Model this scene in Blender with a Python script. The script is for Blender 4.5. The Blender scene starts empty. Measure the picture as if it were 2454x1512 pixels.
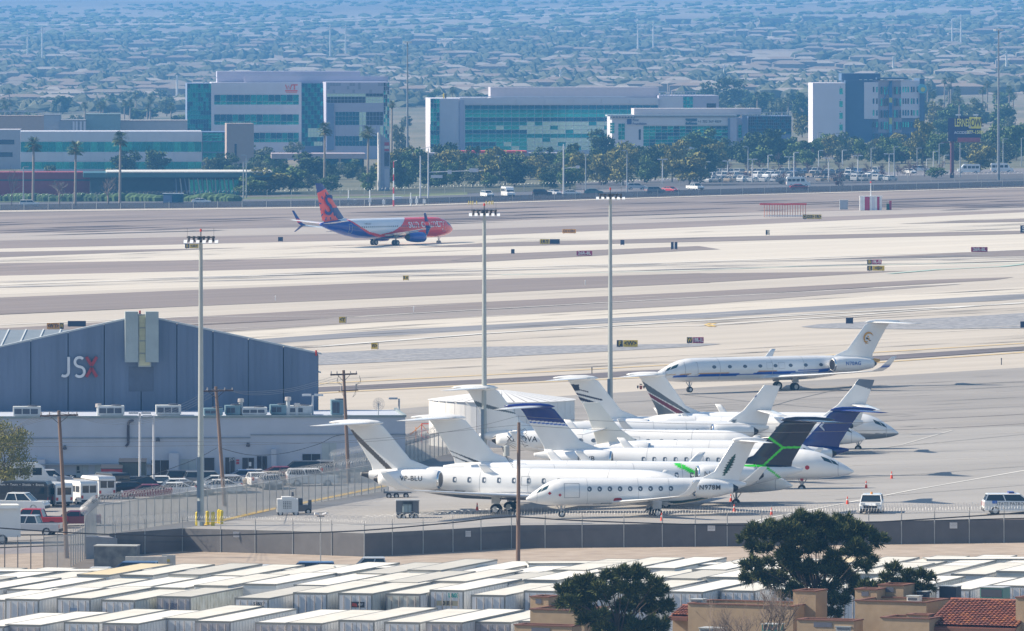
import bpy, bmesh, math, random
from mathutils import Vector, Matrix, noise
import numpy as np
R = math.radians
random.seed(7)
SC = bpy.context.scene
COL = SC.collection
# ---------------- camera, sky, sun, exposure ----------------
F, XC, YH, W, HH = 22000.0, 1226.5, 32.0, 2453.0, 1512.0   # focal length and frame in picture units
H = 45.0                                                     # camera height above the apron
RHO = 0.018                                                  # the airfield rises slightly to the right
cam = bpy.data.objects.new('camera', bpy.data.cameras.new('camera'))
COL.objects.link(cam)
cam.location = (0, 0, H); cam.rotation_euler = (R(90), 0, 0)
cam.data.sensor_width = 36; cam.data.lens = 36 * F / W
cam.data.shift_y = -(HH / 2 - YH) / W
cam.data.clip_start = 10; cam.data.clip_end = 60000
SC.camera = cam
SUN_EL, SUN_B = 36.0, 12.0          # elevation; the sun stands left and a little beyond the airfield
sd = Vector((-math.cos(R(SUN_B)) * math.cos(R(SUN_EL)), math.sin(R(SUN_B)) * math.cos(R(SUN_EL)), math.sin(R(SUN_EL))))
world = bpy.data.worlds.new('World'); SC.world = world; world.use_nodes = True
wn = world.node_tree.nodes; wl = world.node_tree.links
sky = wn.new('ShaderNodeTexSky'); sky.sky_type = 'NISHITA'; sky.sun_disc = False
sky.sun_elevation = R(SUN_EL); sky.sun_rotation = math.atan2(sd.x, sd.y)
sky.air_density = 1.3; sky.dust_density = 0.6; sky.ozone_density = 1.5
wl.new(sky.outputs[0], wn['Background'].inputs[0]); wn['Background'].inputs[1].default_value = 0.072
sun = bpy.data.objects.new('sun', bpy.data.lights.new('sun', 'SUN')); COL.objects.link(sun)
sun.data.energy = 5.0; sun.data.angle = R(0.5); sun.data.color = (1, 0.87, 0.69)
sun.rotation_euler = sd.to_track_quat('Z', 'Y').to_euler()
sun.location = (0, 0, 400)
SC.view_settings.view_transform = 'Standard'; SC.view_settings.look = 'None'
SC.view_settings.exposure = 1.0; SC.view_settings.gamma = 1; SC.view_settings.use_curve_mapping = False
SC.cycles.max_bounces = 6; SC.cycles.volume_bounces = 1; SC.cycles.transparent_max_bounces = 16
SC.cycles.diffuse_bounces = 3; SC.cycles.glossy_bounces = 3
SC.cycles.use_denoising = True

# ---------------- helpers ----------------
def G(x, y, h=0.0):
    """ground point (or point h metres above the ground) seen at picture x, y"""
    yp = y + RHO * (x - XC)
    D = F * (H - h) / (yp - YH)
    X = (x - XC) / F * D
    return Vector((X, D, RHO * X + h))
def PX(D): return F / D           # picture units per metre
def gz(X): return RHO * X
def lin(c):
    c = c / 255.0
    return c / 12.92 if c <= 0.04045 else ((c + 0.055) / 1.055) ** 2.4
MATS = {}
def M(name, col, rough=0.7, metal=0.0, var=0.12, scale=1.0, bump=0.0, stretch=None, rot=0.0, col2=None, spec=None, coat=0.0, detail=4, rampw=0.25):
    if name in MATS: return MATS[name]
    m = bpy.data.materials.new(name); m.use_nodes = True
    n = m.node_tree.nodes; l = m.node_tree.links; b = n['Principled BSDF']
    b.inputs['Roughness'].default_value = rough; b.inputs['Metallic'].default_value = metal
    if spec is not None: b.inputs['Specular IOR Level'].default_value = spec
    if coat: b.inputs['Coat Weight'].default_value = coat
    tc = n.new('ShaderNodeTexCoord'); mp = n.new('ShaderNodeMapping'); l.new(tc.outputs['Object'], mp.inputs[0])
    if stretch: mp.inputs['Scale'].default_value = stretch
    mp.inputs['Rotation'].default_value = (0, 0, rot)
    if stretch and rot:
        mp2 = n.new('ShaderNodeMapping'); mp2.inputs['Rotation'].default_value = (0, 0, rot); mp.inputs['Rotation'].default_value = (0, 0, 0)
        l.new(tc.outputs['Object'], mp2.inputs[0]); l.new(mp2.outputs[0], mp.inputs[0])
    nz = n.new('ShaderNodeTexNoise'); nz.inputs['Scale'].default_value = scale; nz.inputs['Detail'].default_value = detail
    l.new(mp.outputs[0], nz.inputs['Vector'])
    rp = n.new('ShaderNodeValToRGB'); rp.color_ramp.elements[0].position = 0.5 - rampw; rp.color_ramp.elements[1].position = 0.5 + rampw
    c2 = col2 if col2 else tuple(min(1, c * (1 + var)) for c in col)
    c1 = col if col2 else tuple(c * (1 - var) for c in col)
    rp.color_ramp.elements[0].color = (*c1, 1); rp.color_ramp.elements[1].color = (*c2, 1)
    l.new(nz.outputs[0], rp.inputs[0]); l.new(rp.outputs[0], b.inputs['Base Color'])
    if bump:
        bp = n.new('ShaderNodeBump'); bp.inputs['Strength'].default_value = bump; bp.inputs['Distance'].default_value = 0.1
        l.new(nz.outputs[0], bp.inputs['Height']); l.new(bp.outputs[0], b.inputs['Normal'])
    MATS[name] = m
    return m
def MV(name, rough=0.35, metal=0.0, coat=0.0):
    """paint scheme carried by the mesh's own colour attribute, slightly weathered"""
    if name in MATS: return MATS[name]
    m = bpy.data.materials.new(name); m.use_nodes = True
    n = m.node_tree.nodes; l = m.node_tree.links; b = n['Principled BSDF']
    a = n.new('ShaderNodeAttribute'); a.attribute_name = 'Col'
    nz = n.new('ShaderNodeTexNoise'); nz.inputs['Scale'].default_value = 0.7; nz.inputs['Detail'].default_value = 5
    tc = n.new('ShaderNodeTexCoord'); l.new(tc.outputs['Object'], nz.inputs['Vector'])
    mr = n.new('ShaderNodeMapRange'); mr.inputs[1].default_value = 0.3; mr.inputs[2].default_value = 0.7; mr.inputs[3].default_value = 0.93; mr.inputs[4].default_value = 1.0
    l.new(nz.outputs[0], mr.inputs[0])
    mx = n.new('ShaderNodeVectorMath'); mx.operation = 'SCALE'; l.new(a.outputs['Color'], mx.inputs[0]); l.new(mr.outputs[0], mx.inputs['Scale'])
    l.new(mx.outputs[0], b.inputs['Base Color'])
    b.inputs['Roughness'].default_value = rough; b.inputs['Metallic'].default_value = metal
    b.inputs['Coat Weight'].default_value = coat
    MATS[name] = m
    return m
class MB:
    def __init__(s): s.v = []; s.f = []; s.c = None; s.smooth = False
    def quad(s, *p):
        i = len(s.v); s.v.extend([tuple(q) for q in p]); s.f.append(tuple(range(i, i + len(p)))); return s
    def box(s, x0, x1, y0, y1, z0, z1):
        i = len(s.v)
        s.v += [(x0,y0,z0),(x1,y0,z0),(x1,y1,z0),(x0,y1,z0),(x0,y0,z1),(x1,y0,z1),(x1,y1,z1),(x0,y1,z1)]
        s.f += [(i,i+3,i+2,i+1),(i+4,i+5,i+6,i+7),(i,i+1,i+5,i+4),(i+1,i+2,i+6,i+5),(i+2,i+3,i+7,i+6),(i+3,i,i+4,i+7)]; return s
    def tube(s, a, b, r0, r1=None, n=8, caps=True):
        a = Vector(a); b = Vector(b); r1 = r0 if r1 is None else r1
        d = (b - a).normalized(); u = d.orthogonal().normalized(); w = d.cross(u); i = len(s.v)
        for p, r in ((a, r0), (b, r1)):
            for k in range(n):
                t = 2 * math.pi * k / n; s.v.append(tuple(p + (u * math.cos(t) + w * math.sin(t)) * r))
        for k in range(n): s.f.append((i + k, i + (k + 1) % n, i + n + (k + 1) % n, i + n + k))
        if caps: s.f += [tuple(i + k for k in reversed(range(n))), tuple(i + n + k for k in range(n))]
        return s
    def path(s, pts, r, n=4):
        for a, b in zip(pts, pts[1:]): s.tube(a, b, r, n=n, caps=False)
        return s
    def prism(s, poly, axis, a, b):
        """extrude polygon (2D) along axis ('x','y','z') from a to b"""
        n = len(poly); i = len(s.v)
        for t in (a, b):
            for (p, q) in poly:
                s.v.append({'x': (t, p, q), 'y': (p, t, q), 'z': (p, q, t)}[axis])
        s.f += [tuple(i + k for k in reversed(range(n))), tuple(i + n + k for k in range(n))]
        for k in range(n): s.f.append((i + k, i + (k + 1) % n, i + n + (k + 1) % n, i + n + k))
        return s
    def rings(s, rings, close=True, caps=True):
        """loft through rings of equal length"""
        i = len(s.v); n = len(rings[0])
        for r in rings: s.v.extend([tuple(p) for p in r])
        for j in range(len(rings) - 1):
            for k in range(n if close else n - 1):
                s.f.append((i + j*n + k, i + j*n + (k+1) % n, i + (j+1)*n + (k+1) % n, i + (j+1)*n + k))
        if caps:
            s.f.append(tuple(i + k for k in reversed(range(n)))); s.f.append(tuple(i + (len(rings)-1)*n + k for k in range(n)))
        return s
    def mesh(s, name, mat=None, smooth=None, paint=None):
        me = bpy.data.meshes.new(name); me.from_pydata(s.v, [], s.f)
        if mat:
            for m_ in (mat if isinstance(mat, (list, tuple)) else [mat]): me.materials.append(m_)
        if (s.smooth if smooth is None else smooth): me.shade_smooth()
        if paint:
            at = me.color_attributes.new('Col', 'FLOAT_COLOR', 'POINT')
            buf = np.ones((len(s.v), 4), dtype=np.float32)
            for k, p in enumerate(s.v): buf[k, :3] = paint(*p)
            at.data.foreach_set('color', buf.ravel())
        me.update(); return me
    def build(s, name, mat, parent=None, smooth=None, paint=None, loc=None):
        o = bpy.data.objects.new(name, s.mesh(name, mat, smooth, paint)); COL.objects.link(o)
        if parent: o.parent = parent
        if loc is not None: o.location = loc
        return o
def tag(o, label=None, cat=None, group=None, kind=None):
    if label: o['label'] = label
    if cat: o['category'] = cat
    if group: o['group'] = group
    if kind: o['kind'] = kind
    return o
def T(name, label, cat, loc=(0, 0, 0), rz=0.0, group=None):
    o = bpy.data.objects.new(name, None); COL.objects.link(o); o.empty_display_size = 0.5
    o.location = loc; o.rotation_euler = (0, 0, rz)
    return tag(o, label, cat, group)
def inst(o, parent=None, loc=None, rz=None, scale=None, name=None):
    c = o.copy(); COL.objects.link(c)
    if parent is not None: c.parent = parent
    if loc is not None: c.location = loc
    if rz is not None: c.rotation_euler = (0, 0, rz)
    if scale is not None: c.scale = scale if hasattr(scale, '__len__') else (scale,) * 3
    return c
def meshobj(name, me, parent=None, loc=(0, 0, 0), rot=(0, 0, 0), scale=(1, 1, 1)):
    o = bpy.data.objects.new(name, me); COL.objects.link(o); o.parent = parent
    o.location = loc; o.rotation_euler = rot; o.scale = scale
    return o
KIDS = {}
def copy_tree(o, loc=None, rz=None, label=None, scale=None, kids=None):
    """a copy of a thing with copies of its parts and sub-parts, sharing mesh data"""
    c = o.copy(); COL.objects.link(c)
    if loc is not None: c.location = loc
    if rz is not None: c.rotation_euler = (0, 0, rz)
    if scale is not None: c.scale = (scale,) * 3
    if label: c['label'] = label
    def rec(a, b):
        for ch in kids_of(a):
            k = ch.copy(); COL.objects.link(k); k.parent = b; k.matrix_parent_inverse = ch.matrix_parent_inverse.copy(); rec(ch, k)
    rec(o, c)
    return c
def kids_of(a): return [x for x in a.children]
FONT_CACHE = {}
def text_mesh(s, size=1.0, depth=0.01, shear=0.0, align='CENTER', bold=0.0, space=1.0):
    key = (s, size, depth, shear, align, bold, space)
    if key in FONT_CACHE: return FONT_CACHE[key]
    cu = bpy.data.curves.new('lettering', 'FONT'); cu.body = s; cu.size = size; cu.extrude = depth; cu.shear = shear
    cu.align_x = align; cu.align_y = 'CENTER'; cu.offset = bold; cu.space_character = space; cu.resolution_u = 3
    o = bpy.data.objects.new('lettering', cu); COL.objects.link(o)
    me = bpy.data.meshes.new_from_object(o.evaluated_get(bpy.context.evaluated_depsgraph_get()))
    bpy.data.objects.remove(o); bpy.data.curves.remove(cu)
    FONT_CACHE[key] = me
    return me
def text(s, size, mat, parent, loc, rot=(R(90), 0, 0), name='lettering', **k):
    me = text_mesh(s, size, **k).copy(); me.materials.clear(); me.materials.append(mat)
    return meshobj(name, me, parent, loc, rot)
ORD = ['first', 'second', 'third', 'fourth', 'fifth', 'sixth', 'seventh', 'eighth', 'ninth', 'tenth', 'eleventh', 'twelfth', 'thirteenth',
       'fourteenth', 'fifteenth', 'sixteenth', 'seventeenth', 'eighteenth', 'nineteenth', 'twentieth', 'twenty-first', 'twenty-second', 'twenty-third',
       'twenty-fourth', 'twenty-fifth', 'twenty-sixth', 'twenty-seventh', 'twenty-eighth', 'twenty-ninth', 'thirtieth', 'thirty-first', 'thirty-second',
       'thirty-third', 'thirty-fourth', 'thirty-fifth', 'thirty-sixth', 'thirty-seventh', 'thirty-eighth', 'thirty-ninth', 'fortieth']
def nth(i, n):
    if n == 1: return 'only'
    if i == 0: return 'leftmost'
    if i == n - 1: return 'rightmost'
    return ORD[i] + ' from left' if i < 40 else ORD[n - 1 - i] + ' from right'
# ---------------- ground, pavements, far plain, haze ----------------
FAR_D = 4600.0
def rise(D):
    if D < FAR_D: return 0.0
    t = D - FAR_D
    z = 0.0100 * t * t / (t + 2500)
    if D > 19000: z += (D - 19000) * 0.07
    return z
XW = 1900.0
g = MB().quad((-XW, 150, gz(-XW)), (XW, 150, gz(XW)), (XW, FAR_D, gz(XW)), (-XW, FAR_D, gz(-XW)))
base = g.build('ground', M('desert_soil', (0.21, 0.17, 0.155), 0.95, var=0.2, scale=1.0, stretch=(0.02, 0.12, 1), rot=R(-38), bump=0.0, detail=8))
tag(base, kind='structure')
# far plain climbing to the foothills
n1, n2 = 90, 60
t = MB(); vs = []
for j in range(n1 + 1):
    D = FAR_D + (25000 - FAR_D) * (j / n1) ** 1.5
    row = []
    for i in range(n2 + 1):
        X = -XW + 2 * XW * i / n2
        z = gz(X) + rise(D)
        if j > 3: z += 2.0 * noise.noise(Vector((X / 500, D / 900, 0))) * min(1, (j - 3) / 10)
        if D > 19000: z += (D - 19000) / 6000 * 120 * noise.noise(Vector((X / 700, D / 1500, 5)))
        row.append((X, D, z))
    vs.append(row)
t.rings(vs, close=False, caps=False)
for k, f_ in enumerate(t.f): t.f[k] = tuple(f_)
far = t.build('foothill_plain', M('far_desert', (0.20, 0.165, 0.14), 0.95, col2=(0.32, 0.27, 0.23), scale=1.0, stretch=(0.004, 0.0012, 0.01), detail=9, rampw=0.14))
tag(far, kind='structure')
def terrain_z(X, D): return gz(X) + rise(D)
_lvl = [0]
def sheet(name, pts, mat, lift=None, kind='structure'):
    """flat polygon on the airfield given by picture points"""
    if lift is None: _lvl[0] += 1; lift = 0.004 + 0.0035 * _lvl[0]
    mb = MB(); mb.quad(*[(p.x, p.y, p.z + lift) for p in (G(x, y) for x, y in pts)])
    o = mb.build(name, mat)
    # orient upwards
    if o.data.polygons[0].normal.z < 0: o.data.flip_normals()
    return tag(o, kind=kind)
def band(name, top, bot, mat, **k): return sheet(name, top + bot[::-1], mat, **k)
ROT = R(-38)
conc = M('pale_concrete', (0.44, 0.40, 0.345), 0.9, col2=(0.57, 0.525, 0.455), scale=1, stretch=(0.006, 0.12, 1), rot=ROT, detail=8, rampw=0.3)
conc2 = M('worn_concrete', (0.36, 0.325, 0.28), 0.9, col2=(0.47, 0.425, 0.37), scale=1, stretch=(0.008, 0.14, 1), rot=ROT, detail=8, rampw=0.3)
shoulder = M('graded_shoulder', (0.30, 0.265, 0.24), 0.95, col2=(0.36, 0.32, 0.29), scale=1, stretch=(0.01, 0.08, 1), rot=ROT, detail=7)
gravel_m = M('mauve_gravel', (0.155, 0.125, 0.115), 0.95, col2=(0.215, 0.178, 0.162), scale=1, stretch=(0.02, 0.2, 1), rot=ROT, detail=9)
bluegravel = M('crushed_stone', (0.17, 0.175, 0.19), 0.95, col2=(0.29, 0.29, 0.31), scale=1.2, detail=9, rampw=0.1, bump=0.3)
asph = M('rubber_marked_asphalt', (0.15, 0.15, 0.165), 0.9, col2=(0.22, 0.22, 0.24), scale=1, stretch=(0.01, 0.2, 1), rot=ROT, detail=7)
darkdirt = M('dark_strip_soil', (0.115, 0.10, 0.11), 0.95, var=0.2, scale=1, stretch=(0.02, 0.2, 1), rot=ROT)
L, RR = -420, 2880
def ext(pts):
    """carry the end slopes of a polyline outside the frame"""
    (x0, y0), (x1, y1) = pts[0], pts[1]; (a0, b0), (a1, b1) = pts[-2], pts[-1]
    return [(L, y0 + (L - x0) * (y1 - y0) / (x1 - x0))] + pts + [(RR, b1 + (RR - a1) * (b1 - b0) / (a1 - a0))]
band('dirt_berm', ext([(0, 508), (873, 497), (1674, 471), (2453, 455)]), ext([(0, 558), (873, 540), (1674, 510), (2453, 497)]),
     M('berm_soil', (0.13, 0.105, 0.10), 0.95, col2=(0.27, 0.22, 0.195), scale=1, stretch=(0.006, 0.03, 1), rot=R(-25), detail=6, rampw=0.2))
band('graded_strip', ext([(0, 560), (873, 542), (1674, 512), (2453, 497)]), ext([(0, 577), (873, 559), (1674, 530), (2453, 503)]), shoulder)
band('taxiway_pavement', ext([(0, 596), (873, 576), (1674, 544), (2453, 509)]), ext([(0, 631), (873, 617), (1674, 600), (2453, 565)]), conc)
band('runway_pavement', ext([(0, 661), (873, 640), (1157, 628), (1674, 598), (2453, 560)]), ext([(0, 706), (873, 674), (1674, 650), (2453, 633)]), conc)
band('runway_shoulder', ext([(0, 705), (873, 673), (1674, 649), (2453, 633)]), ext([(0, 714), (873, 679), (1674, 655), (2453, 660)]), conc2)
band('taxiway_pavement', ext([(0, 755), (873, 716), (1674, 679), (2453, 655)]), ext([(0, 794), (873, 739), (1674, 701), (2453, 675)]), conc2)
band('taxiway_pavement', [(1700, 676), (2140, 648), (2453, 633), (2880, 610)], [(1700, 690), (2140, 690), (2453, 690), (2880, 680)], conc2)
band('taxiway_pavement', ext([(0, 822), (873, 759), (1674, 714), (2453, 672)]), ext([(0, 1000), (762, 940), (1674, 884), (2453, 832)]), conc2)
band('runway_edge_band', ext([(0, 836), (873, 776), (1674, 733), (2453, 688)]), ext([(0, 856), (873, 795), (1674, 751), (2453, 704)]), conc)
band('asphalt_centre_band', ext([(0, 858), (873, 795), (1674, 751), (2453, 704)]), ext([(0, 872), (873, 808), (1674, 763), (2453, 717)]), asph)
band('apron_concrete', ext([(0, 1010), (762, 939), (1157, 920), (1674, 895), (2453, 841)]), ext([(0, 1060), (762, 1000), (1226, 960), (2453, 884)]), conc2)
# soil islands between the pavements
gi = gravel_m
sheet('gravel_island', [(L, 608), (0, 604), (590, 594), (0, 617), (L, 622)], gi)
sheet('gravel_island', [(1000, 593), (1157, 583), (1674, 569), (2453, 553), (RR, 540), (RR, 547), (2453, 561), (1674, 580), (1157, 592)], gi)
sheet('gravel_island', [(1080, 625), (1157, 610), (1674, 590), (1725, 598), (1674, 600), (1157, 628)], gi)
sheet('gravel_island', [(1945, 623), (2200, 611), (2453, 599), (RR, 580), (RR, 596), (2453, 614)], gi)
sheet('gravel_island', [(2150, 537), (2453, 524), (RR, 505), (RR, 520), (2453, 532)], gi)
sheet('gravel_island', ext([(0, 714), (873, 679)])[:-1] + [(1674, 656), (2172, 650), (2000, 660), (1674, 679), (873, 717), (0, 754), (L, 773)], gi)
sheet('gravel_island', [(L, 800), (30, 786), (477, 759), (873, 738), (1674, 700), (2200, 672), (2428, 665), (2380, 672), (1674, 713), (873, 759), (477, 779), (30, 797), (L, 820)], gi)
sheet('tan_island', [(300, 792), (873, 760), (1674, 715), (2200, 686), (2300, 682), (1674, 731), (873, 774), (300, 810)], M('tan_gravel', (0.23, 0.20, 0.185), 0.95, var=0.12, scale=1, stretch=(0.02, 0.2, 1), rot=ROT))
sheet('stone_island', [(560, 872), (763, 847), (960, 838), (1157, 832), (1674, 824), (1728, 825), (1674, 831), (1400, 846), (1157, 858), (763, 876), (560, 885)], bluegravel)
sheet('stone_island', [(1919, 784), (1960, 778), (2100, 770), (2300, 760), (2453, 751), (RR, 728), (RR, 790), (2453, 788), (2200, 790), (2050, 789), (1950, 787)], bluegravel)
band('dark_soil_strip', ext([(0, 990), (762, 929), (1157, 910), (1674, 882), (2453, 831)]), ext([(0, 1003), (762, 940), (1157, 920), (1674, 895), (2453, 840)]), darkdirt)
band('perimeter_track', ext([(0, 505), (873, 495), (1674, 470), (2453, 449)]), ext([(0, 509), (873, 498), (1674, 472), (2453, 451)]), conc2)
# apron (parking ramp)
apron_m = M('apron_concrete', (0.20, 0.187, 0.178), 0.85, col2=(0.30, 0.282, 0.268), scale=1, stretch=(0.02, 0.10, 1), rot=R(-15), detail=8, rampw=0.28)
apron2_m = M('near_apron_concrete', (0.24, 0.23, 0.222), 0.85, col2=(0.32, 0.308, 0.298), scale=1, stretch=(0.02, 0.10, 1), rot=R(-15), detail=8, rampw=0.28)
sheet('apron', [(L, 1080), (762, 998), (1226, 958), (2453, 882), (RR, 852), (RR, 1225), (2453, 1243), (1700, 1262), (1226, 1275), (850, 1290), (340, 1300), (L, 1330)], apron_m)
sheet('near_apron', [(340, 1262), (900, 1150), (1300, 1100), (2453, 1020), (RR, 1000), (RR, 1225), (2453, 1243), (1700, 1262), (1226, 1275), (850, 1290), (340, 1300)], apron2_m)
# painted lines
yel = M('yellow_line_paint', (0.62, 0.42, 0.10), 0.8, var=0.15); wht = M('white_line_paint', (0.62, 0.61, 0.58), 0.8, var=0.25, scale=.08, detail=6); grn = M('green_line_paint', (0.34, 0.50, 0.44), 0.8, var=0.15)
def pline(name, pts, w, mat, lift=0.118, into=None):
    """painted line of real width w along picture points"""
    P = [G(x, y) for x, y in pts]; mb = into if into is not None else MB(); Lf = []; Rt = []
    for i, p in enumerate(P):
        d = (P[min(i + 1, len(P) - 1)] - P[max(i - 1, 0)]); d.z = 0; d.normalize(); n = Vector((-d.y, d.x, 0)) * w / 2
        a = p + n; b = p - n; Lf.append((a.x, a.y, gz(a.x) + lift)); Rt.append((b.x, b.y, gz(b.x) + lift))
    for i in range(len(P) - 1): mb.quad(Rt[i], Rt[i + 1], Lf[i + 1], Lf[i])
    return None if into else tag(mb.build(name, mat), kind='structure')
pline('apron_line', [(480, 1262), (640, 1225), (860, 1180), (1000, 1150)], 0.9, yel)
pline('lead_in_line', [(1780, 1262), (1830, 1246), (2180, 1178), (2453, 1130), (2880, 1060)], 0.32, wht)
pline('taxi_line', [(762, 944), (1157, 924), (1674, 900), (2453, 846), (2880, 815)], 0.8, yel)
pline('taxi_line', [(762, 921), (1300, 893), (1674, 872), (2453, 824), (2880, 795)], 0.8, yel)
pline('taxi_line', [(1702, 776), (1690, 780), (1702, 784)], .5, yel)
pline('taxi_line', [(1714, 776), (1701, 780), (1713, 784)], .5, yel)
pline('runway_line', [(-400, 690), (0, 684), (450, 668), (873, 652), (1300, 640), (1674, 628), (2453, 600)], 1.4, wht)
pline('runway_line', [(0, 736 + 44), (450, 760), (873, 759), (1674, 714), (2300, 681)], 1.0, wht)
pline('runway_line', [(762, 832), (1157, 801), (1674, 770), (2000, 752), (2453, 728), (2880, 704)], 1.6, wht)
pline('runway_line', [(1300, 790), (1674, 782), (2000, 760), (2453, 726), (2880, 700)], 1.2, wht)
pline('edge_line', [(1200, 660), (1674, 649), (1900, 640), (2200, 634), (2453, 632), (2880, 622)], 1.2, grn)
pline('edge_line', [(2130, 657), (2250, 647), (2400, 640), (2453, 634), (2880, 618)], 1.4, grn)
pline('apron_line', [(2010, 1092), (2160, 1068), (2240, 1045), (2280, 1034), (2230, 1028)], 0.35, M('faded_marking', (0.42, 0.41, 0.39), 0.9))
for pts in ([(1500, 1135), (2453, 1043), (2880, 1005)], [(1900, 1160), (2453, 1120)], [(1700, 1020), (2453, 975), (2880, 950)], [(2000, 1200), (2453, 1165)],
            [(1819, 984), (1897, 961), (2050, 925)], [(1640, 948), (1850, 970), (2100, 990)]):  # first polyline here is a thin dark line laid on the pavement
    pline('joint_and_dark_line', pts, 0.18, M('tar_and_dark_line', (0.12, 0.12, 0.125), 0.8))
jm = MB()
for k in range(15): pline(None, [(762, 985 + k*17.5), (1600, 985 + k*17.5 - 34), (2880, 985 + k*17.5 - 84)], .07, None, .112, jm)
tag(jm.build('slab_joints', M('slab_joint', (0.20, 0.19, 0.185), 0.9)), kind='stuff')
# rubber streaks, seams and patched slabs along the rolling direction
def streaks(name, seed, n, x0, x1, yfun, slope, mat, w, ln, lift):
    rnd = random.Random(seed); mb = MB()
    for _ in range(n):
        x = rnd.uniform(x0, x1); y = yfun(x, rnd); L_ = rnd.uniform(*ln); a = G(x, y); b = G(x + L_, y - slope * L_)
        d = (b - a); d.z = 0; d.normalize(); nn = Vector((-d.y, d.x, 0)) * rnd.uniform(*w) / 2; m_ = a.lerp(b, .5)
        q = [a, m_ - nn, b, m_ + nn]; mb.quad(*[(p.x, p.y, gz(p.x) + lift) for p in q])
    return tag(mb.build(name, mat), kind='stuff')
rub = M('rubber_streak', (0.20, 0.185, 0.175), 0.9, var=.25, scale=.1); pale = M('pale_scuff', (0.50, 0.47, 0.42), 0.9, var=.2, scale=.1)
streaks('tyre_marks', 1, 110, -200, 2500, lambda x, r: r.uniform(776, 835) - (x - 873) * .054, .054, rub, (.3, 1.3), (60, 420), .113)
streaks('tyre_marks', 2, 60, 300, 2500, lambda x, r: r.uniform(868, 918) - (x - 1157) * .056, .056, rub, (.3, 1.0), (60, 400), .113)
streaks('tyre_marks', 3, 70, -200, 2500, lambda x, r: r.uniform(650, 668) - (x - 873) * .026, .026, M('dark_rubber', (0.27, 0.26, 0.27), 0.9), (.8, 3.0), (100, 600), .113)
streaks('tyre_marks', 4, 40, -200, 2500, lambda x, r: r.uniform(584, 612) - (x - 873) * .04, .04, rub, (.8, 2.0), (80, 400), .113)
streaks('tyre_marks', 5, 90, 760, 2500, lambda x, r: r.uniform(960, 1090) - (x - 1226) * .05, .05, M('oil_stain', (0.14, 0.135, 0.135), 0.8), (.15, .6), (60, 400), .113)
streaks('scuffs', 6, 70, 760, 2500, lambda x, r: r.uniform(980, 1230) - (x - 1226) * .045, .045, pale, (.1, .45), (60, 350), .113)
streaks('scuffs', 7, 60, -200, 2500, lambda x, r: r.uniform(720, 900) - (x - 873) * .05, .05, M('bright_scuff', (.60, .57, .52), .9), (.3, .9), (80, 400), .113)
streaks('soil_tracks', 8, 60, -200, 2500, lambda x, r: r.uniform(505, 545) - (x - 873) * .027, .03, M('soil_track', (.12, .10, .11), .95), (3, 9), (80, 500), .10)
# parking lot, trailer yard and dirt bank
lot = M('parking_asphalt', (0.22, 0.205, 0.215), 0.9, var=0.12, scale=0.4)
sheet('parking_lot', [(L, 1120), (1080, 1040), (960, 1120), (340, 1262), (205, 1300), (205, 1345), (L, 1370)], lot, lift=0.004)
yard = M('yard_asphalt', (0.16, 0.15, 0.15), 0.9, var=0.15, scale=0.3)
sheet('trailer_yard', [(L, 1400), (1226, 1385), (RR, 1362), (RR, 1800), (L, 1850)], yard, lift=0.004)
bank = M('tan_dirt', (0.27, 0.215, 0.17), 0.95, col2=(0.38, 0.315, 0.26), scale=0.5, detail=9, rampw=0.2, bump=0.2)
sheet('dirt_bank', [(L, 1340), (205, 1322), (438, 1318), (701, 1325), (872, 1328), (1085, 1318), (1226, 1310), (1674, 1305), (2453, 1294), (RR, 1286), (RR, 1370), (1226, 1392), (L, 1408)], bank, lift=0.009)
# haze: one closed box of thin blue air
hz = MB().box(-XW - 150, XW + 150, -100, 25300, -(XW * RHO) - 3.0, 760).build('haze', None)
hm = bpy.data.materials.new('haze_air'); hm.use_nodes = True; hn = hm.node_tree.nodes; hn.clear()
ho = hn.new('ShaderNodeOutputMaterial'); pv = hn.new('ShaderNodeVolumePrincipled')
pv.inputs['Color'].default_value = (0.12, 0.38, 0.80, 1); pv.inputs['Density'].default_value = HAZE = 0.000107
pv.inputs['Anisotropy'].default_value = 0.0
hm.node_tree.links.new(pv.outputs[0], ho.inputs['Volume']); hz.data.materials.append(hm)
tag(hz, kind='stuff')
# ---------------- aircraft ----------------
def C(r, g, b, k=1.0): return (lin(r) * k, lin(g) * k, lin(b) * k)
WHITE = (0.80, 0.80, 0.80)
paint_m = MV('aircraft_paint', 0.2, coat=0.4)
chrome = M('polished_metal', (0.75, 0.76, 0.78), 0.12, 1.0, var=0.05)
blade = M('engine_interior', (0.03, 0.03, 0.035), 0.4, 0.6)
tyre_m = M('tyre_rubber', (0.02, 0.02, 0.022), 0.85)
hub_m = M('wheel_hub', (0.55, 0.56, 0.58), 0.4, 0.4)
strut_m = M('gear_strut_metal', (0.42, 0.43, 0.45), 0.4, 0.3)
glass_m = M('cockpit_glass', (0.02, 0.05, 0.06), 0.05, 0.0, spec=0.8)
cabin_glass = M('cabin_window_glass', (0.10, 0.12, 0.15), 0.12, spec=0.7)
seam_m = M('door_seam', (0.33, 0.34, 0.36), 0.6)
red_m = M('red_cover', (0.42, 0.02, 0.03), 0.7)
BIZ = [(0, .04, -.52), (.008, .16, -.50), (.03, .38, -.40), (.055, .56, -.30), (.085, .76, -.16), (.115, .90, -.07), (.15, .98, -.01), (.19, 1, 0), (.62, 1, 0), (.70, .97, .02),
       (.78, .86, .11), (.86, .67, .24), (.93, .44, .38), (.975, .25, .46), (1.0, .10, .50)]
JET = [(0, .04, -.30), (.006, .17, -.29), (.02, .38, -.24), (.045, .62, -.15), (.08, .84, -.05), (.12, .96, 0), (.16, 1, 0), (.66, 1, 0), (.74, .95, .05), (.82, .80, .18), (.90, .56, .36), (.96, .33, .48), (1.0, .13, .56)]
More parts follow.
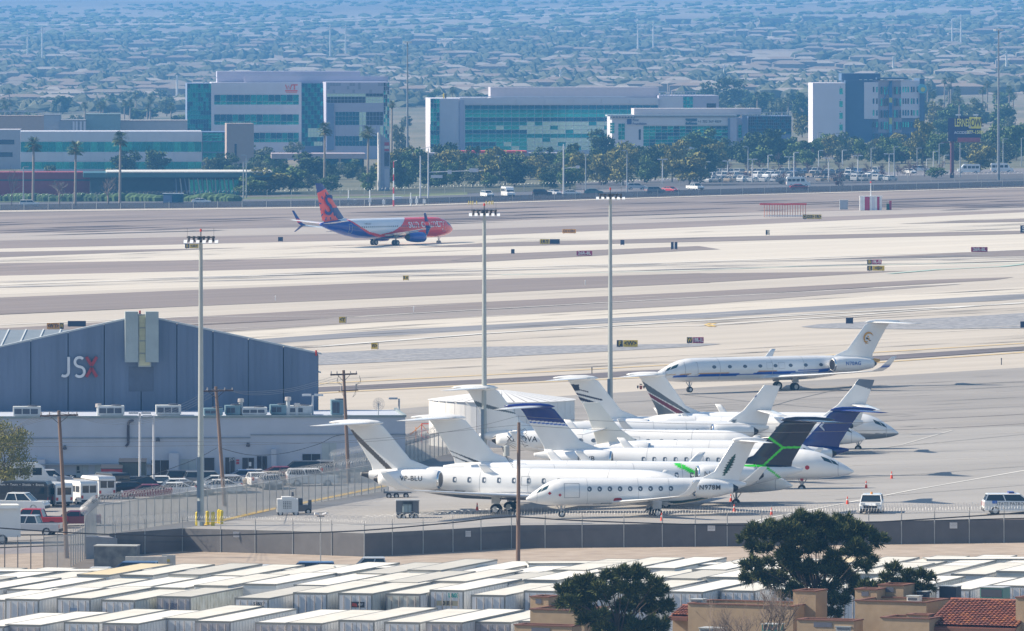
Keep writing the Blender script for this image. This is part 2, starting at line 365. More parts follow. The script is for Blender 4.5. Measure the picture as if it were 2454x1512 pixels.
class Fus:
    def __init__(s, tab, L, Rr, zc, nose_x, rh=None):
        s.tab = np.array(tab); s.L = L; s.R = Rr; s.zc = zc; s.nx = nose_x; s.rh = rh or Rr
        ts = np.linspace(0, 1, 401); r = np.interp(ts, s.tab[:, 0], s.tab[:, 1]); c = np.interp(ts, s.tab[:, 0], s.tab[:, 2])
        k = np.ones(9) / 9
        rp = np.pad(r, 4, 'edge'); cp = np.pad(c, 4, 'edge')
        s.ts = ts; s.r = np.convolve(rp, k, 'valid'); s.c = np.convolve(cp, k, 'valid'); s.r[0] = s.tab[0, 1]
    def pt(s, t, th, off=0.0):
        """point at fraction t from nose, angle th (0 = port side, 90 = top)"""
        r = float(np.interp(t, s.ts, s.r)); c = float(np.interp(t, s.ts, s.c))
        return Vector((s.nx - t * s.L, (s.R * r + off) * math.cos(th), s.zc + c * s.R + (s.rh * r + off) * math.sin(th)))
    def mesh(s, n=36, m=64):
        mb = MB(); rr = []
        for j in range(m + 1):
            t = (j / m) if j > 6 else 0; 
            t = [0, .004, .01, .018, .028, .04, .055][j] if j < 7 else .055 + (1 - .055) * (j - 6) / (m - 6)
            rr.append([s.pt(t, 2 * math.pi * k / n) for k in range(n)])
        mb.rings(rr); return mb
    def patch(s, t0, t1, a0, a1, side, off=0.012, nt=6, na=6, skew=0.0):
        mb = MB(); rr = []
        for i in range(nt + 1):
            row = []
            for j in range(na + 1):
                a = R(a0 + (a1 - a0) * j / na); t = t0 + (t1 - t0) * i / nt + skew * (j / na)
                p = s.pt(t, a, off); row.append(Vector((p.x, p.y * side, p.z)))
            rr.append(row)
        return mb.rings(rr, close=False, caps=False)
    def theta_of(s, t, z):
        r = float(np.interp(t, s.ts, s.r)); c = float(np.interp(t, s.ts, s.c))
        v = (z - s.zc - c * s.R) / (s.rh * r); return math.asin(max(-1, min(1, v)))
    def oval(s, x, z, w, h, side, off=0.014, n=14, sq=1.0):
        mb = MB(); pts = []
        for k in range(n):
            a = 2 * math.pi * k / n; ca, sa = math.cos(a), math.sin(a)
            px = x + w / 2 * (abs(ca) ** sq) * (1 if ca > 0 else -1); pz = z + h / 2 * (abs(sa) ** sq) * (1 if sa > 0 else -1)
            t = (s.nx - px) / s.L; p = s.pt(t, s.theta_of(t, pz), off); pts.append((px, p.y * side, pz))
        return mb.quad(*(pts if side < 0 else pts[::-1]))
    def wrap(s, me, x0, z0, side, dirx, off=0.03):
        """lay a flat lettering mesh round the fuselage side"""
        m2 = me.copy(); th0 = None
        for v in m2.vertices:
            x = x0 + dirx * v.co.x; t = (s.nx - x) / s.L
            th = s.theta_of(t, z0) + v.co.y / s.R
            p = s.pt(t, th, off + v.co.z); v.co = (x, p.y * side, p.z)
        return m2
def foil(st, nrm, tc=0.10, nv=8, sub=1):
    """lens-section surface lofted through stations [(leading point, trailing point)]"""
    nrm = Vector(nrm); rr = []; full = []
    for (a, b), (c, d) in zip(st, st[1:]):
        for k in range(sub): full.append((Vector(a).lerp(Vector(c), k / sub), Vector(b).lerp(Vector(d), k / sub)))
    full.append((Vector(st[-1][0]), Vector(st[-1][1])))
    for le, te in full:
        ch = (te - le).length * tc * 0.5; ring = []
        for i in range(nv + 1): u = i / nv; ring.append(le.lerp(te, u) + nrm * ch * (2.2 * math.sqrt(u) * (1 - u) + 0.02))
        for i in range(nv, -1, -1): u = i / nv; ring.append(le.lerp(te, u) - nrm * ch * (1.5 * math.sqrt(u) * (1 - u) + 0.02))
        rr.append(ring)
    return MB().rings(rr)
def lathe(x_r, cy, cz, n=20):
    rr = [[(x, cy + r * math.cos(2 * math.pi * k / n), cz + r * math.sin(2 * math.pi * k / n)) for k in range(n)] for x, r in x_r]
    return MB().rings(rr)
def wheel_mesh(name, r, w):
    mb = MB(); n = 20
    prof = [(-w/2, r*.55), (-w/2, r*.9), (-w*.3, r), (w*.3, r), (w/2, r*.9), (w/2, r*.55)]
    rr = [[(rad * math.cos(2*math.pi*k/n), y, rad * math.sin(2*math.pi*k/n)) for k in range(n)] for y, rad in prof]
    mb.rings(rr, caps=False); nf = len(mb.f)
    for y in (-w * .42, w * .42): mb.quad(*[(r * .56 * math.cos(2*math.pi*k/n), y, r * .56 * math.sin(2*math.pi*k/n)) for k in range(n)])
    me = mb.mesh(name, [tyre_m, hub_m], smooth=False)
    for p in me.polygons[nf:]: p.material_index = 1
    return me
WH = {}
def wheel(parent, x, y, z, r, w):
    k = (round(r, 2), round(w, 2))
    if k not in WH: WH[k] = wheel_mesh('wheel', r, w)
    return meshobj('wheel', WH[k], parent, (x, y, z))
def gear(parent, x, y, ztop, r, name='main_gear', wsep=0.5, ww=0.26, door=True):
    mb = MB().tube((x, y, r), (x + 0.05, y, ztop), 0.09, 0.11, 8).tube((x, y - wsep/2, r), (x, y + wsep/2, r), 0.07, n=6)
    mb.tube((x + 0.1, y, r + 0.35), (x + 0.7, y, ztop), 0.045, n=6).tube((x - 0.1, y, r + 0.3), (x - 0.45, y, ztop), 0.04, n=6)
    if door: mb.box(x - 0.35, x + 0.45, y + (0.32 if y > 0 else -0.35) * (1 if y else 1), y + (0.35 if y > 0 else -0.32), ztop - 0.75, ztop)
    g_ = mb.build(name, strut_m, parent)
    for sy in (-1, 1): wheel(g_, x, y + sy * wsep / 2, r, r, ww)
    return g_
def seam_rect(fus, x0, x1, z0, z1, side, parent, name='door', w=0.05):
    """door built as a slightly raised panel with a dark joint round it"""
    def P(x, z, off):
        t = (fus.nx - x) / fus.L; p = fus.pt(t, fus.theta_of(t, z), off); return (p.x, p.y * side, p.z)
    mb = MB()
    for (a, b, c, d) in ((x0, x1, z0, z0 + w), (x0, x1, z1 - w, z1), (x0, x0 + w, z0, z1), (x1 - w, x1, z0, z1)):
        n = 8; rr = []
        for i in range(n + 1):
            z = c + (d - c) * i / n; rr.append([P(a, z, 0.012), P(b, z, 0.012)])
        mb.rings(rr, close=False, caps=False)
    return mb.build(name, seam_m, parent)

def bizjet(label, gx, gy, rz, Lm=31.4, kz=1.0, side=-1, tail='T', paint=None, fin_paint=None, tp_paint=None, reg=None, reg_mat=None, reg_size=0.62,
           windows=None, win='rect', wing_paint=None, winglet=True, eng_paint=None, cone_dark=False, door=None, reg_dx=0.0, nose_gear=True, group='business jets parked on the ramp',
           wing=True, seam=None, extras=None, engk=1.0, eng_dx=0.0, wing_dx=0.0):
    k = Lm / 31.4; p0 = G(gx, gy)
    t = T('business_jet', label, 'private jet', p0, R(rz), group)
    Rr = 1.36 * kz; zc = 2.62 * kz
    fus = Fus(BIZ, Lm, Rr, zc, .585 * Lm, rh=Rr * 1.04)
    pw = (lambda x, y, z: WHITE)
    nrm_ = lambda f_: (lambda x, y, z: f_(x / k, y / k, z / kz))
    paint = nrm_(paint) if paint else pw; fin_paint = nrm_(fin_paint) if fin_paint else None; tp_paint = nrm_(tp_paint) if tp_paint else None; wing_paint = nrm_(wing_paint) if wing_paint else None
    fus.mesh(72, 190).build('fuselage', paint_m, t, smooth=True, paint=paint)
    # wings
    wz = 1.62 * kz
    for sy in (-1, 1):
        if wing:
            st = [((5.2*k, 0, wz - .15), (-2.0*k, 0, wz - .15)), ((3.6*k, sy*1.6*k, wz), (-2.0*k, sy*1.6*k, wz)), ((-.2*k, sy*6.5*k, wz + .42*kz), (-3.2*k, sy*6.5*k, wz + .42*kz)), ((-3.9*k, sy*13.2*k, wz + 1.0*kz), (-5.5*k, sy*13.2*k, wz + 1.0*kz))]
            w_ = foil(st, (0, 0, 1), .11, 10, 3).build('wing', paint_m, t, smooth=True, paint=wing_paint or pw, loc=(wing_dx, 0, 0))
            if winglet:
                foil([((-3.9*k, sy*13.2*k, wz + 1.0*kz), (-5.5*k, sy*13.2*k, wz + 1.0*kz)), ((-4.9*k, sy*13.7*k, wz + 1.5*kz), (-6.1*k, sy*13.7*k, wz + 1.5*kz)), ((-6.2*k, sy*14.1*k, wz + 2.7*kz), (-6.9*k, sy*14.1*k, wz + 2.7*kz))],
                     (0, -sy * .95, .3), .09, 6, 3).build('winglet', paint_m, w_, smooth=True, paint=wing_paint or pw)
        # engine with its parts
        ey = sy * (Rr + 1.02 * k * engk); ez = zc + .38 * kz; x0, x1 = -5.0 * k + eng_dx, -10.6 * k + eng_dx; er = .92 * kz * engk
        prof = [(x0 + .02, er * .80), (x0 - .12, er * .88), (x0 - .6, er * .96), (x0 - 1.7*k, er), (x0 - 3.4*k, er * .93), (x1 + .5, er * .66), (x1, er * .55)]
        e = lathe(prof, ey, ez).build('engine', paint_m, t, smooth=True, paint=eng_paint or pw)
        MB().rings([[(x_, ey + r_ * math.cos(2*math.pi*q/20), ez + r_ * math.sin(2*math.pi*q/20)) for q in range(20)] for x_, r_ in ((x0 - .13, er*.885), (x0 + .03, er*.83), (x0 + .05, er*.78), (x0 - .02, er*.72), (x0 - .1, er*.71))], caps=False).build('intake_ring', chrome, e, smooth=True)
        lathe([(x0 + .025, er * .70), (x0 + .03, er * .69)], ey, ez).build('fan', blade, e)
        lathe([(x1 - .01, er * .50), (x1 - .5, er * .18)], ey, ez).build('exhaust', blade, e)
        MB().box(x1 + 1.2*k, x0 - 1.4*k, min(sy*Rr*.6, ey), max(sy*Rr*.6, ey), ez - .09, ez + .09).build('engine_pylon', paint_m, t, paint=pw)
    # fin
    zt = zc + .55 * Rr
    if tail == 'T':
        fst = [((-6.4*k, 0, zc + .93*Rr), (-11.9*k, 0, zc + .35*Rr)), ((-8.5*k, 0, 4.65*kz), (-12.1*k, 0, 4.1*kz)), ((-9.7*k, 0, 6.05*kz), (-13.05*k, 0, 5.7*kz)), ((-11.0*k, 0, 7.55*kz), (-14.1*k, 0, 7.3*kz)), ((-11.9*k, 0, 7.95*kz), (-14.5*k, 0, 7.75*kz))]
        fz = 7.72; tpx, tps = -11.6, -14.9
    else:
        fst = [((-7.2*k, 0, zc + .90*Rr), (-12.6*k, 0, zc + .42*Rr)), ((-9.6*k, 0, 5.1*kz), (-13.3*k, 0, 5.0*kz)), ((-11.6*k, 0, 6.9*kz), (-14.2*k, 0, 6.8*kz)), ((-12.4*k, 0, 7.7*kz), (-14.6*k, 0, 7.6*kz))]
        fz = 5.0; tpx, tps = -11.2, -13.6
    fp = fin_paint or pw
    f_ = foil(fst, (0, 1, 0), .075, 60, 24).build('tail_fin', paint_m, t, smooth=True, paint=fp)
    if tail == 'T':
        lathe([(-11.0*k, .03), (-11.5*k, .20), (-12.4*k, .30), (-14.2*k, .28), (-15.4*k, .16), (-16.0*k, .03)], 0, fz*kz + .12, 12).build('fin_fairing', paint_m, f_, smooth=True, paint=tp_paint or pw)
    for sy in (-1, 1):
        foil([((tpx*k, 0, fz*kz + .1), (tps*k, 0, fz*kz + .1)), ((-15.1*k if tail == 'T' else -13.6*k, sy*4.9*k, fz*kz + (.0 if tail == 'T' else -.35)), (-16.2*k if tail == 'T' else -14.9*k, sy*4.9*k, fz*kz + (.0 if tail == 'T' else -.35)))],
             (0, 0, 1), .09, 8, 4).build('tailplane', paint_m, t, smooth=True, paint=tp_paint or pw)
    # panel joints round the hull
    pj = MB()
    for tt_ in (.045, .27, .5, .64, .86):
        q_ = fus.patch(tt_, tt_ + .0016, -60, 200, side, off=.008, nt=1, na=24); i0 = len(pj.v); pj.v += q_.v; pj.f += [tuple(i_ + i0 for i_ in f_) for f_ in q_.f]
    pj.build('panel_joint', M('panel_joint_grey', (.40, .41, .43), .6), t)
    # glazing
    for a0, a1, t0, t1, sk in ((31, 52, .062, .088, .012), (33, 56, .044, .060, .012)):
        fus.patch(t0, t1, a0, a1, side, skew=sk).build('windshield', glass_m, t, smooth=True)
    if windows:
        for wx in windows:
            (fus.oval(wx * k, zc + .36*kz, .56, .40, side) if win == 'oval' else fus.oval(wx * k, zc + .36*kz, .36, .50, side, sq=.5) if win == 'rect' else fus.oval(wx * k, zc + .36*kz, .42, .46, side)).build('window', cabin_glass, t)
    if door: seam_rect(fus, door[0]*k, door[1]*k, zc - .55*kz, zc + .95*kz, side, t)
    if seam: seam_rect(fus, seam[0]*k, seam[1]*k, zc - .05*kz, zc + .75*kz, side, t, name='emergency_exit', w=0.035)
    # gear
    for sy in (-1, 1): gear(t, 0, sy * 2.0 * k, wz + .1, .48 * kz)
    if nose_gear: gear(t, 13.3 * k, 0, zc - .8*Rr, .34 * kz, 'nose_gear', wsep=.32, ww=.2, door=False)
    if reg:
        y_ = side * (Rr + 1.02*k*engk + er - .01); rot = (R(90), 0, 0) if side < 0 else (R(90), 0, R(180))
        text(reg, reg_size, reg_mat or M('dark_lettering', (0.05, 0.05, 0.06), 0.5), t, (-7.4*k + reg_dx, y_, ez + .12), rot, name='registration', depth=0.012, space=1.1, bold=0.008)
    if extras: extras(t, fus, k, kz)
    return t
def stripe(paint, zlo, zhi, col, base=WHITE, x0=-99, x1=99):
    """wrap a paint rule with a stripe between two height curves"""
    def f(x, y, z):
        if x0 < x < x1 and zlo(x) < z < zhi(x): return col
        return paint(x, y, z)
    return f
pw = lambda x, y, z: WHITE
GREY = C(92, 98, 104); TAUPE = C(88, 82, 78); BURG = C(110, 20, 45); NAVY = C(18, 26, 60); ROYAL = C(18, 60, 150)
lm = M('dark_lettering', (0.05, 0.05, 0.06), 0.5); blm = M('blue_lettering', (0.03, 0.12, 0.42), 0.5)
def seg(px, pz, a, b, w):
    ax, az = a; bx, bz = b; dx, dz = bx - ax, bz - az; u = max(0, min(1, ((px - ax) * dx + (pz - az) * dz) / (dx*dx + dz*dz)))
    return math.hypot(px - ax - u*dx, pz - az - u*dz) < w
# long white jet, nearest row
def p(x, y, z):
    zb = 1.75 + (0.55 * max(0, (-x - 1) / 10) ** 1.3 if x < -1 else 0) + (0.02 * max(0, x - 12) ** 2)
    if -12 < x < 17 and zb < z < zb + .13: return TAUPE
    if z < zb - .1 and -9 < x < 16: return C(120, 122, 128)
    return WHITE
def fp(x, y, z):
    d = x - (-14.0 + (7.1 - z) * 1.09)
    if z < 7.2 and -.34 < d < .26: return TAUPE
    return WHITE
def nosecone_dark(t, fus, k, kz):
    fus.patch(.976, .999, -179, 180, -1, off=.012, nt=3, na=18).build('tail_cap', M('black_cap', (0.02, 0.02, 0.025), 0.4), t, smooth=True)
    for i in range(7): pass
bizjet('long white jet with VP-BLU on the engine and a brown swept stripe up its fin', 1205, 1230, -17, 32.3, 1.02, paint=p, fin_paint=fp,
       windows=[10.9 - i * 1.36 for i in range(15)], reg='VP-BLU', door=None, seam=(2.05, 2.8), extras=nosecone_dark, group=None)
# small white jet nose to the left
GREEN = C(12, 62, 50)
def p(x, y, z):
    zb = 1.45 + .02 * (5 - x) if x > -3 else 1.6 + .10 * (-3 - x)
    if -7.5 < x < 9 and zb < z < zb + .07: return C(110, 116, 120)
    if -7.5 < x < -1.5 and zb - .55 * min(1, (-1.5 - x) / 2.5) < z < zb: return GREEN
    return WHITE
def fp(x, y, z):
    u = (z - 4.2) / 2.4; cx = -9.8 - (z - 4.2) * .74
    if 0 < u < 1:
        w = .42 * math.sin(math.pi * min(1, u * 1.02 + .05)) ** .7 * (1 + .35 * math.sin(z * 24)); d = abs(x - cx)
        if d < w: return C(20, 60, 48) if not (d < .03) else C(60, 110, 95)
    return WHITE
def covers(t, fus, k, kz):
    for x, z, s_ in ((9.6, 2.2, .32), (8.7, 2.05, .30)):
        fus.oval(x, z, s_, s_, 1, off=.03, n=4).build('probe_cover', red_m, t)
    fus.oval(3.5, 1.55, .75, .42, 1, off=.04, sq=.6).build('intake_cover', red_m, t)
bizjet('small white jet marked N978M with a green feather on its fin', 1569, 1238, 188, 19.8, .86, side=1, paint=p, fin_paint=fp,
       windows=[9.6 - i * 1.45 for i in range(9)], win='round', door=(11.0, 13.2), reg='N978M', reg_size=.60, reg_dx=.15, extras=covers, group=None, engk=1.05, wing_dx=1.7)
# departing jet with blue and gold cheat lines
GOLD = C(205, 150, 40)
def p(x, y, z):
    zb = 1.95 - .015 * (x - 5) if x > -6 else 2.1 + .10 * (-6 - x)
    if x < -6.3 and z < 1.55 + (-6.3 - x) * .215 + .75: return GOLD
    if zb < z < zb + .30 + .04 * max(0, -x) and x < 16: return C(22, 74, 170) if not (zb + .19 < z < zb + .22) else WHITE
    if x < -6.3 and z < 1.55 + (-6.3 - x) * .215 + .75: return GOLD
    if zb + .36 < z < zb + .42 and x > 2: return GOLD
    return WHITE
def fp(x, y, z): return WHITE
def curl(t, fus, k, kz):
    f = MB(); cx, cz = -11.35, 5.9
    def arc(r0, r1, a0, a1, mat, name):
        m = MB(); rr = []
        for i in range(13):
            a = R(a0 + (a1 - a0) * i / 12); w_ = (r1 - r0) * math.sin(math.pi * (i + .3) / 12.6)
            rr.append([(cx + (r0 - w_*.0) * math.cos(a), .19, cz + r0 * math.sin(a)), (cx + (r0 + w_) * math.cos(a), .19, cz + (r0 + w_) * math.sin(a))])
        return m.rings(rr, close=False, caps=False).build(name, mat, t)
    gm = M('gold_emblem', GOLD, .5); dk = M('dark_emblem', (.05, .04, .04), .5)
    arc(.62, .85, 150, -60, gm, 'emblem'); arc(.60, .64, 160, -70, dk, 'emblem')
    for x, z, w, h, m_ in ((.45, -.35, .55, .16, gm), (.35, -.55, .45, .12, gm), (.3, .02, .3, .26, dk), (.15, .25, .22, .2, gm), (-.1, -.25, .3, .12, dk), (.05, -.05, .18, .3, gm)):
        MB().prism([(cx + x - w/2, cz + z - h/2), (cx + x + w/2, cz + z - h*.2), (cx + x + w*.3, cz + z + h/2), (cx + x - w*.4, cz + z + h*.3)], 'y', .17, .195).build('emblem', m_, t)
    for x in (1.35, 3.0 + .0):
        seam_rect(fus, (x - .42), (x + .42), 2.62*kz, 3.35*kz, 1, t, name='emergency_exit', w=.03)
def wp(x, y, z):
    if abs(y) > 13.4 and 3.05 < z < 3.25: return C(22, 74, 170)
    if abs(y) > 13.4 and 3.35 < z < 3.42: return GOLD
    return WHITE
bizjet('white jet N70AG rolling by with blue and gold stripes and a gold fin emblem', 1883, 935, 209, 31.0, 1.0, side=1, paint=p, fin_paint=fp, wing_paint=wp,
       windows=[10.7, 8.55, 6.45, 4.35, 2.25, .15, -1.95, -4.1], win='oval', door=(12.9, 14.6), reg='N70AG', reg_mat=blm, extras=curl, group=None, nose_gear=True)
# white jet behind the long one, only its roofline, fin and engine showing
def fp(x, y, z):
    for a in (0, .38):
        if x < -9.0 + a*2 and abs(z - (4.85 - a - (x + 12.6) * .40)) < .035 * (x + 13.2): return C(60, 62, 66)
    return WHITE
bizjet('plain white jet with two thin dark darts low on its fin, behind the long jet', 1408, 1209, -12, 32.5, 1.0, fin_paint=fp, reg='N31MJ', reg_dx=0, windows=[10 - i*1.4 for i in range(12)], group=None)
# jet with a royal blue fin tip
def fp(x, y, z):
    zz = 6.25 + (-9.5 - x) * .07
    if z > zz: return C(12, 30, 115)
    if z > zz - .12: return WHITE
    if z > zz - .24: return C(20, 90, 190)
    return WHITE
def tip(x, y, z): return C(12, 30, 115) if abs(y) < .75 else (.80, .80, .80)
def ng(t, fus, k, kz):
    fus.oval(14.0*k, 2.35*kz, .42, .42, -1, off=.03, n=10).build('probe_cover', red_m, t)
    MB().box(13.2*k, 13.5*k, -.35, -.3, 1.05, 1.35).build('pin_flag', red_m, t)
bizjet('white jet with royal blue fin top, its pointed nose showing right of the black tail', 1596, 1176, -9, 30.2, 1.0, fin_paint=fp, tp_paint=tip, reg='N8VB',
       windows=[9.5 - i*1.05 for i in range(12)], extras=ng, seam=(2.9, 3.8), group=None)
# XA jet with grey banded fin
def fp(x, y, z):
    zz = 6.6 + (x + 12) * -.14
    return C(88, 100, 108) if 6.05 - (x + 13.2) * .17 < z < 6.5 - (x + 13.2) * .25 else WHITE
bizjet('white jet marked XA with a grey band under its tailplane, beside the white tank', 1440, 1129, -12, 29.4, 1.03, fin_paint=fp, reg='XA-OVA', reg_size=.75, reg_dx=-.3,
       windows=[9.6 - i*1.44 for i in range(9)], win='oval', seam=(3.4, 4.4), group=None)
# navy streaked fin
def fp(x, y, z):
    if seg(x, z, (-14.4, 6.95), (-12.1, 6.45), .05) or seg(x, z, (-14.3, 6.45), (-10.6, 5.65), .09) or seg(x, z, (-14, 5.98), (-11.3, 5.35), .07 + .05 * (-11 - x)): return NAVY
    if x < -13.1 and 6.55 < z < 7.2: return C(25, 35, 62)
    return WHITE
bizjet('white jet with navy feathered streaks across its fin, behind the XA jet', 1672, 1094, -9, 29.0, 1.0, fin_paint=fp, group=None, windows=[9 - i*1.4 for i in range(10)], win='oval')
# grey and burgundy fin
def fp(x, y, z):
    if z < 7.25:
        up, b1, b2 = 7.2 - (x + 14.05) * .53, 6.1 - (x + 13.4) * .45, 5.4 - (x + 12.8) * .49
        if b1 + .05 < z < up or z < b2 - .1: return GREY
        if b2 < z < b1 - .05: return BURG
    return WHITE
def crest(t, fus, k, kz):
    cm = M('crest_red', (.30, .03, .05), .5)
    for dx, dz, w, h, m_ in ((0, 0, .34, .42, cm), (-.32, .05, .2, .34, lm), (.32, .05, .2, .34, lm), (0, .33, .3, .12, lm), (0, .02, .14, .18, M('crest_gold', (.5, .35, .12), .5))):
        MB().prism([(-11.5 + dx - w/2, 6.35 + dz + h/2), (-11.5 + dx - w*.4, 6.35 + dz - h*.2), (-11.5 + dx, 6.35 + dz - h/2), (-11.5 + dx + w*.4, 6.35 + dz - h*.2), (-11.5 + dx + w/2, 6.35 + dz + h/2)], 'y', -.19, -.15 - (.02 if m_ is lm else 0)).build('crest', m_, t)
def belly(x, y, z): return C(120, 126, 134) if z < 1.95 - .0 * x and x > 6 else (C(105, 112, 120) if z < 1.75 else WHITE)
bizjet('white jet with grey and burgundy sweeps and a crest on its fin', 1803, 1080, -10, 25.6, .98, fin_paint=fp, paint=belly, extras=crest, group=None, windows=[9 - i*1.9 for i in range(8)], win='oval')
# cruciform tails
bizjet('plain cream jet with a low tailplane, squeezed in behind the blue tipped jet', 1655, 1152, -10, 22.5, .97, tail='X', fin_paint=lambda x, y, z: (.74, .73, .68), group=None, winglet=False, windows=[7 - i*1.4 for i in range(8)])
def fp(x, y, z):
    zz = 6.2 + .55 * (-10.2 - x) - .16 * (-10.2 - x) ** 2
    if abs(z - zz) < .16 * max(0, min(1, (-x - 8.0) / 1.5)) and x > -11.4: return C(40, 60, 110)
    if z < 4.15 and x > -9.6 and abs(((x + 7.2) ** 2 + (z - 5.0) ** 2) ** .5 - 1.5) < .22: return C(110, 120, 130)
    return WHITE
def arcp(x, y, z): return C(108, 118, 128) if abs(((x + 6.6) ** 2 + (z - 4.9) ** 2) ** .5 - 2.0) < .2 and z > 2.4 and x < -6 else WHITE
bizjet('white jet facing left with a navy dart on its fin and a grey arc below', 1610, 1102, 186, 23.5, .97, side=1, tail='X', fin_paint=fp, paint=arcp, group=None, winglet=False, windows=[8 - i*1.4 for i in range(9)])
bizjet('white jet facing left with a tall bare fin edged in grey at its tip', 1838, 1090, 186, 23.5, .99, side=1, tail='X', fin_paint=lambda x, y, z: C(100, 112, 128) if z > 7.15 + .25 * (x + 10) + .5 and x < -8.8 else WHITE, group=None, winglet=False, windows=[8 - i*1.4 for i in range(9)])
# dark tails facing left
LIME = C(60, 215, 40); BLK = C(26, 28, 44)
def limes(x, z):
    return any(seg(x, z, a, b, .095) for a, b in (((-9.5, 6.55), (-11.2, 5.35)), ((-11.2, 5.35), (-13.6, 5.35)), ((-11.2, 5.35), (-9.4, 3.75)), ((-9.4, 3.75), (-10.9, 2.55)), ((-9.4, 3.75), (-7.6, 3.75))))
def fp(x, y, z): return LIME if limes(x, z) else BLK if z > 3.3 else WHITE
def p(x, y, z):
    if limes(x, z) and y > 0: return LIME
    if x < -8.4 and z > 3.6 and y*y < 1.2: return BLK
    if seg(x, z, (-1.4, 3.95), (-3.0, 3.1), .22) and y > 0: return LIME
    return WHITE
bizjet('jet facing left with a black fin crossed by lime green lines', 1583, 1216, 190, 31.6, 1.0, side=1, paint=p, fin_paint=fp, tp_paint=lambda x, y, z: C(30, 32, 50), reg='N486', reg_size=.8, reg_dx=3.2, eng_dx=2.2,
       reg_mat=M('grey_lettering', (.25, .26, .28), .5), group=None, windows=[10 - i*1.4 for i in range(12)], engk=1.12)
NB = C(14, 36, 112)
def fl(t, fus, k, kz):
    mk = M('pale_emblem', (.45, .5, .6), .5)
    MB().prism([(-8.9, 5.05), (-9.4, 5.5), (-9.4, 5.35), (-9.15, 5.05), (-9.4, 4.75), (-9.4, 4.6)], 'y', .13, .19).build('emblem', mk, t)
bizjet('jet facing left with a dark navy blue tail and small arrow emblem', 1745, 1150, 192, 28.5, .84, side=1, paint=lambda x, y, z: NB if x < -6 else WHITE, fin_paint=lambda x, y, z: NB, tp_paint=lambda x, y, z: NB, extras=fl, group=None, windows=[9 - i*1.4 for i in range(9)])

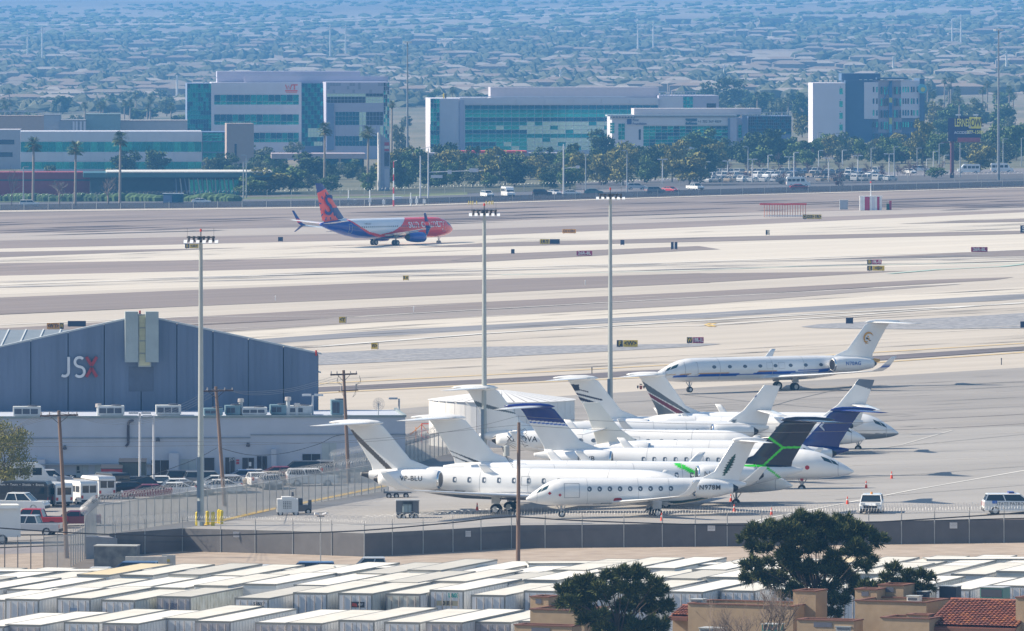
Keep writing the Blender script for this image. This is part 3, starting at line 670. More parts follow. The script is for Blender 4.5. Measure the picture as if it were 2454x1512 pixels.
# ---------------- airliner ----------------
def airliner():
    t = T('airliner', 'red, white and blue airliner with a big S and sun rays on its tail, taxiing', 'airliner', G(922, 588), R(48))
    L_, Rr = 38.0, 1.90; nx = 19.6
    fus = Fus(JET, L_, Rr, 3.35, nx, rh=2.02)
    RED = C(238, 48, 32); BLU = C(8, 46, 150); xs = [14.0, 15.2, 17, 19.2, 22.6, 26, 28.5, 30.3, 31.0]; zs = [5.5, 5.0, 3.8, 2.75, 2.2, 2.8, 3.9, 5.0, 5.5]
    tx = [14, 19.2, 22.6, 26, 30, 31]; tz = [2.2, .9, .55, .42, .4, .4]
    def p(x, y, z):
        d = nx - x
        if 14.0 < d < 31.0:
            zb = np.interp(d, xs, zs)
            if z > zb: return (.78, .80, .84)
            if z > zb - np.interp(d, tx, tz): return RED
        if d <= 14.0: return RED
        if d < 18.5: return RED if z > 1.5 + (d - 14) * .2 else BLU
        if d > 31.0 and z > 4.9 and d < 33: return (.78, .80, .84)
        return BLU
    fus.mesh(110, 200).build('fuselage', paint_m, t, smooth=True, paint=p)
    wp = lambda x, y, z: (.55, .57, .60)
    for sy in (-1, 1):
        st = [((6.2, 0, 2.1), (-1.6, 0, 2.1)), ((4.6, sy*1.9, 2.15), (-1.9, sy*1.9, 2.1)), ((.9, sy*5.8, 2.65), (-2.1, sy*5.8, 2.6)), ((-4.6, sy*16.6, 3.75), (-6.3, sy*16.6, 3.72))]
        w_ = foil(st, (0, 0, 1), .12, 10, 4).build('wing', paint_m, t, smooth=True, paint=wp)
        wl_ = lambda x, y, z: RED if 4.3 < z < 5.0 else C(18, 38, 120)
        foil([((-4.6, sy*16.6, 3.75), (-6.3, sy*16.6, 3.72)), ((-5.5, sy*17.0, 4.2), (-6.8, sy*17.0, 4.2)), ((-7.3, sy*17.6, 6.7), (-7.9, sy*17.6, 6.7))], (0, -sy, .2), .1, 6, 8).build('winglet', paint_m, w_, smooth=True, paint=wl_)
        foil([((-5.2, sy*16.8, 3.7), (-6.4, sy*16.8, 3.7)), ((-6.8, sy*17.6, 2.5), (-7.3, sy*17.6, 2.5))], (0, -sy, -.2), .1, 6, 4).build('winglet', paint_m, w_, smooth=True, paint=lambda x, y, z: C(40, 55, 120))
        ey = sy * 4.85; prof = [(5.9, .86), (5.7, .95), (5.0, 1.02), (3.8, 1.02), (2.4, .90), (1.4, .72)]
        e = lathe(prof, ey, 1.62, 24).build('engine', paint_m, t, smooth=True, paint=lambda x, y, z: C(12, 60, 165))
        MB().rings([[(x_, ey + r_*math.cos(2*math.pi*q/24), 1.62 + r_*math.sin(2*math.pi*q/24)) for q in range(24)] for x_, r_ in ((5.69, .985), (5.88, .92), (5.93, .86), (5.86, .80), (5.7, .78))], caps=False).build('intake_ring', chrome, e, smooth=True)
        lathe([(5.91, .78), (5.915, .76)], ey, 1.62).build('fan', blade, e)
        lathe([(1.41, .6), (.7, .3)], ey, 1.62).build('exhaust', blade, e)
        MB().prism([(4.6, 2.55), (1.2, 2.25), (.8, 2.5), (1.0, 2.75), (4.2, 2.8)], 'y', ey - .12, ey + .12).build('engine_pylon', strut_m, t)
        foil([((-14.6, 0, 4.5), (-18.2, 0, 4.5)), ((-18.0, sy*7.1, 5.2), (-19.4, sy*7.1, 5.2))], (0, 0, 1), .09, 8, 4).build('tailplane', paint_m, t, smooth=True, paint=lambda x, y, z: (.74, .75, .76))
        gear(t, 0, sy*2.86, 2.2, .56, wsep=.86, ww=.42)
        for q, yy in ((0, 3.2), (1, 6.9), (2, 9.9)):
            foil([((-1.0 - q*1.4, sy*yy, 2.2 + q*.32), (-3.6 - q*1.4, sy*yy, 2.05 + q*.32)), ((-1.2 - q*1.4, sy*yy, 1.95 + q*.32), (-3.2 - q*1.4, sy*yy, 1.95 + q*.32))], (0, 1, 0), .16, 5).build('flap_fairing', strut_m, w_)
    gear(t, 15.6, 0, 1.6, .34, 'nose_gear', wsep=.5, ww=.24, door=False)
    DKB = C(16, 40, 120)
    def fp(x, y, z):
        if z > 11.2 + .35 * (x + 17.4): return DKB
        cx, cz = -16.3, 7.9; dx, dz = x - cx, z - cz; r = math.hypot(dx * 1.1, dz); a = math.degrees(math.atan2(dz, dx)) % 30
        if 2.15 < r < 2.85 and z > 5.0 and 11 < a < 19: return DKB
        if x > -13.6 - (z - 5.2) * .95 and z < 7.6: return DKB
        return C(228, 66, 48)
    fst = [((-9.8, 0, 5.15), (-17.4, 0, 4.6)), ((-13.0, 0, 5.9), (-17.6, 0, 5.4)), ((-17.6, 0, 12.3), (-19.6, 0, 12.3)), ((-17.9, 0, 12.5), (-19.6, 0, 12.5))]
    fst2 = [((-11.6, 0, 5.4), (-17.9, 0, 5.1)), ((-17.9, 0, 12.4), (-19.9, 0, 12.4))]
    foil(fst[:2], (0, 1, 0), .07, 14, 6).build('dorsal_fillet', paint_m, t, smooth=True, paint=lambda x, y, z: (.78, .80, .84) if x > -13.4 else C(228, 66, 48))
    f_ = foil(fst2, (0, 1, 0), .08, 44, 70).build('tail_fin', paint_m, t, smooth=True, paint=fp)
    text('S', 5.6, M('tail_blue', DKB, .4), f_, (-16.35, -.33, 7.95), (R(90), 0, 0), name='emblem', depth=.02, bold=.05)
    wm = M('dark_window', (.05, .06, .08), .2)
    for i in range(44):
        x = nx - 6.2 - i * .56
        if i in (20,): continue
        fus.oval(x, 3.75, .28, .38, -1, off=.02, n=8).build('window', wm, t)
    for x, zz, h in ((14.9, 3.0, 1.8), (-11.8, 3.1, 1.7)): seam_rect(fus, x, x + .85, zz - .5, zz + h - .4, -1, t, w=.08)
    for a0, a1, t0, t1 in ((24, 46, .052, .075), (26, 50, .036, .050)): fus.patch(t0, t1, a0, a1, -1, skew=.006).build('windshield', glass_m, t)
    me = fus.wrap(text_mesh('sun country', 2.45, 0.0, space=.92), nx - 9.4, 4.15, -1, 1, .035); me.materials.clear(); me.materials.append(M('white_lettering', (.78, .78, .78), .5))
    meshobj('lettering', me, t)
    me = fus.wrap(text_mesh('N832SY', .55, 0.0), nx - 26.2, 4.35, -1, 1, .03); me.materials.clear(); me.materials.append(lm); meshobj('registration', me, t)
    return t
airliner()
# ---------------- facade helper: picture points on a vertical wall become metres along the wall ----------------
class Fac:
    def __init__(s, px, py, ang):
        s.P = G(px, py); s.a = R(ang); s.ang = ang; s.c = math.cos(s.a); s.sn = math.sin(s.a)
    def __call__(s, x, y, back=0.0):
        k = (x - XC) / F; Px = s.P.x - s.sn * back; Py = s.P.y + s.c * back
        u = (k * Py - Px) / (s.c - k * s.sn); D = Py + u * s.sn
        return u, H - (y - YH) * D / F - s.P.z
    def u(s, x, back=0.0): return s(x, 500, back)[0]
    def z(s, x, y, back=0.0): return s(x, y, back)[1]
    def rect(s, x0, y0, x1, y1, back=0.0):
        u0, z0 = s((x0), (y1), back); u1, _ = s(x1, y1, back); _, z1 = s((x0 + x1) / 2, y0, back); _, z0 = s((x0 + x1) / 2, y1, back)
        return u0, u1, z0, z1
def fbox(f, name, x0, y0, x1, y1, mat, parent, proud=0.1, deep=0.0, back=0.0, label=None):
    """box on facade f covering the picture rectangle, standing proud of the wall"""
    u0, u1, z0, z1 = f.rect(x0, y0, x1, y1, back - proud)
    o = MB().box(u0, u1, back - proud, back + deep, z0, z1).build(name, mat, parent)
    if label: o['label'] = label
    return o
# ---------------- hangar ----------------
navy_wall = M('slate_blue_cladding', (0.125, 0.165, 0.25), 0.7, var=0.16, scale=0.6, stretch=(1, 1, .12), detail=6)
navy_trim = M('pale_roof_trim', (0.42, 0.45, 0.50), 0.6)
fh = Fac(400, 1120, 5)
hang = T('hangar', 'big slate blue hangar with a low gable and raised letters on its wall', 'hangar', fh.P, fh.a)
edges = [-330, -250, -170, -88, -8, 73.7, 163, 249.6, 338, 423.5, 510, 595, 679, 763]
pk = fh.u(341); zpk = fh.z(341, 757); ze_r = fh.z(763, 848); ue_r = fh.u(763); slope = (zpk - ze_r) / (ue_r - pk)
def roofz(u): return zpk - abs(u - pk) * slope
us = [fh.u(x) for x in edges]
for i, (a, b) in enumerate(zip(us, us[1:])):
    a2, b2 = a + .05, b - .05
    poly = [(a2, 0), (b2, 0), (b2, roofz(b2)), (a2, roofz(a2))] if not (a2 < pk < b2) else [(a2, 0), (b2, 0), (b2, roofz(b2)), (pk, zpk), (a2, roofz(a2))]
    MB().prism(poly, 'y', -.12, .1).build('wall_panel', navy_wall, hang)
rb = MB()
for i in range(int((us[-1] - us[0]) / .62)):
    u_ = us[0] + .3 + i * .62; rb.box(u_, u_ + .09, -.145, -.121, .1, roofz(u_) - .15)
tag(rb.build('cladding_rib', navy_wall, hang), kind='stuff')
core = [(us[0], 0), (us[-1], 0), (us[-1], ze_r - .1), (pk, zpk - .1), (us[0], roofz(us[0]) - .1)]
MB().prism(core, 'y', .10, .6).prism([(a_, b_ - (1.9 if b_ > 0 else 0)) for a_, b_ in core], 'y', .6, 38).build('wall', M('dark_blue_joint', (0.04, 0.05, 0.08), 0.8), hang)
mb = MB()
for a, b in ((us[0] - .3, pk), (pk, us[-1] + .3)):
    mb.prism([(a, roofz(a)), (b, roofz(b)), (b, roofz(b) + .16), (a, roofz(a) + .16)], 'y', -.2, .7).prism([(a, roofz(a) - 1.9), (b, roofz(b) - 1.9), (b, roofz(b) - 1.75), (a, roofz(a) - 1.75)], 'y', .72, 38.3)
mb.build('roof', M('pale_metal_roof', (0.40, 0.44, 0.47), 0.55, var=.1, scale=.4, stretch=(1, .05, 1)), hang)
for (x0, x1) in ((300, 331), (349, 380)):
    fbox(fh, 'sign_pylon', x0, 747, x1, 868, M('grey_green_panel', (0.30, 0.35, 0.36), 0.7, var=.08), hang, proud=1.5)
cf = fbox(fh, 'lattice_bay', 331.3, 753, 362, 879, M('bay_frame', (0.34, 0.37, 0.37), 0.6), hang, proud=1.0)
for y0, y1 in ((756, 784), (787, 815), (818, 845), (848, 876)):
    fbox(fh, 'bay_panel', 333.5, y0, 359, y1, M('pale_olive_panel', (0.50, 0.49, 0.32), 0.7, var=.1, scale=3, stretch=(.2, 1, 6)), hang, proud=1.06)
fbox(fh, 'hatch_outline', 308, 878, 368, 938, M('slate_hatch', (0.095, 0.12, 0.18), 0.75), hang, proud=.16)
lw, lr = M('white_letter_face', (0.62, 0.64, 0.68), 0.5), M('dark_red_letter_face', (0.30, 0.025, 0.045), 0.5)
def arcpts(cx, cz, r, a0, a1, n=8): return [(cx + r*math.cos(R(a0+(a1-a0)*i/n)), cz + r*math.sin(R(a0+(a1-a0)*i/n))) for i in range(n+1)]
def stroke(pts, w, y0, y1, mb=None):
    """flat letter stroke with depth"""
    mb = mb or MB(); P = [Vector((a, b)) for a, b in pts]; l, r = [], []
    for i, q in enumerate(P):
        d = (P[min(i+1, len(P)-1)] - P[max(i-1, 0)]).normalized(); n = Vector((-d.y, d.x)) * w / 2; l.append(q + n); r.append(q - n)
    for i in range(len(P)-1): mb.prism([tuple(l[i]), tuple(l[i+1]), tuple(r[i+1]), tuple(r[i])], 'y', y0, y1)
    return mb
uj, zj = fh(157, 879); hh = 1.0
uS = fh.u(190) ; uX = fh.u(219)
stroke([(uj + .30, zj + hh), (uj + .30, zj - .45)] + arcpts(uj - .12, zj - .5, .42, 0, -130)[1:], .26, -.42, -.14).build('letter', lw, hang)
stroke(arcpts(uS, zj + .50, .46, 40, 260, 10) + arcpts(uS, zj - .48, .50, 80, -140, 10), .26, -.42, -.14).build('letter', lw, hang)
xm = MB()
stroke([(uX - .52, zj + hh), (uX, zj + .12)], .30, -.42, -.14, xm); stroke([(uX + .52, zj + hh), (uX, zj + .12)], .30, -.42, -.14, xm)
stroke([(uX - .52, zj - hh), (uX, zj - .12)], .30, -.42, -.14, xm); stroke([(uX + .52, zj - hh), (uX, zj - .12)], .30, -.42, -.14, xm)
xm.build('letter', lr, hang)
for x, y in ((335, 750), (757, 845)):
    u, z = fh(x, y); MB().tube((u, -.2, z - .3), (u, -.2, z + .25), .10, n=8).build('beacon', M('red_beacon', (.5, .03, .02), .4), hang)
# low metal roofed shed behind, left
sp = G(60, 1000); shed = T('metal_roof_shed', 'low building with ribbed grey metal roof and a vent, behind the hangar', 'building', sp)
z0, z1 = 5.2, 8.0
MB().box(-62, 7, 0, 40, 0, z0).build('wall', navy_wall, shed)
sm = M('ribbed_roof', (0.19, 0.22, 0.25), 0.5, var=.12, scale=.5)
mb = MB().prism([(-.5, z0), (40, z0 + 3.2), (40, z0 + 3.4), (-.5, z0 + .2)], 'x', -62, 7); mb.build('roof', sm, shed)
ribs = MB()
for i in range(34): ribs.prism([(-.5, z0 + .2), (40, z0 + 3.4), (40, z0 + 3.5), (-.5, z0 + .3)], 'x', -61.5 + i * 2.05, -61.35 + i * 2.05)
tag(ribs.build('roof_rib', M('light_rib', (.55, .58, .6), .5), shed), kind='stuff')
MB().box(-1.5, 3.0, 16, 19, z0 + 1.6, z0 + 2.5).box(-1.9, 3.4, 15.7, 19.3, z0 + 2.5, z0 + 2.7).build('roof_vent', M('pale_vent', (.5, .55, .5), .6), shed)
# ---------------- white annex ----------------
fa = Fac(556, 1137, 4)
annex = T('annex_building', 'long pale blue-white flat-roofed annex in front of the hangar with doors and rooftop units', 'building', fa.P, fa.a)
aw = M('pale_stucco', (0.42, 0.46, 0.55), 0.85, var=.07, scale=.5, detail=6)
u0, u1 = fa.u(-330), fa.u(971); za = fa.z(556, 1001)
MB().box(u0, u1, 0, 17, 0, za).build('wall', aw, annex)
MB().box(u0 - .1, u1 + .1, -.12, .15, za, za + .22).box(u1 - .15, u1 + .12, .15, 17, za, za + .22).build('parapet_cap', M('grey_green_cap', (.22, .27, .29), .6), annex)
MB().box(u0, fa.u(600), -.10, -.003, fa.z(300, 1051), fa.z(300, 1048)).box(fa.u(600), u1 + .05, -.10, -.003, za - 1.75, za - 1.62).build('ledge', M('ledge_grey', (.22, .26, .32), .7), annex)
MB().box(u0, fa.u(365), -.9, -.003, fa.z(250, 1113), fa.z(250, 1110)).build('canopy_edge', M('ledge_grey', (.22, .26, .32), .7), annex)
dkg = M('dark_door_glass', (0.03, 0.035, 0.05), 0.15); frm = M('pale_frame', (0.36, 0.40, 0.47), .6); door_m = M('pale_door', (0.36, 0.41, 0.44), .6)
def glazed(x0, y0, x1, y1, n=2):
    o = fbox(fa, 'glass_door', x0, y0, x1, y1, frm, annex, proud=.06)
    w = (x1 - x0) / n
    for i in range(n): fbox(fa, 'pane', x0 + w*i + .8, y0 + 1, x0 + w*(i+1) - .8, y1 - .5, dkg, o, proud=.09)
for x0, y0, x1, y1, n in ((40, 1118, 87, 1152, 2), (362, 1102, 407, 1145, 2), (489, 1096, 514, 1138, 1), (539, 1095, 563, 1138, 2), (580, 1096, 609, 1134, 2), (615, 1092, 640, 1133, 2), (724, 1087, 768, 1118, 2)):
    glazed(x0, y0, x1, y1, n)
for x0, y0, x1, y1 in ((182, 1113, 212, 1152), (227, 1111, 259, 1150), (302, 1107, 332, 1146), (432, 1100, 470, 1143), (771, 1061, 806, 1114)):
    d = fbox(fa, 'service_door', x0, y0, x1, y1, door_m, annex, proud=.05)
    fbox(fa, 'door_seam', (x0 + x1) / 2 - .5, y0 + 1, (x0 + x1) / 2 + .5, y1 - 1, M('ledge_grey', (.22, .26, .32), .7), d, proud=.07)
for x0, y0, x1, y1 in ((405, 1086, 428, 1150), (88, 1101, 108, 1155), (650, 1076, 662, 1130)):
    fbox(fa, 'buttress', x0, y0, x1, y1, aw, annex, proud=.8)
rm = M('red_notice', (.42, .04, .06), .6)
for x0, y0, x1, y1, m_ in ((268, 1122, 280, 1126, rm), (566, 1101, 573, 1105, rm), (566, 1107, 573, 1112, rm), (596, 1107, 602, 1117, M('white_notice', (.7, .7, .72), .6)), (184, 1117, 190, 1127, M('black_notice', (.04, .04, .05), .6)), (308, 1117, 316, 1120, rm), (184, 1129, 192, 1133, M('black_notice', (.04, .04, .05), .6))):
    fbox(fa, 'notice', x0, y0, x1, y1, m_, annex, proud=.11)
u, z = fa(556, 1100); text('JSX', .42, lw, annex, (u, -.14, z), name='lettering', depth=.01)
for x, y in ((594, 1064), (378, 1052), (882, 1033), (155, 1071)):
    u, z = fa(x, y); MB().tube((u, 0, z), (u, -.35, z + .1), .06, n=6).tube((u, -.3, z - .18), (u, -.42, z + .15), .22, .12, n=10).build('wall_lamp', M('lamp_housing', (.06, .07, .10), .5), annex)
dp = M('dark_downpipe', (.05, .04, .06), .6)
u, z = fa(307, 1012); z2 = fa.z(304, 1070)
MB().path([(u + .5, -.1, z + .2), (u + .1, -.28, z + .1), (u, -.28, z - .2), (u, -.28, z2 + .3), (u - .25, -.3, z2)], .13, 8).build('downpipe', dp, annex)
# rooftop units, each a thing
hv_w, hv_d = M('unit_casing', (.42, .45, .47), .6, var=.1), M('unit_grille', (.06, .07, .10), .7); hv_t = M('teal_casing', (.13, .22, .27), .6)
HV = [(32, 1000, 98, 1018, 0), (235, 992, 298, 1012, 0), (374, 985, 434, 1008, 0), (489, 979, 534, 1002, 1), (579, 977, 640, 997, 0), (692, 973, 747, 994, 0), (794, 959, 824, 990, 1), (540, 990, 576, 1000, 1), (648, 984, 690, 996, 1)]
hvd = ['boxy', 'wide', 'tall cream', 'teal', 'pale', 'long pale', 'square teal', 'flat dark', 'low teal']
for i, (x0, y0, x1, y1, k) in enumerate(HV):
    back = 3.0 + (i % 3) * 1.2
    ua, zt = fa(x0, y0, back); ub, zb = fa(x1, y1, back); zb = za
    if zt < zb + .6: zt = zb + 1.0
    loc = Vector((fa.P.x + ua * fa.c - back * fa.sn, fa.P.y + ua * fa.sn + back * fa.c, fa.P.z + za))
    h_ = T('air_conditioner', f'{hvd[i]} rooftop air unit, {nth(i, 9)} along the annex roof'.replace('only', 'single') if i < 6 else f'{hvd[i]} rooftop air unit on the annex roof near x pipes'.replace(' near x pipes', [' at the corner by the wooden pole', ' right behind the tall mast', ' between two vent pipes'][i - 6]), 'air conditioner', loc, fa.a, 'rooftop units on the annex')
    w = ub - ua; hgt = zt - zb; dp_ = 2.2
    MB().box(0, w, 0, dp_, 0.15, hgt).box(.1, w - .1, .1, dp_ - .1, 0, .15).build('casing', hv_t if k else hv_w, h_)
    for q in range(2 if w < 2.4 else 3):
        MB().box(.12 + q * w / 3.4, .12 + q * w / 3.4 + w / 3.9, -.03, 0, .3, hgt - .2).build('grille', hv_d, h_)
    MB().tube((w * .7, dp_ / 2, hgt), (w * .7, dp_ / 2, hgt + .12), .5, n=12).build('fan_housing', hv_d, h_)
for i, (x, y0) in enumerate(((236, 967), (577, 955), (690, 951), (711, 966))):
    back = 5.5; ua, zt = fa(x, y0, back)
    loc = Vector((fa.P.x + ua * fa.c - back * fa.sn, fa.P.y + ua * fa.sn + back * fa.c, fa.P.z + za))
    v = T('vent_pipe', f'round metal vent stack on the annex roof, {nth(i, 4)}', 'vent pipe', loc, 0, 'vent stacks on the annex roof')
    hgt = max(.8, zt - za)
    MB().tube((0, 0, 0), (0, 0, hgt - .3), .20, n=10).build('pipe', hv_w, v); MB().tube((0, 0, hgt - .35), (0, 0, hgt), .32, .30, n=10).build('cap', M('steel_cap', (.55, .5, .48), .4, .4), v)
# dish antenna
back = 5; ua, zc_ = fa(898, 967, back); loc = Vector((fa.P.x + ua*fa.c, fa.P.y + back, fa.P.z + za)); hz_ = zc_ - za
d = T('satellite_dish', 'round wire dish antenna on a short post at the right end of the annex roof', 'dish antenna', loc, R(20))
MB().tube((0, 0, 0), (0, 0, hz_), .06, n=6).build('post', hv_w, d)
mb = MB()
for k in range(16):
    a = 2*math.pi*k/16; mb.tube((0, 0, hz_), (.5*math.cos(a), -.35, hz_ + .5*math.sin(a)), .012, n=3)
for r_, yy in ((.25, -.02), (.45, -.08), (.6, -.14)):
    pts = [(r_*math.cos(2*math.pi*k/20), yy, hz_ + r_*math.sin(2*math.pi*k/20)) for k in range(21)]; mb.path(pts, .018, 3)
for k in range(12):
    a = 2*math.pi*k/12; mb.tube((0, 0, hz_), (.6*math.cos(a), -.14, hz_ + .6*math.sin(a)), .014, n=3)
mb.build('wire_bowl', M('grey_wire', (.35, .35, .36), .5), d)
# white storage tank behind the jets
tp = G(1202, 1066); tk = T('storage_tank', 'wide round white tank with a shallow cone roof behind the parked jets', 'storage tank', tp)
rT, hT = 7.6, 4.75; n = 36; tw = M('tank_white', (.80, .80, .80), .5, var=.05)
for k in range(n):
    a0 = 2*math.pi*k/n + .003; a1 = 2*math.pi*(k+1)/n - .003
    pts = [(rT*math.cos(a0+(a1-a0)*j/2), rT*math.sin(a0+(a1-a0)*j/2)) for j in range(3)]
    MB().prism(pts + [(p_[0]*.97, p_[1]*.97) for p_ in pts[::-1]], 'z', 0, hT).build('shell_panel', tw, tk)
MB().tube((0, 0, 0), (0, 0, hT - .05), rT * .968, n=24).build('core', M('tank_seam', (.22, .22, .24), .6), tk)
for k in range(n):
    a0 = 2*math.pi*k/n + .01; a1 = 2*math.pi*(k+1)/n - .01
    MB().quad(*[(rT*1.02*math.cos(a0), rT*1.02*math.sin(a0), hT), (rT*1.02*math.cos(a1), rT*1.02*math.sin(a1), hT), (.3*math.cos(a1), .3*math.sin(a1), hT + 1.0), (.3*math.cos(a0), .3*math.sin(a0), hT + 1.0)]).build('roof_panel', M('tank_roof_white', (.72, .72, .72), .5, var=.05), tk)
MB().tube((0,0,hT-.04),(0,0,hT+.93),rT*1.0,.25,n=24).build('roof_deck', M('tank_seam', (.22, .22, .24), .6), tk)
# red and orange access stairs
st = T('access_stairs', 'small orange-red steel access stairs standing beyond the fence beside the annex', 'stairs', G(1010, 1062))
ro = M('safety_red', (.60, .06, .03), .5); og = M('safety_orange', (.62, .25, .05), .5)
for x in (-.6, .0, 1.0, 1.45): MB().tube((x, 0, 0), (x, 0, 2.1 if x > -.5 else 1.7), .05, n=5).build('post', ro if x > -.1 else og, st)
MB().box(0, 1.45, -.04, .04, 2.0, 2.1).box(0, 1.45, -.5, .5, .55, .72).box(0, 1.45, -.04, .04, 1.3, 1.36).build('rail', ro, st)
MB().tube((0, 0, 2), (1.0, 0, .7), .04, n=5).tube((-1.2, 0, .9), (0, 0, 2.0), .04, n=5).build('stair_side', og, st)

# ---------------- floodlight masts ----------------
mast_m = M('galvanised_mast', (.40, .43, .43), .45, .3, var=.08); lampface = M('lamp_face_white', (.72, .74, .76), .4); dkm = M('dark_fitting', (.05, .055, .07), .5)
def mast(x, y, h, label):
    t = T('floodlight_mast', label, 'light mast', G(x, y), 0, 'tall floodlight masts on the ramp edge')
    MB().tube((0, 0, 0), (0, 0, h), .30, .17, 12).build('pole', mast_m, t)
    MB().box(-.32, -.05, -.5, -.1, 2.6, 6.2).box(-.32, -.05, -.45, -.1, .6, 2.3).build('switch_box', M('blue_grey_box', (.16, .21, .27), .6), t)
    MB().path([(-1.25, .2, h + .45), (1.25, .2, h + .45)], .06, 6).path([(-1.2, .2, h + .1), (1.2, .2, h + .1)], .05, 6).tube((0, 0, h), (0, .2, h + .5), .1).build('crossbar', dkm, t)
    for i, xx in enumerate((-1.05, -.62, -.2, .25, .68, 1.1)):
        f = MB(); l_ = 1.05; w = .30; tilt = .16; sx = (i - 2.5) * .12
        f.prism([(-l_, h - tilt * .6), (0, h + .12), (0, h + .22), (-l_, h - tilt * .6 + .07)], 'x', xx - w/2 + sx, xx + w/2 + sx)
        o = f.build('floodlight', lampface, t); MB().tube((xx, .15, h + .05), (xx, .15, h + .55), .10, .12, 8).build('lamp_ballast', dkm, o)
    MB().tube((0, .2, h + .45), (0, .2, h + .95), .05, n=6).build('beacon_post', dkm, t); MB().tube((0, .2, h + .95), (0, .2, h + 1.2), .11, .07, 8).build('beacon', M('red_beacon', (.5, .03, .02), .4), t)
    for xx in (-1.2, 1.15): MB().tube((xx, .2, h + .5), (xx, .2, h + 1.25), .015, n=4).build('lightning_rod', dkm, t)
mast(481, 1262, 25.2, 'tall floodlight mast at left with yellow posts round its foot')
mast(1160, 1131, 25.2, 'tall floodlight mast between the white tank and the blue tipped jet tail')
mast(1462, 1048, 25.2, 'tall floodlight mast behind the navy streaked tail, right of the other two')
ym = M('bollard_yellow', (.72, .55, .02), .5)
for i, (x, y, l_) in enumerate(((472.5, 1262, 'thick yellow bollard left of the tall mast foot'), (497, 1260, 'thick yellow bollard nearest the mast on its right'), (510, 1262, 'slim yellow bollard between two thicker ones'), (525, 1256, 'yellow bollard partly behind the rightmost one'), (530.5, 1258, 'rightmost yellow bollard by the mast'))):
    o = MB().tube((0, 0, 0), (0, 0, 1.25), .17, .17, 12).tube((0, 0, 1.25), (0, 0, 1.33), .17, .08, 12).build('bollard', ym); o.location = G(x, y); tag(o, l_, 'bollard', 'yellow bollards by the mast')
# ---------------- lot and building lamps ----------------
def lamp2(x, y, top, label, heads=2, sc=1.0, mat=None, group='car park lamp posts'):
    p_ = G(x, y); h = H - (top - YH) * p_.y / F - p_.z
    t = T('lamp_post', label, 'lamp post', p_, 0, group); m_ = mat or M('white_pole_paint', (.55, .56, .60), .5)
    MB().tube((0, 0, 0), (0, 0, h), .13*sc, .09*sc, 8).build('pole', m_, t)
    for s_ in ((-1, 1) if heads == 2 else (heads,)):
        a = .15 * s_; b = 1.05 * s_; MB().box(min(a, b)*sc, max(a, b)*sc, -.22*sc, .22*sc, h - .08*sc, h + .12*sc).build('lamp_head', m_, t)
    return t
lamp2(335, 1185, 990, 'white two-headed lamp post in the car park, left of the pair')
lamp2(368, 1180, 997, 'white single-headed lamp post just right of the two-headed one', heads=-1)
lamp2(749, 1125, 947, 'white two-headed lamp post near the right end of the annex')
lamp2(956, 1095, 955, 'white single-headed lamp post at the corner of the annex', heads=-1)
# ---------------- wooden utility poles and wires ----------------
wood = M('weathered_pole_wood', (.13, .085, .065), .9, col2=(.24, .165, .13), scale=2, stretch=(4, 4, .25)); wood_d = M('dark_crossarm', (.07, .05, .05), .9); ins = M('insulator', (.35, .32, .32), .3)
def upole(xb, yb, xt, yt, label, arm=3.2, r=.17, rot=0, armz=.4):
    b = G(xb, yb); hgt = H - (yt - YH) * b.y / F - b.z; dx = (xt - XC) / F * b.y - b.x
    t = T('utility_pole', label, 'utility pole', b, 0, 'wooden utility poles')
    MB().tube((0, 0, -.3), (dx, 0, hgt), r * 1.15, r * .8, 10).build('pole', wood, t)
    if arm:
        ax = dx * (1 - armz / hgt); a = R(rot); c_, s_ = math.cos(a) * arm / 2, math.sin(a) * arm / 2
        z = hgt - armz
        MB().tube((ax - c_, -s_ - .2, z - .04), (ax + c_, s_ - .2, z + .06), .085, n=6).tube((ax - c_*.5, -s_*.5 - .2, z), (ax, 0, z - .7), .03, n=4).tube((ax + c_*.5, s_*.5 - .2, z), (ax, 0, z - .7), .03, n=4).build('crossarm', wood_d, t)
        for q in (-.93, -.5, .5, .93): MB().tube((ax + c_*q, s_*q - .2, z + .05), (ax + c_*q, s_*q - .2, z + .32), .07, .04, 6).build('insulator', ins, t)
    return t, b, hgt, dx
P1 = upole(161, 1338, 141, 984, 'leaning wooden pole with a crossarm at the left, its foot behind the fence')
P2 = upole(539, 1215, 517, 926, 'leaning wooden pole with crossarm right of the left tall mast')
P3 = upole(836, 1160, 823, 887, 'wooden pole with two crossarms at the right corner of the annex', arm=2.6)
MB().tube((-1.0, -.2, P3[2] - 2.0), (.9, -.2, P3[2] - 1.9), .06, n=6).build('lower_crossarm', wood_d, P3[0])
P4 = upole(1241, 1345, 1243, 1012, 'tall bare wooden pole with a grey transformer, in front of the long jet', arm=0, r=.16)
tr = MB().tube((-.95, -.1, P4[2] - 2.75), (-.95, -.1, P4[2] - 1.95), .26, .26, 12).tube((-.95, -.1, P4[2]-1.95), (-.95, -.1, P4[2]-1.85), .26, .1, 12)
tr.build('transformer', M('transformer_grey', (.42, .45, .46), .5), P4[0])
mb = MB()
random.seed(11)
for q in range(5):
    z = P4[2] - 1.0 - q * .18; pts = [(.1, -.1, z), (.45 + .1*q, -.15, z - .1 + .15*math.sin(q)), (.75, -.15, z + .25 - .1*q), (.55, -.15, z + .5 - .2*q), (.2, -.15, z + .3)]; mb.path(pts, .018, 4)
for q in range(4):
    z = P4[2] - 2.2; pts = [(-.2, -.1, z + .2*q), (-.7, -.2, z + .35 + .12*q), (-1.15 - .05*q, -.2, z + .1), (-1.1, -.2, z - .5), (-.4, -.1, z - .9 - .2*q)]; mb.path(pts, .018, 4)
mb.build('jumper_cable', dkm, P4[0])
MB().tube((.05, 0, P4[2]), (.05, 0, P4[2] + .55), .015, n=4).build('top_pin', dkm, P4[0])
mb = MB()
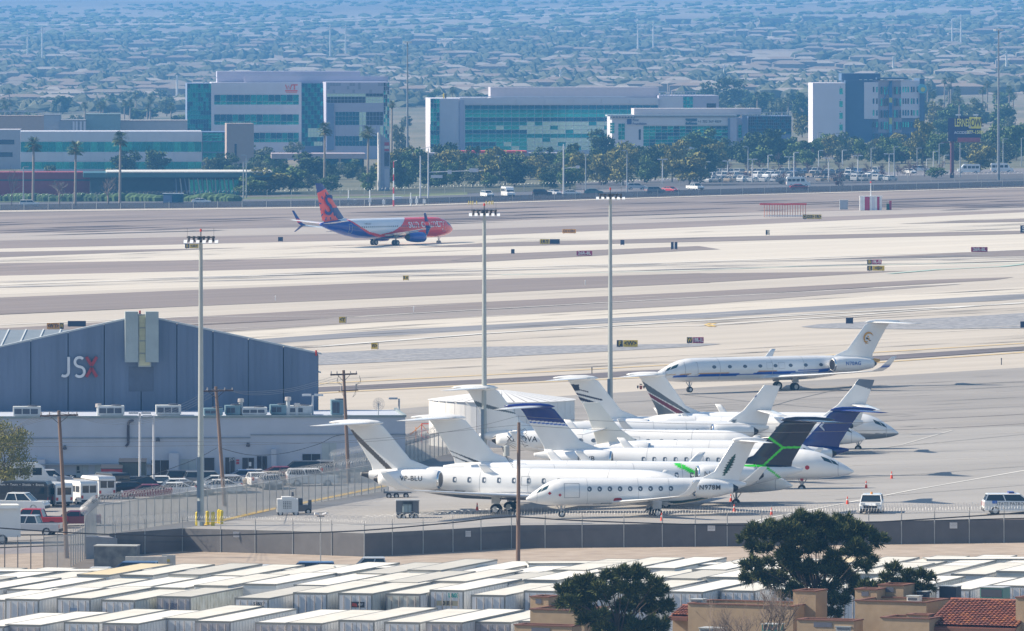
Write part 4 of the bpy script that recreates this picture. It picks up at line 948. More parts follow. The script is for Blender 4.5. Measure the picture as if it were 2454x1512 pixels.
for s_ in (-1, 1):
    for q in range(2):
        z = P3[2] - .5; mb.path([(s_*1.0, -.2, z), (s_*1.15, -.2, z - .5 - .2*q), (s_*.7, -.2, z - .9), (s_*.65, -.2, z - 1.5 - .3*q), (s_*.35, -.2, z - 2.1)], .018, 4)
mb.build('jumper_cable', dkm, P3[0])
for xx, zz in ((-.75, -1.5), (.7, -1.3)): MB().tube((xx, -.25, P3[2] + zz - .5), (xx, -.25, P3[2] + zz), .09, .07, 8).build('insulator', ins, P3[0])
wire_m = M('black_wire', (.02, .02, .025), .6); wire_g = M('grey_wire_line', (.16, .16, .18), .5)
def wire(pts, D, r, label, mat=wire_m, D2=None, group='overhead wires'):
    D2 = D2 or D; n = len(pts) - 1; P = []
    xs_ = [p_[0] for p_ in pts]
    for i, (x, y) in enumerate(pts):
        d = D + (D2 - D) * (x - xs_[0]) / (xs_[-1] - xs_[0]); P.append(((x - XC) / F * d, d, H - (y - YH) * d / F))
    # smooth with Catmull-Rom
    Q = []
    for i in range(n):
        a = Vector(P[max(i-1, 0)]); b = Vector(P[i]); c = Vector(P[i+1]); d_ = Vector(P[min(i+2, n)])
        for k in range(6):
            u = k / 6; Q.append(.5 * ((2*b) + (c - a)*u + (2*a - 5*b + 4*c - d_)*u*u + (3*b - a - 3*c + d_)*u**3))
    Q.append(Vector(P[-1]))
    o = MB().path(Q, r, 5).build('overhead_wire', mat); o['label'] = label; o['category'] = 'wire'; o['group'] = group
D4 = P4[1].y
wire([(-300, 1240), (0, 1265), (203, 1278), (343, 1282), (438, 1284), (712, 1277), (873, 1270.5), (1085, 1252), (1178, 1241), (1241, 1237)], D4, .055, 'thick black cable sagging from the bare pole to the left edge')
wire([(1241, 1237), (1264, 1239.5), (1406, 1248), (1674, 1257), (1810, 1258.6), (1950, 1257), (2087, 1251.6), (2382, 1233), (2453, 1227), (2800, 1195)], D4, .055, 'thick black cable running from the bare pole to the right edge')
wire([(-300, 1066), (0, 1062), (400, 1058), (846, 1060), (1100, 1030), (1241, 997)], D4, .014, 'thin upper wire meeting the bare pole top from the left', wire_g)
wire([(-300, 1062), (0, 1070), (524, 1067), (846, 1055), (1241, 1018)], D4, .014, 'thin lower wire meeting the bare pole from the left', wire_g)
wire([(1241, 997), (1374, 1005.5), (1636, 1015), (1829, 1016), (2038, 1013), (2257, 1002), (2453, 992), (2800, 965)], D4, .016, 'thin upper wire leaving the bare pole top to the right', wire_g)
wire([(1241, 1018), (1420, 1029), (1636, 1036), (1829, 1036.5), (2034, 1033), (2257, 1025.6), (2453, 1015), (2800, 990)], D4, .016, 'thin lower wire leaving the bare pole to the right', wire_g)
for k in range(4):
    wire([(110 + k*21, 985 + 2*k), (60, 1010 + 3*k), (0, 1032 + 4*k), (-300, 1080)], 763, .013, f'thin wire fanning out left of the leaning left pole, {ORD[k]} from top', wire_g)
    wire([(115 + k*19, 985 + k), (230, 1003 + 3*k), (340, 1003 + 4*k), (450, 962 + 6*k), (500 + k*12, 930 + k)], 763, .013, f'thin wire sagging between the two leaning poles, {ORD[k]} from top', wire_g, D2=850)
for k in range(3):
    wire([(505 + k*18, 932), (600, 938 + 4*k), (700, 930 + 4*k), (795 + k*12, 903 + 3*k)], 850, .013, f'thin wire across the hangar wall to the corner pole, {ORD[k]} from top', wire_g, D2=889)
wire([(160, 1140), (250, 1153), (340, 1145), (430, 1115), (470, 1099)], 775, .03, 'dark service cable sagging from the left pole to the tall mast', D2=815)
wire([(473, 1099), (520, 1073)], 815, .03, 'dark service cable from the tall mast up to the second pole', D2=850)
wire([(533, 1075), (600, 1090), (680, 1086), (760, 1065), (800, 1046), (830, 1040)], 850, .03, 'dark cable sagging from the second pole to the corner pole', D2=889)
# ---------------- fences ----------------
steel = M('fence_steel', (.38, .39, .40), .5, .3); coilm = M('razor_wire_steel', (.42, .43, .45), .45, .5); darksteel = M('dark_fence_steel', (.10, .10, .11), .6)
def chain_mat(name, col, alpha, scale=60):
    m = bpy.data.materials.new(name); m.use_nodes = True; n = m.node_tree.nodes; l = m.node_tree.links; b = n['Principled BSDF']
    b.inputs['Roughness'].default_value = .6; nz = n.new('ShaderNodeTexNoise'); nz.inputs['Scale'].default_value = .8; nz.inputs['Detail'].default_value = 6
    tc = n.new('ShaderNodeTexCoord'); l.new(tc.outputs['Object'], nz.inputs['Vector'])
    rp = n.new('ShaderNodeValToRGB'); rp.color_ramp.elements[0].position = .3; rp.color_ramp.elements[1].position = .7
    rp.color_ramp.elements[0].color = (*[c * .85 for c in col], 1); rp.color_ramp.elements[1].color = (*[c * 1.15 for c in col], 1)
    l.new(nz.outputs[0], rp.inputs[0]); l.new(rp.outputs[0], b.inputs['Base Color']); b.inputs['Alpha'].default_value = alpha
    return m
link_m = chain_mat('chain_link', (.50, .50, .47), .58); screen_m = chain_mat('dark_privacy_screen', (.085, .085, .095), .97)
link_d = chain_mat('thin_chain_link', (.25, .25, .25), .15)
def coil(pts, r, pitch, rad):
    """razor coil following points"""
    mb = MB(); Q = []; acc = 0.0; random.seed(3)
    for a, b in zip(pts, pts[1:]):
        d = b - a; n = max(2, int(d.length / pitch * 9)); side = Vector((-d.y, d.x, 0)).normalized()
        for k in range(n):
            p = a + d * k / n; acc += 2 * math.pi / 9; rr = r * (1 + .12 * math.sin(acc * .37))
            Q.append(p + side * rr * math.cos(acc) + Vector((0, 0, rr * math.sin(acc) + rr)))
    for a, b in zip(Q, Q[1:]): mb.tube(a, b, rad, n=3, caps=False)
    return mb
def fence(label, px, hgt, mat, post_every=3.0, posts=None, coilr=.33, post_m=steel, screen_h=None, group=None, outrig=True, post_r=.045, coil_y=None, screen_drop=0.0, alt_top=None):
    P = [G(x, y) for x, y in px]; o = P[0].copy(); t = T('chain_link_fence', label, 'fence', o, 0, group)
    Q = [p - o for p in P]; sh = screen_h or hgt
    mb = MB()
    for a, b in zip(Q, Q[1:]): mb.quad(a, b, b + Vector((0, 0, sh)), a + Vector((0, 0, sh)))
    mb.build('mesh_screen', mat, t)
    rail = MB()
    for a, b in zip(Q, Q[1:]): rail.tube(a + Vector((0, 0, hgt - .1)), b + Vector((0, 0, hgt - .1)), .028, n=4, caps=False)
    rail.build('top_rail', post_m, t)
    if posts is None:
        posts_l = []
        for a, b in zip(Q, Q[1:]):
            n = max(1, round((b - a).length / post_every))
            posts_l += [a.lerp(b, i / n) for i in range(n)]
        posts_l.append(Q[-1])
    else:
        posts_l = []
        for x in posts:
            for (a, b), (c, d) in zip(zip(px, px[1:]), zip(Q, Q[1:])):
                if a[0] <= x <= b[0]:
                    y = a[1] + (b[1] - a[1]) * (x - a[0]) / (b[0] - a[0]); posts_l.append(G(x, y) - o); break
    pm = MB().tube((0, -.03, 0), (0, -.03, hgt), post_r, n=6)
    if outrig: pm.tube((0, -.03, hgt), (0, -.28, hgt + .32), .025, n=4).tube((0, -.03, hgt), (0, .22, hgt + .32), .025, n=4)
    me = pm.mesh('post', post_m)
    for p in posts_l: meshobj('post', me, t, p)
    if coilr:
        tag(coil([p + Vector((0, 0, hgt + (coil_y or 0))) for p in Q], coilr, .24, .008).build('razor_wire', coilm, t), kind='stuff')
    return t
front_px = [(262, 1334), (438, 1321), (701, 1328), (872, 1334), (1085, 1323), (1224, 1314), (1674, 1310), (2157, 1304), (2453, 1300), (2800, 1294)]
front_posts = [275.9, 347, 437, 528.7, 611.6, 701.5, 794.6, 872.8, 939.8, 1013.5, 1085, 1152, 1225, 1305.8, 1394.5, 1494.6, 1586.8, 1665.6, 1742, 1824.7, 1910, 1995, 2081, 2159.6, 2238.7, 2322, 2405, 2490, 2575, 2660, 2745]
fence('long dark-screened fence with razor coil along the near ramp edge', front_px, 2.7, screen_m, posts=front_posts, screen_h=1.95, coil_y=.0, coilr=.34)
fence('chain link fence with heavy razor coils between the car park and the ramp', [(203, 1312), (230, 1286), (449, 1252), (614, 1232), (801, 1199), (930, 1178)], 2.75, link_m, post_every=1.9, coilr=.42)
fence('farther chain link fence with piled razor coils beside the annex corner', [(800, 1160), (905, 1140), (1020, 1105), (1090, 1085)], 2.6, link_m, post_every=2.4, coilr=.5, coil_y=-.4)
fence('short pale panelled fence section around the foot of the leaning left pole', [(105, 1365), (170, 1358), (203, 1340), (206, 1312)], 2.7, chain_mat('pale_slat_link', (.45, .44, .42), .62), post_every=1.6, coilr=0, post_m=steel)
fence('open fence with black posts in front of the motorhome', [(-300, 1385), (-20, 1372), (105, 1366)], 2.6, link_d, posts=None, post_every=1.05, coilr=0, post_m=darksteel)
# concrete ramp wall at the corner of the fences
rw = MB(); a, b, c = G(206, 1340), G(262, 1336), G(340, 1322)
rw.quad(a, b, b + Vector((0, 0, 1.7)), a + Vector((0, 0, 1.9))); rw.quad(b, c, c + Vector((0, 0, .9)), b + Vector((0, 0, 1.7)))
rw.quad(a + Vector((0, 0, 1.9)), b + Vector((0, 0, 1.7)), b + Vector((0, 1.2, 1.7)), a + Vector((0, 1.2, 1.9))); rw.quad(b + Vector((0, 0, 1.7)), c + Vector((0, 0, .9)), c + Vector((0, 1.2, .9)), b + Vector((0, 1.2, 1.7)))
tag(rw.build('retaining_wall', M('grey_concrete_wall', (.30, .30, .32), .9, var=.1)), 'grey sloping concrete wall at the corner where the two fences meet', 'wall')
# signs wired to the front fence
ws = M('white_sign_face', (.62, .62, .64), .6); wt = M('sign_text_grey', (.12, .12, .16), .6)
for i, (x0, y0, x1, y1, l_) in enumerate(((559, 1274, 577, 1287, 'blank-looking white warning sign on the dark fence below the yellow bollards'), (1112, 1272, 1128, 1286, 'white warning sign on the dark fence left of the bare pole'), (1695, 1259, 1713, 1272, 'white warning sign on the dark fence left of the big pine'), (2275, 1252, 2293, 1266, 'white warning sign on the dark fence right of the big pine'))):
    yb = np.interp((x0 + x1) / 2, [q[0] for q in front_px], [q[1] for q in front_px]); p = G((x0 + x1) / 2, yb); D = p.y - .12
    z1 = H - (y0 - YH) * D / F - p.z; z0 = H - (y1 - YH) * D / F - p.z; w = (x1 - x0) / PX(D) / 2
    s = T('warning_sign', l_, 'sign', p, 0, 'warning signs on the front fence')
    MB().box(-w, w, -.14, -.10, z0, z1).build('panel', ws, s)
    text('NO TRESPASSING' if i != 2 else 'RESTRICTED AREA', .075, wt, s, (0, -.145, z1 - .12), name='lettering', depth=.002); text('AIRPORT PROPERTY', .055, wt, s, (0, -.145, (z0 + z1)/2 - .02), name='lettering', depth=.002)
# security cameras
def seccam(x, yb, yt, label):
    p = G(x, yb); h = H - (yt - YH) * p.y / F - p.z; t = T('security_camera', label, 'security camera', p)
    MB().tube((0, 0, 0), (0, 0, h), .05, n=6).build('post', steel, t); MB().box(-.3, .3, -.04, .04, h - .1, h).build('bracket', dkm, t)
    for s_ in (-1, 1): MB().tube((s_*.15, -.05, h + .06), (s_*.5, -.15, h + .16), .10, .12, 8).build('camera_head', M('camera_white', (.6, .6, .62), .4), t)
seccam(768, 1345, 1235, 'twin security camera on a thin post before the near fence, below the white power cart')
# ---------------- box trailers ----------------
roofm = [M('trailer_roof_white', (.64, .61, .55), .6, col2=(.78, .76, .71), scale=.9, detail=7), M('trailer_roof_cream', (.53, .51, .46), .7, col2=(.66, .64, .58), scale=.9, detail=7), M('trailer_roof_grey', (.42, .41, .37), .7, col2=(.52, .50, .46), scale=.5, detail=7), M('trailer_roof_tan', (.60, .50, .33), .7, var=.08, scale=.5)]
sidem = [M('trailer_side_white', (.61, .62, .63), .45, var=.07, scale=1.2, stretch=(1, 1, .3)), M('trailer_side_grey', (.46, .48, .47), .5, var=.08, scale=.6), M('trailer_side_stained', (.50, .48, .40), .6, col2=(.66, .66, .60), scale=1.2, detail=7, rampw=.12)]
doorm = [M('trailer_door_white', (.56, .58, .62), .5, var=.05), M('trailer_door_grey', (.38, .37, .40), .5, var=.1), M('trailer_door_stained', (.42, .40, .35), .6, col2=(.62, .62, .56), scale=1.5, detail=8, rampw=.1)]
edge_m = M('trailer_edge_rail', (.22, .22, .21), .5, var=.15); rod_m = M('lock_rod', (.30, .28, .28), .5)
TL, TW, TH, T0 = 14.0, 2.58, 4.05, 1.1
def tr_parts(ri, si, di, rear=True, rods=True, L_=TL):
    """meshes shared by trailers of a kind"""
    key = (ri, si, di, rear, rods, L_)
    if key in TRC: return TRC[key]
    d = {}
    d['body'] = MB().box(0, L_, -TW/2 + .02, TW/2 - .02, T0, TH - .05).mesh('body', sidem[si])
    r = MB().box(.03, L_ - .03, -TW/2 + .05, TW/2 - .05, TH - .05, TH)
    d['roof'] = r.mesh('roof', roofm[ri])
    e = MB()
    for y in (-TW/2, TW/2 - .07): e.box(0, L_, y, y + .07, TH - .10, TH + .012)
    e.box(-.03, .05, -TW/2, TW/2, TH - .12, TH + .02).box(L_ - .05, L_ + .03, -TW/2, TW/2, TH - .12, TH + .02)
    d['edge_rail'] = e.mesh('edge_rail', edge_m)
    n = int(L_ / 1.22); pp = MB()
    for i in range(1, n * 2): pp.box(i * .61 - .012, i * .61 + .012, -TW/2 - .004, TW/2 + .004, T0 + .2, TH - .12)
    d['side_rib'] = pp.mesh('side_rib', sidem[si])
    d['chassis'] = MB().box(0, L_, -.5, .5, .75, T0).box(L_ - 2.6, L_ - 2.4, -.9, -.7, 0, T0).box(L_ - 2.6, L_ - 2.4, .7, .9, 0, T0).mesh('chassis', dkm)
    d['door'] = MB().box(-.05, 0, .02, TW/2 - .12, T0 + .1, TH - .16).mesh('door', doorm[di])
    d['frame'] = MB().box(-.035, .0, -TW/2, -TW/2 + .11, T0, TH - .12).box(-.035, 0, TW/2 - .11, TW/2, T0, TH - .12).box(-.035, 0, -TW/2 + .11, TW/2 - .11, T0, T0 + .1).mesh('rear_frame', rod_m if di else edge_m)
    d['rod'] = MB().tube((-.09, 0, T0 + .12), (-.09, 0, TH - .18), .035, n=5).box(-.11, -.05, -.05, .05, T0 + 1.0, T0 + 1.25).mesh('lock_rod', rod_m)
    TRC[key] = d; return d
TRC = {}
wheel_t = wheel_mesh('wheel', .5, .5)
HEAD = 72.8
def trailer(x, y, label, ri=0, si=0, di=0, detail=2, head=HEAD, L_=TL, group='parked box trailers in the yard', ht=TH):
    """x, y: picture point of the rear top left corner"""
    p = G(x, y, ht); a = R(head); rt = Vector((math.sin(a), -math.cos(a), 0)); c = p + rt * TW / 2
    c.z = gz(c.x) + random.uniform(-.14, .10)
    t = T('box_trailer', label, 'trailer', c, a, group); d = tr_parts(ri, si, di, L_=L_)
    meshobj('body', d['body'], t); meshobj('roof', d['roof'], t); meshobj('edge_rail', d['edge_rail'], t)
    if detail >= 2:
        tag(meshobj('side_rib', d['side_rib'], t), kind='stuff'); meshobj('chassis', d['chassis'], t); meshobj('rear_frame', d['frame'], t)
        for s_ in (0, 1):
            dd = meshobj('door', d['door'], t, rot=(0, 0, 0), loc=(0, 0 if s_ else -(TW/2 - .10), 0))
            for q in (.30, .85): meshobj('lock_rod', d['rod'], dd, (0, q, 0))
        for wx in (1.6, 2.9):
            for s_ in (-1, 1): meshobj('wheel', wheel_t, t, (wx, s_ * .95, .5))
    return t
random.seed(5)
A = [(-75, 1500, 0, 0, 0), (12, 1498, 0, 0, 1), (153, 1492, 1, 0, 0), (246, 1496, 0, 0, 1), (388, 1482.5, 1, 1, 0), (467, 1491, 0, 0, 1), (611, 1487, 0, 0, 1), (685, 1491.5, 1, 0, 1), (811, 1489, 1, 0, 0), (920, 1491, 1, 0, 0), (1020, 1493, 0, 0, 1), (1137, 1486, 1, 0, 1), (1242, 1487.5, 1, 0, 1)]
ta = []
for i, (x, y, ri, si, di) in enumerate(A):
    x2 = ['white', 'cream', 'grey', 'tan'][ri]
    ta.append(trailer(x, y, f'box trailer with {x2} roof and barred rear doors, {nth(i, len(A))} in the nearest row', ri, si, di))
Bv = [(-60, 1434, 0, 0, 0), (12.5, 1435, 0, 0, 0), (136, 1433, 1, 0, 0), (242, 1432.7, 1, 1, 0), (375.6, 1426, 2, 2, 1), (562, 1430, 2, 0, 0), (702, 1422.7, 1, 0, 0), (810, 1422.7, 1, 1, 0), (925, 1419, 1, 0, 2), (1029, 1415.6, 0, 0, 0), (1127.6, 1422, 1, 0, 0), (1254.7, 1416, 1, 0, 0), (1360, 1415, 0, 0, 0), (1480, 1412, 1, 0, 0),
      (1600, 1420, 0, 0, 0), (1725, 1412, 1, 0, 0), (1850, 1410, 0, 0, 1), (1990, 1412, 1, 0, 0), (2110, 1410, 0, 1, 0), (2240, 1409, 0, 0, 0), (2372, 1406, 0, 0, 0), (2490, 1402, 1, 0, 0)]
special = {4: 'grey roofed box trailer with dark KBS letters on its rear', 5: 'box trailer with black number 54527 on its rear corner', 7: 'box trailer with a small red and dark badge on its rear door', 8: 'rust-streaked cream box trailer left of the DES trailer', 9: 'box trailer with a DES nameplate and teal lettering'}
tb = []
for i, (x, y, ri, si, di) in enumerate(Bv):
    tb.append(trailer(x, y, special.get(i, f'box trailer with {["white", "cream", "grey", "tan"][ri]} roof, {nth(i, len(Bv))} in the second row'), ri, si, di))
def ttext(t, s, size, y, z, mat, **k): text(s, size, mat, t, (-.062 - .03, y, z), (R(90), 0, R(-90)), name='lettering', depth=.004, **k)
greyt = M('grey_lettering', (.25, .26, .28), .5); blk = M('dark_lettering', (0.05, 0.05, 0.06), 0.5); teal = M('teal_lettering', (.02, .30, .27), .5)
ttext(tb[4], 'KBS', .55, 0.1, 3.35, M('faded_blue_lettering', (.16, .17, .24), .5), bold=.02); ttext(tb[5], '54527', .34, -.55, 3.62, blk, bold=.01); ttext(tb[5], 'STAR', .5, -.1, 3.0, blk)
ttext(tb[9], 'L603', .42, -.55, 3.68, teal, bold=.015); MB().box(-.075, -.05, -.85, .75, 2.95, 3.3).build('nameplate', M('cream_plate', (.42, .38, .26), .6), tb[9]); ttext(tb[9], 'D E S', .34, -.05, 3.12, blk, bold=.02)
MB().box(-.075, -.05, -.7, .3, 3.05, 3.45).build('badge', blk, tb[7]); MB().prism([(.25, 3.15), (-.15, 3.1), (-.1, 3.32), (.2, 3.38)], 'x', -.09, -.076).build('badge', M('badge_red', (.45, .06, .04), .5), tb[7]); ttext(tb[7], 'ABF', .22, -.4, 3.26, M('white_lettering', (.78, .78, .78), .5))
MB().box(-.075, -.05, -.35, .35, 3.15, 3.35).build('badge', M('blue_grey_patch', (.25, .32, .45), .5), tb[2])
for tt_, s_ in ((ta[2], 'HUB'), (ta[9], 'PREMIER')):
    ttext(tt_, s_, .28, .62, 3.2, blk); ttext(tt_, s_, .28, -.62, 3.2, blk)
for r_, (x0, x1, y0, sl, lst) in enumerate(((-200, 2560, 1411, -.0154, 'third'), (-170, 2560, 1384, -.0127, 'fourth'))):
    x = x0; k = 0
    xs_ = []
    while x < x1: xs_.append(x); x += random.choice((103, 108, 116, 122))
    for k, x in enumerate(xs_):
        ri = random.choice((0, 0, 1, 1, 1, 2)); 
        if (r_ == 1 and k == 3) or (r_ == 1 and abs(x - 1900) < 60): ri = 3
        trailer(x, y0 + sl * (x + 80) + random.uniform(-2, 2), f'box trailer with {["white", "cream", "grey", "tan"][ri]} roof, {nth(k, len(xs_))} in the {lst} row', ri, random.choice((0, 0, 1)), 0, detail=0)
xs_ = [(-120, 1367), (340, 1362), (800, 1354), (1260, 1347), (1545, 1348), (1750, 1343), (2210, 1338)]
for k, (x, y) in enumerate(xs_):
    trailer(x, y, f'box trailer parked lengthwise along the dirt bank, {nth(k, len(xs_))}', k % 2, 0, 0, detail=0, head=4.5)
# ---------------- vehicles ----------------
vglass = M('vehicle_glass', (.02, .03, .04), .08, spec=.7); lightm = M('headlight_glass', (.75, .78, .8), .15); tailm = M('tail_light_red', (.45, .02, .02), .3); plas = M('black_plastic', (.03, .03, .035), .6)
def vpaint(name, col): return M('paint_' + name, col, .3, 0, var=.03, coat=.5)
VP = dict(white=vpaint('white', (.72, .73, .74)), silver=vpaint('silver', (.42, .44, .48)), black=vpaint('black', (.02, .022, .03)), red=vpaint('red', (.42, .02, .03)), maroon=vpaint('maroon', (.16, .012, .04)), grey=vpaint('grey', (.16, .17, .19)), blue=vpaint('blue', (.05, .10, .22)), navy=vpaint('navy', (.02, .04, .08)), teal=vpaint('teal', (.04, .12, .14)), tan=vpaint('tan', (.40, .33, .25)))
# profile: list of (x, z) of the body side, and glasshouse (x0, x1, roof x0, roof x1, base z, roof z)
KIND = dict(
    sedan=(4.7, 1.8, [(-2.35, .35), (-2.35, .95), (-2.2, 1.05), (-1.4, 1.0), (1.0, .98), (2.1, .82), (2.35, .62), (2.35, .3)], (-1.95, 1.15, -1.05, .35, .98, 1.45), .32),
    suv=(4.8, 1.95, [(-2.4, .4), (-2.4, 1.1), (-2.3, 1.2), (.95, 1.15), (2.15, 1.05), (2.4, .8), (2.4, .35)], (-2.32, 1.25, -2.05, .55, 1.13, 1.75), .37),
    pickup=(5.7, 2.0, [(-2.85, .5), (-2.85, 1.15), (-1.0, 1.15), (1.3, 1.15), (2.6, 1.08), (2.85, .8), (2.85, .45)], (-.95, 1.55, -.7, .85, 1.13, 1.85), .42),
    van=(6.0, 2.05, [(-3.0, .4), (-3.0, 2.3), (-2.8, 2.55), (1.1, 2.55), (1.5, 2.35), (2.2, 1.3), (2.9, 1.1), (3.0, .4)], None, .38))
def vmeshes(kind, col):
    key = (kind, col)
    if key in VM: return VM[key]
    L_, w, prof, gh, wr = KIND[kind]; d = {}
    mb = MB()
    top = [(x, z) for x, z in prof]
    lo = min(z for _, z in prof)
    # body: slightly tucked in sides
    sec = [(-w/2 * .92, 1), (-w/2, .55), (w/2, .55), (w/2 * .92, 1)]
    rr = []
    n = len(prof)
    for y, k in ((-w/2, .0), (-w/2 * .97, .06), (w/2 * .97, .06), (w/2, .0)):
        kk = 1.0 if abs(y) < w/2 * .98 else .94
        rr.append([(x * (1 if kk == 1 else .985), y, lo + (z - lo) * kk) for x, z in prof])
    mb.rings(rr)
    d['body'] = mb.mesh('body', VP[col])
    if gh:
        x0, x1, r0, r1, zb, zt = gh; wt = w * .40; wb = w * .47
        g_ = MB(); b4 = [(x0, -wb, zb), (x1, -wb, zb), (x1, wb, zb), (x0, wb, zb)]; t4 = [(r0, -wt, zt - .05), (r1, -wt, zt - .05), (r1, wt, zt - .05), (r0, wt, zt - .05)]
        g_.rings([b4, t4]); d['windows'] = g_.mesh('windows', vglass)
        rf = MB().rings([[(r0 - .12, -wt - .04, zt - .06), (r1 + .12, -wt - .04, zt - .06), (r1 + .12, wt + .04, zt - .06), (r0 - .12, wt + .04, zt - .06)], [(r0, -wt + .08, zt), (r1, -wt + .08, zt), (r1, wt - .08, zt), (r0, wt - .08, zt)]])
        for xx, tt in ((x0, r0), ((x0 + x1) / 2 - .1, (r0 + r1) / 2 - .1), (x1, r1)):
            for s_ in (-1, 1): rf.tube((xx, s_ * wb * 1.01, zb), (tt, s_ * wt * 1.03, zt - .04), .055, n=4)
        d['roof'] = rf.mesh('roof', VP[col])
    else:
        g_ = MB().rings([[(1.52, -w*.42, 2.28), (1.52, w*.42, 2.28)], [(2.2, -w*.46, 1.33), (2.2, w*.46, 1.33)]], close=False, caps=False)
        for s_ in (-1, 1):
            g_.box(.6, 1.5, min(s_*w/2, s_*(w/2 + .012)), max(s_*w/2, s_*(w/2 + .012)), 1.4, 2.1)
            for q in range(3): g_.box(-2.7 + q * 1.05, -1.8 + q * 1.05, min(s_*w/2, s_*(w/2 + .012)), max(s_*w/2, s_*(w/2 + .012)), 1.4, 2.05)
        g_.box(-3.02, -3.0, -.8, -.06, 1.35, 2.1).box(-3.02, -3.0, .06, .8, 1.35, 2.1)
        d['windows'] = g_.mesh('windows', vglass)
    if kind == 'pickup':
        d['bed'] = MB().box(-2.72, -1.05, -w/2 + .12, w/2 - .12, 1.12, 1.16).mesh('truck_bed', plas)
    d['wheel'] = wheel_mesh('wheel', wr, .24)
    d['bumper'] = MB().box(-L_/2 - .05, -L_/2 + .08, -w/2 + .1, w/2 - .1, lo - .02, lo + .22).box(L_/2 - .08, L_/2 + .05, -w/2 + .1, w/2 - .1, lo - .02, lo + .22).mesh('bumper', plas)
    zl = prof[-3][1] - .12
    d['head'] = MB().box(L_/2 - .12, L_/2 + .02, -.2, .2, zl, zl + .16).mesh('headlight', lightm)
    d['tail'] = MB().box(-L_/2 - .02, -L_/2 + .1, -.12, .12, .75, 1.08).mesh('tail_light', tailm)
    VM[key] = d; return d
VM = {}
def vehicle(kind, col, label, p, rz, group=None, detail=2, name=None, cat=None):
    L_, w, prof, gh, wr = KIND[kind]; d = vmeshes(kind, col)
    nm = name or {'sedan': 'parked_car', 'suv': 'parked_suv', 'pickup': 'pickup_truck', 'van': 'passenger_van'}[kind]
    t = T(nm, label, cat or {'sedan': 'car', 'suv': 'suv', 'pickup': 'pickup truck', 'van': 'van'}[kind], p, R(rz), group)
    meshobj('body', d['body'], t); meshobj('windows', d['windows'], t)
    if 'roof' in d: meshobj('roof', d['roof'], t)
    if 'bed' in d: meshobj('truck_bed', d['bed'], t)
    for sx in (-1, 1):
        for sy in (-1, 1): meshobj('wheel', d['wheel'], t, (sx * L_ * .31, sy * (w/2 - .12), wr))
    if detail > 1:
        meshobj('bumper', d['bumper'], t)
        for sy in (-1, 1): meshobj('headlight', d['head'], t, (0, sy * (w/2 - .32), 0)); meshobj('tail_light', d['tail'], t, (0, sy * (w/2 - .2), 0))
    return t
LG = 'vehicles in the car park left'
vehicle('pickup', 'white', 'white crew pickup in front of the black van, nose to the right', G(42, 1228), -12, LG)
vehicle('pickup', 'silver', 'silver pickup with open bed beside the motorhome, tail to the right', G(70, 1284), 170, LG)
vehicle('pickup', 'red', 'bright red pickup hidden behind the silver pickup', G(82, 1268), 172, LG)
vehicle('sedan', 'maroon', 'dark red car right of the wooden pole, nose to the left', G(178, 1262), 184, LG)
v = vehicle('van', 'black', 'black high-roof passenger van with white lettering along its side', G(45, 1218), 168, LG)
text('Charters  •  Tours  •  Shuttle  •  Events', .30, M('white_lettering', (.78, .78, .78), .5), v, (-.3, 1.04, 2.25), (R(90), 0, R(180)), depth=.003)
for xb, yb, c, l_ in ((125, 1213, 'white', 'white high-roof van just right of the black van'), (185, 1208, 'white', 'white high-roof van with its rear window showing, middle of the van row'), (228, 1196, 'white', 'white high-roof van right of the middle one'), (262, 1188, 'black', 'black high-roof van at the right end of the van row')):
    vehicle('van', c, l_, G(xb, yb), 118, LG).scale = (.88,) * 3
for i, (xb, yb, k, c, rz, l_) in enumerate(((60, 1172, 'van', 'white', 10, 'white van against the annex wall at far left'), (115, 1168, 'suv', 'silver', 10, 'silver wagon behind the white vans'), (340, 1185, 'suv', 'black', 20, 'black wagon behind the lamp posts'), (410, 1192, 'sedan', 'white', 185, 'white saloon behind the razor fence right of the lamp posts'), (455, 1170, 'suv', 'black', 8, 'black van-like car just left of the tall mast'),
        (300, 1190, 'sedan', 'silver', 25, 'silver car with a bright windscreen near the lamp posts'), (500, 1172, 'suv', 'grey', 6, 'grey wagon right of the tall mast behind the fence'), (520, 1185, 'sedan', 'white', 185, 'white car just left of the second wooden pole'), (600, 1160, 'sedan', 'silver', 185, 'silver car before the glass doors of the annex'), (718, 1147, 'suv', 'black', 184, 'black wagon with a shiny roof near the right glass doors'), (640, 1165, 'sedan', 'tan', 185, 'tan car behind the fence between the two poles'), (880, 1130, 'sedan', 'blue', 185, 'blue car near the annex corner'))):
    vehicle(k, c, l_, G(xb, yb), rz, LG)
random.seed(41)
for k in range(16):
    xb = 285 + k * 33; yb = 1184 - k * 2.6 + (k % 3) * 9
    vehicle(random.choice(('sedan', 'suv', 'sedan')), c_ := random.choice(('white', 'black', 'grey', 'silver', 'maroon', 'blue', 'black', 'tan')), f'{c_} parked car behind the razor fence, {nth(k, 16)} of the crowded row', G(xb, yb), random.choice((100, 280, 5, 185)), LG)
# dumpsters and bushes by the annex
for x, y, w, h, c, l_ in ((268, 1165, 2.0, 1.7, (.30, .03, .05), 'red bin enclosure against the annex wall'), (318, 1162, 2.6, 2.2, (.10, .12, .12), 'dark grey bin enclosure right of the red one')):
    o = T('waste_container', l_, 'dumpster', G(x, y)); MB().box(-w/2, w/2, -.8, .8, 0, h).build('bin', M(f'bin_{x}', c, .7), o); MB().prism([(-.9, h), (.9, h + .3), (.9, h + .36), (-.9, h + .06)], 'x', -w/2 - .05, w/2 + .05).build('lid', plas, o)
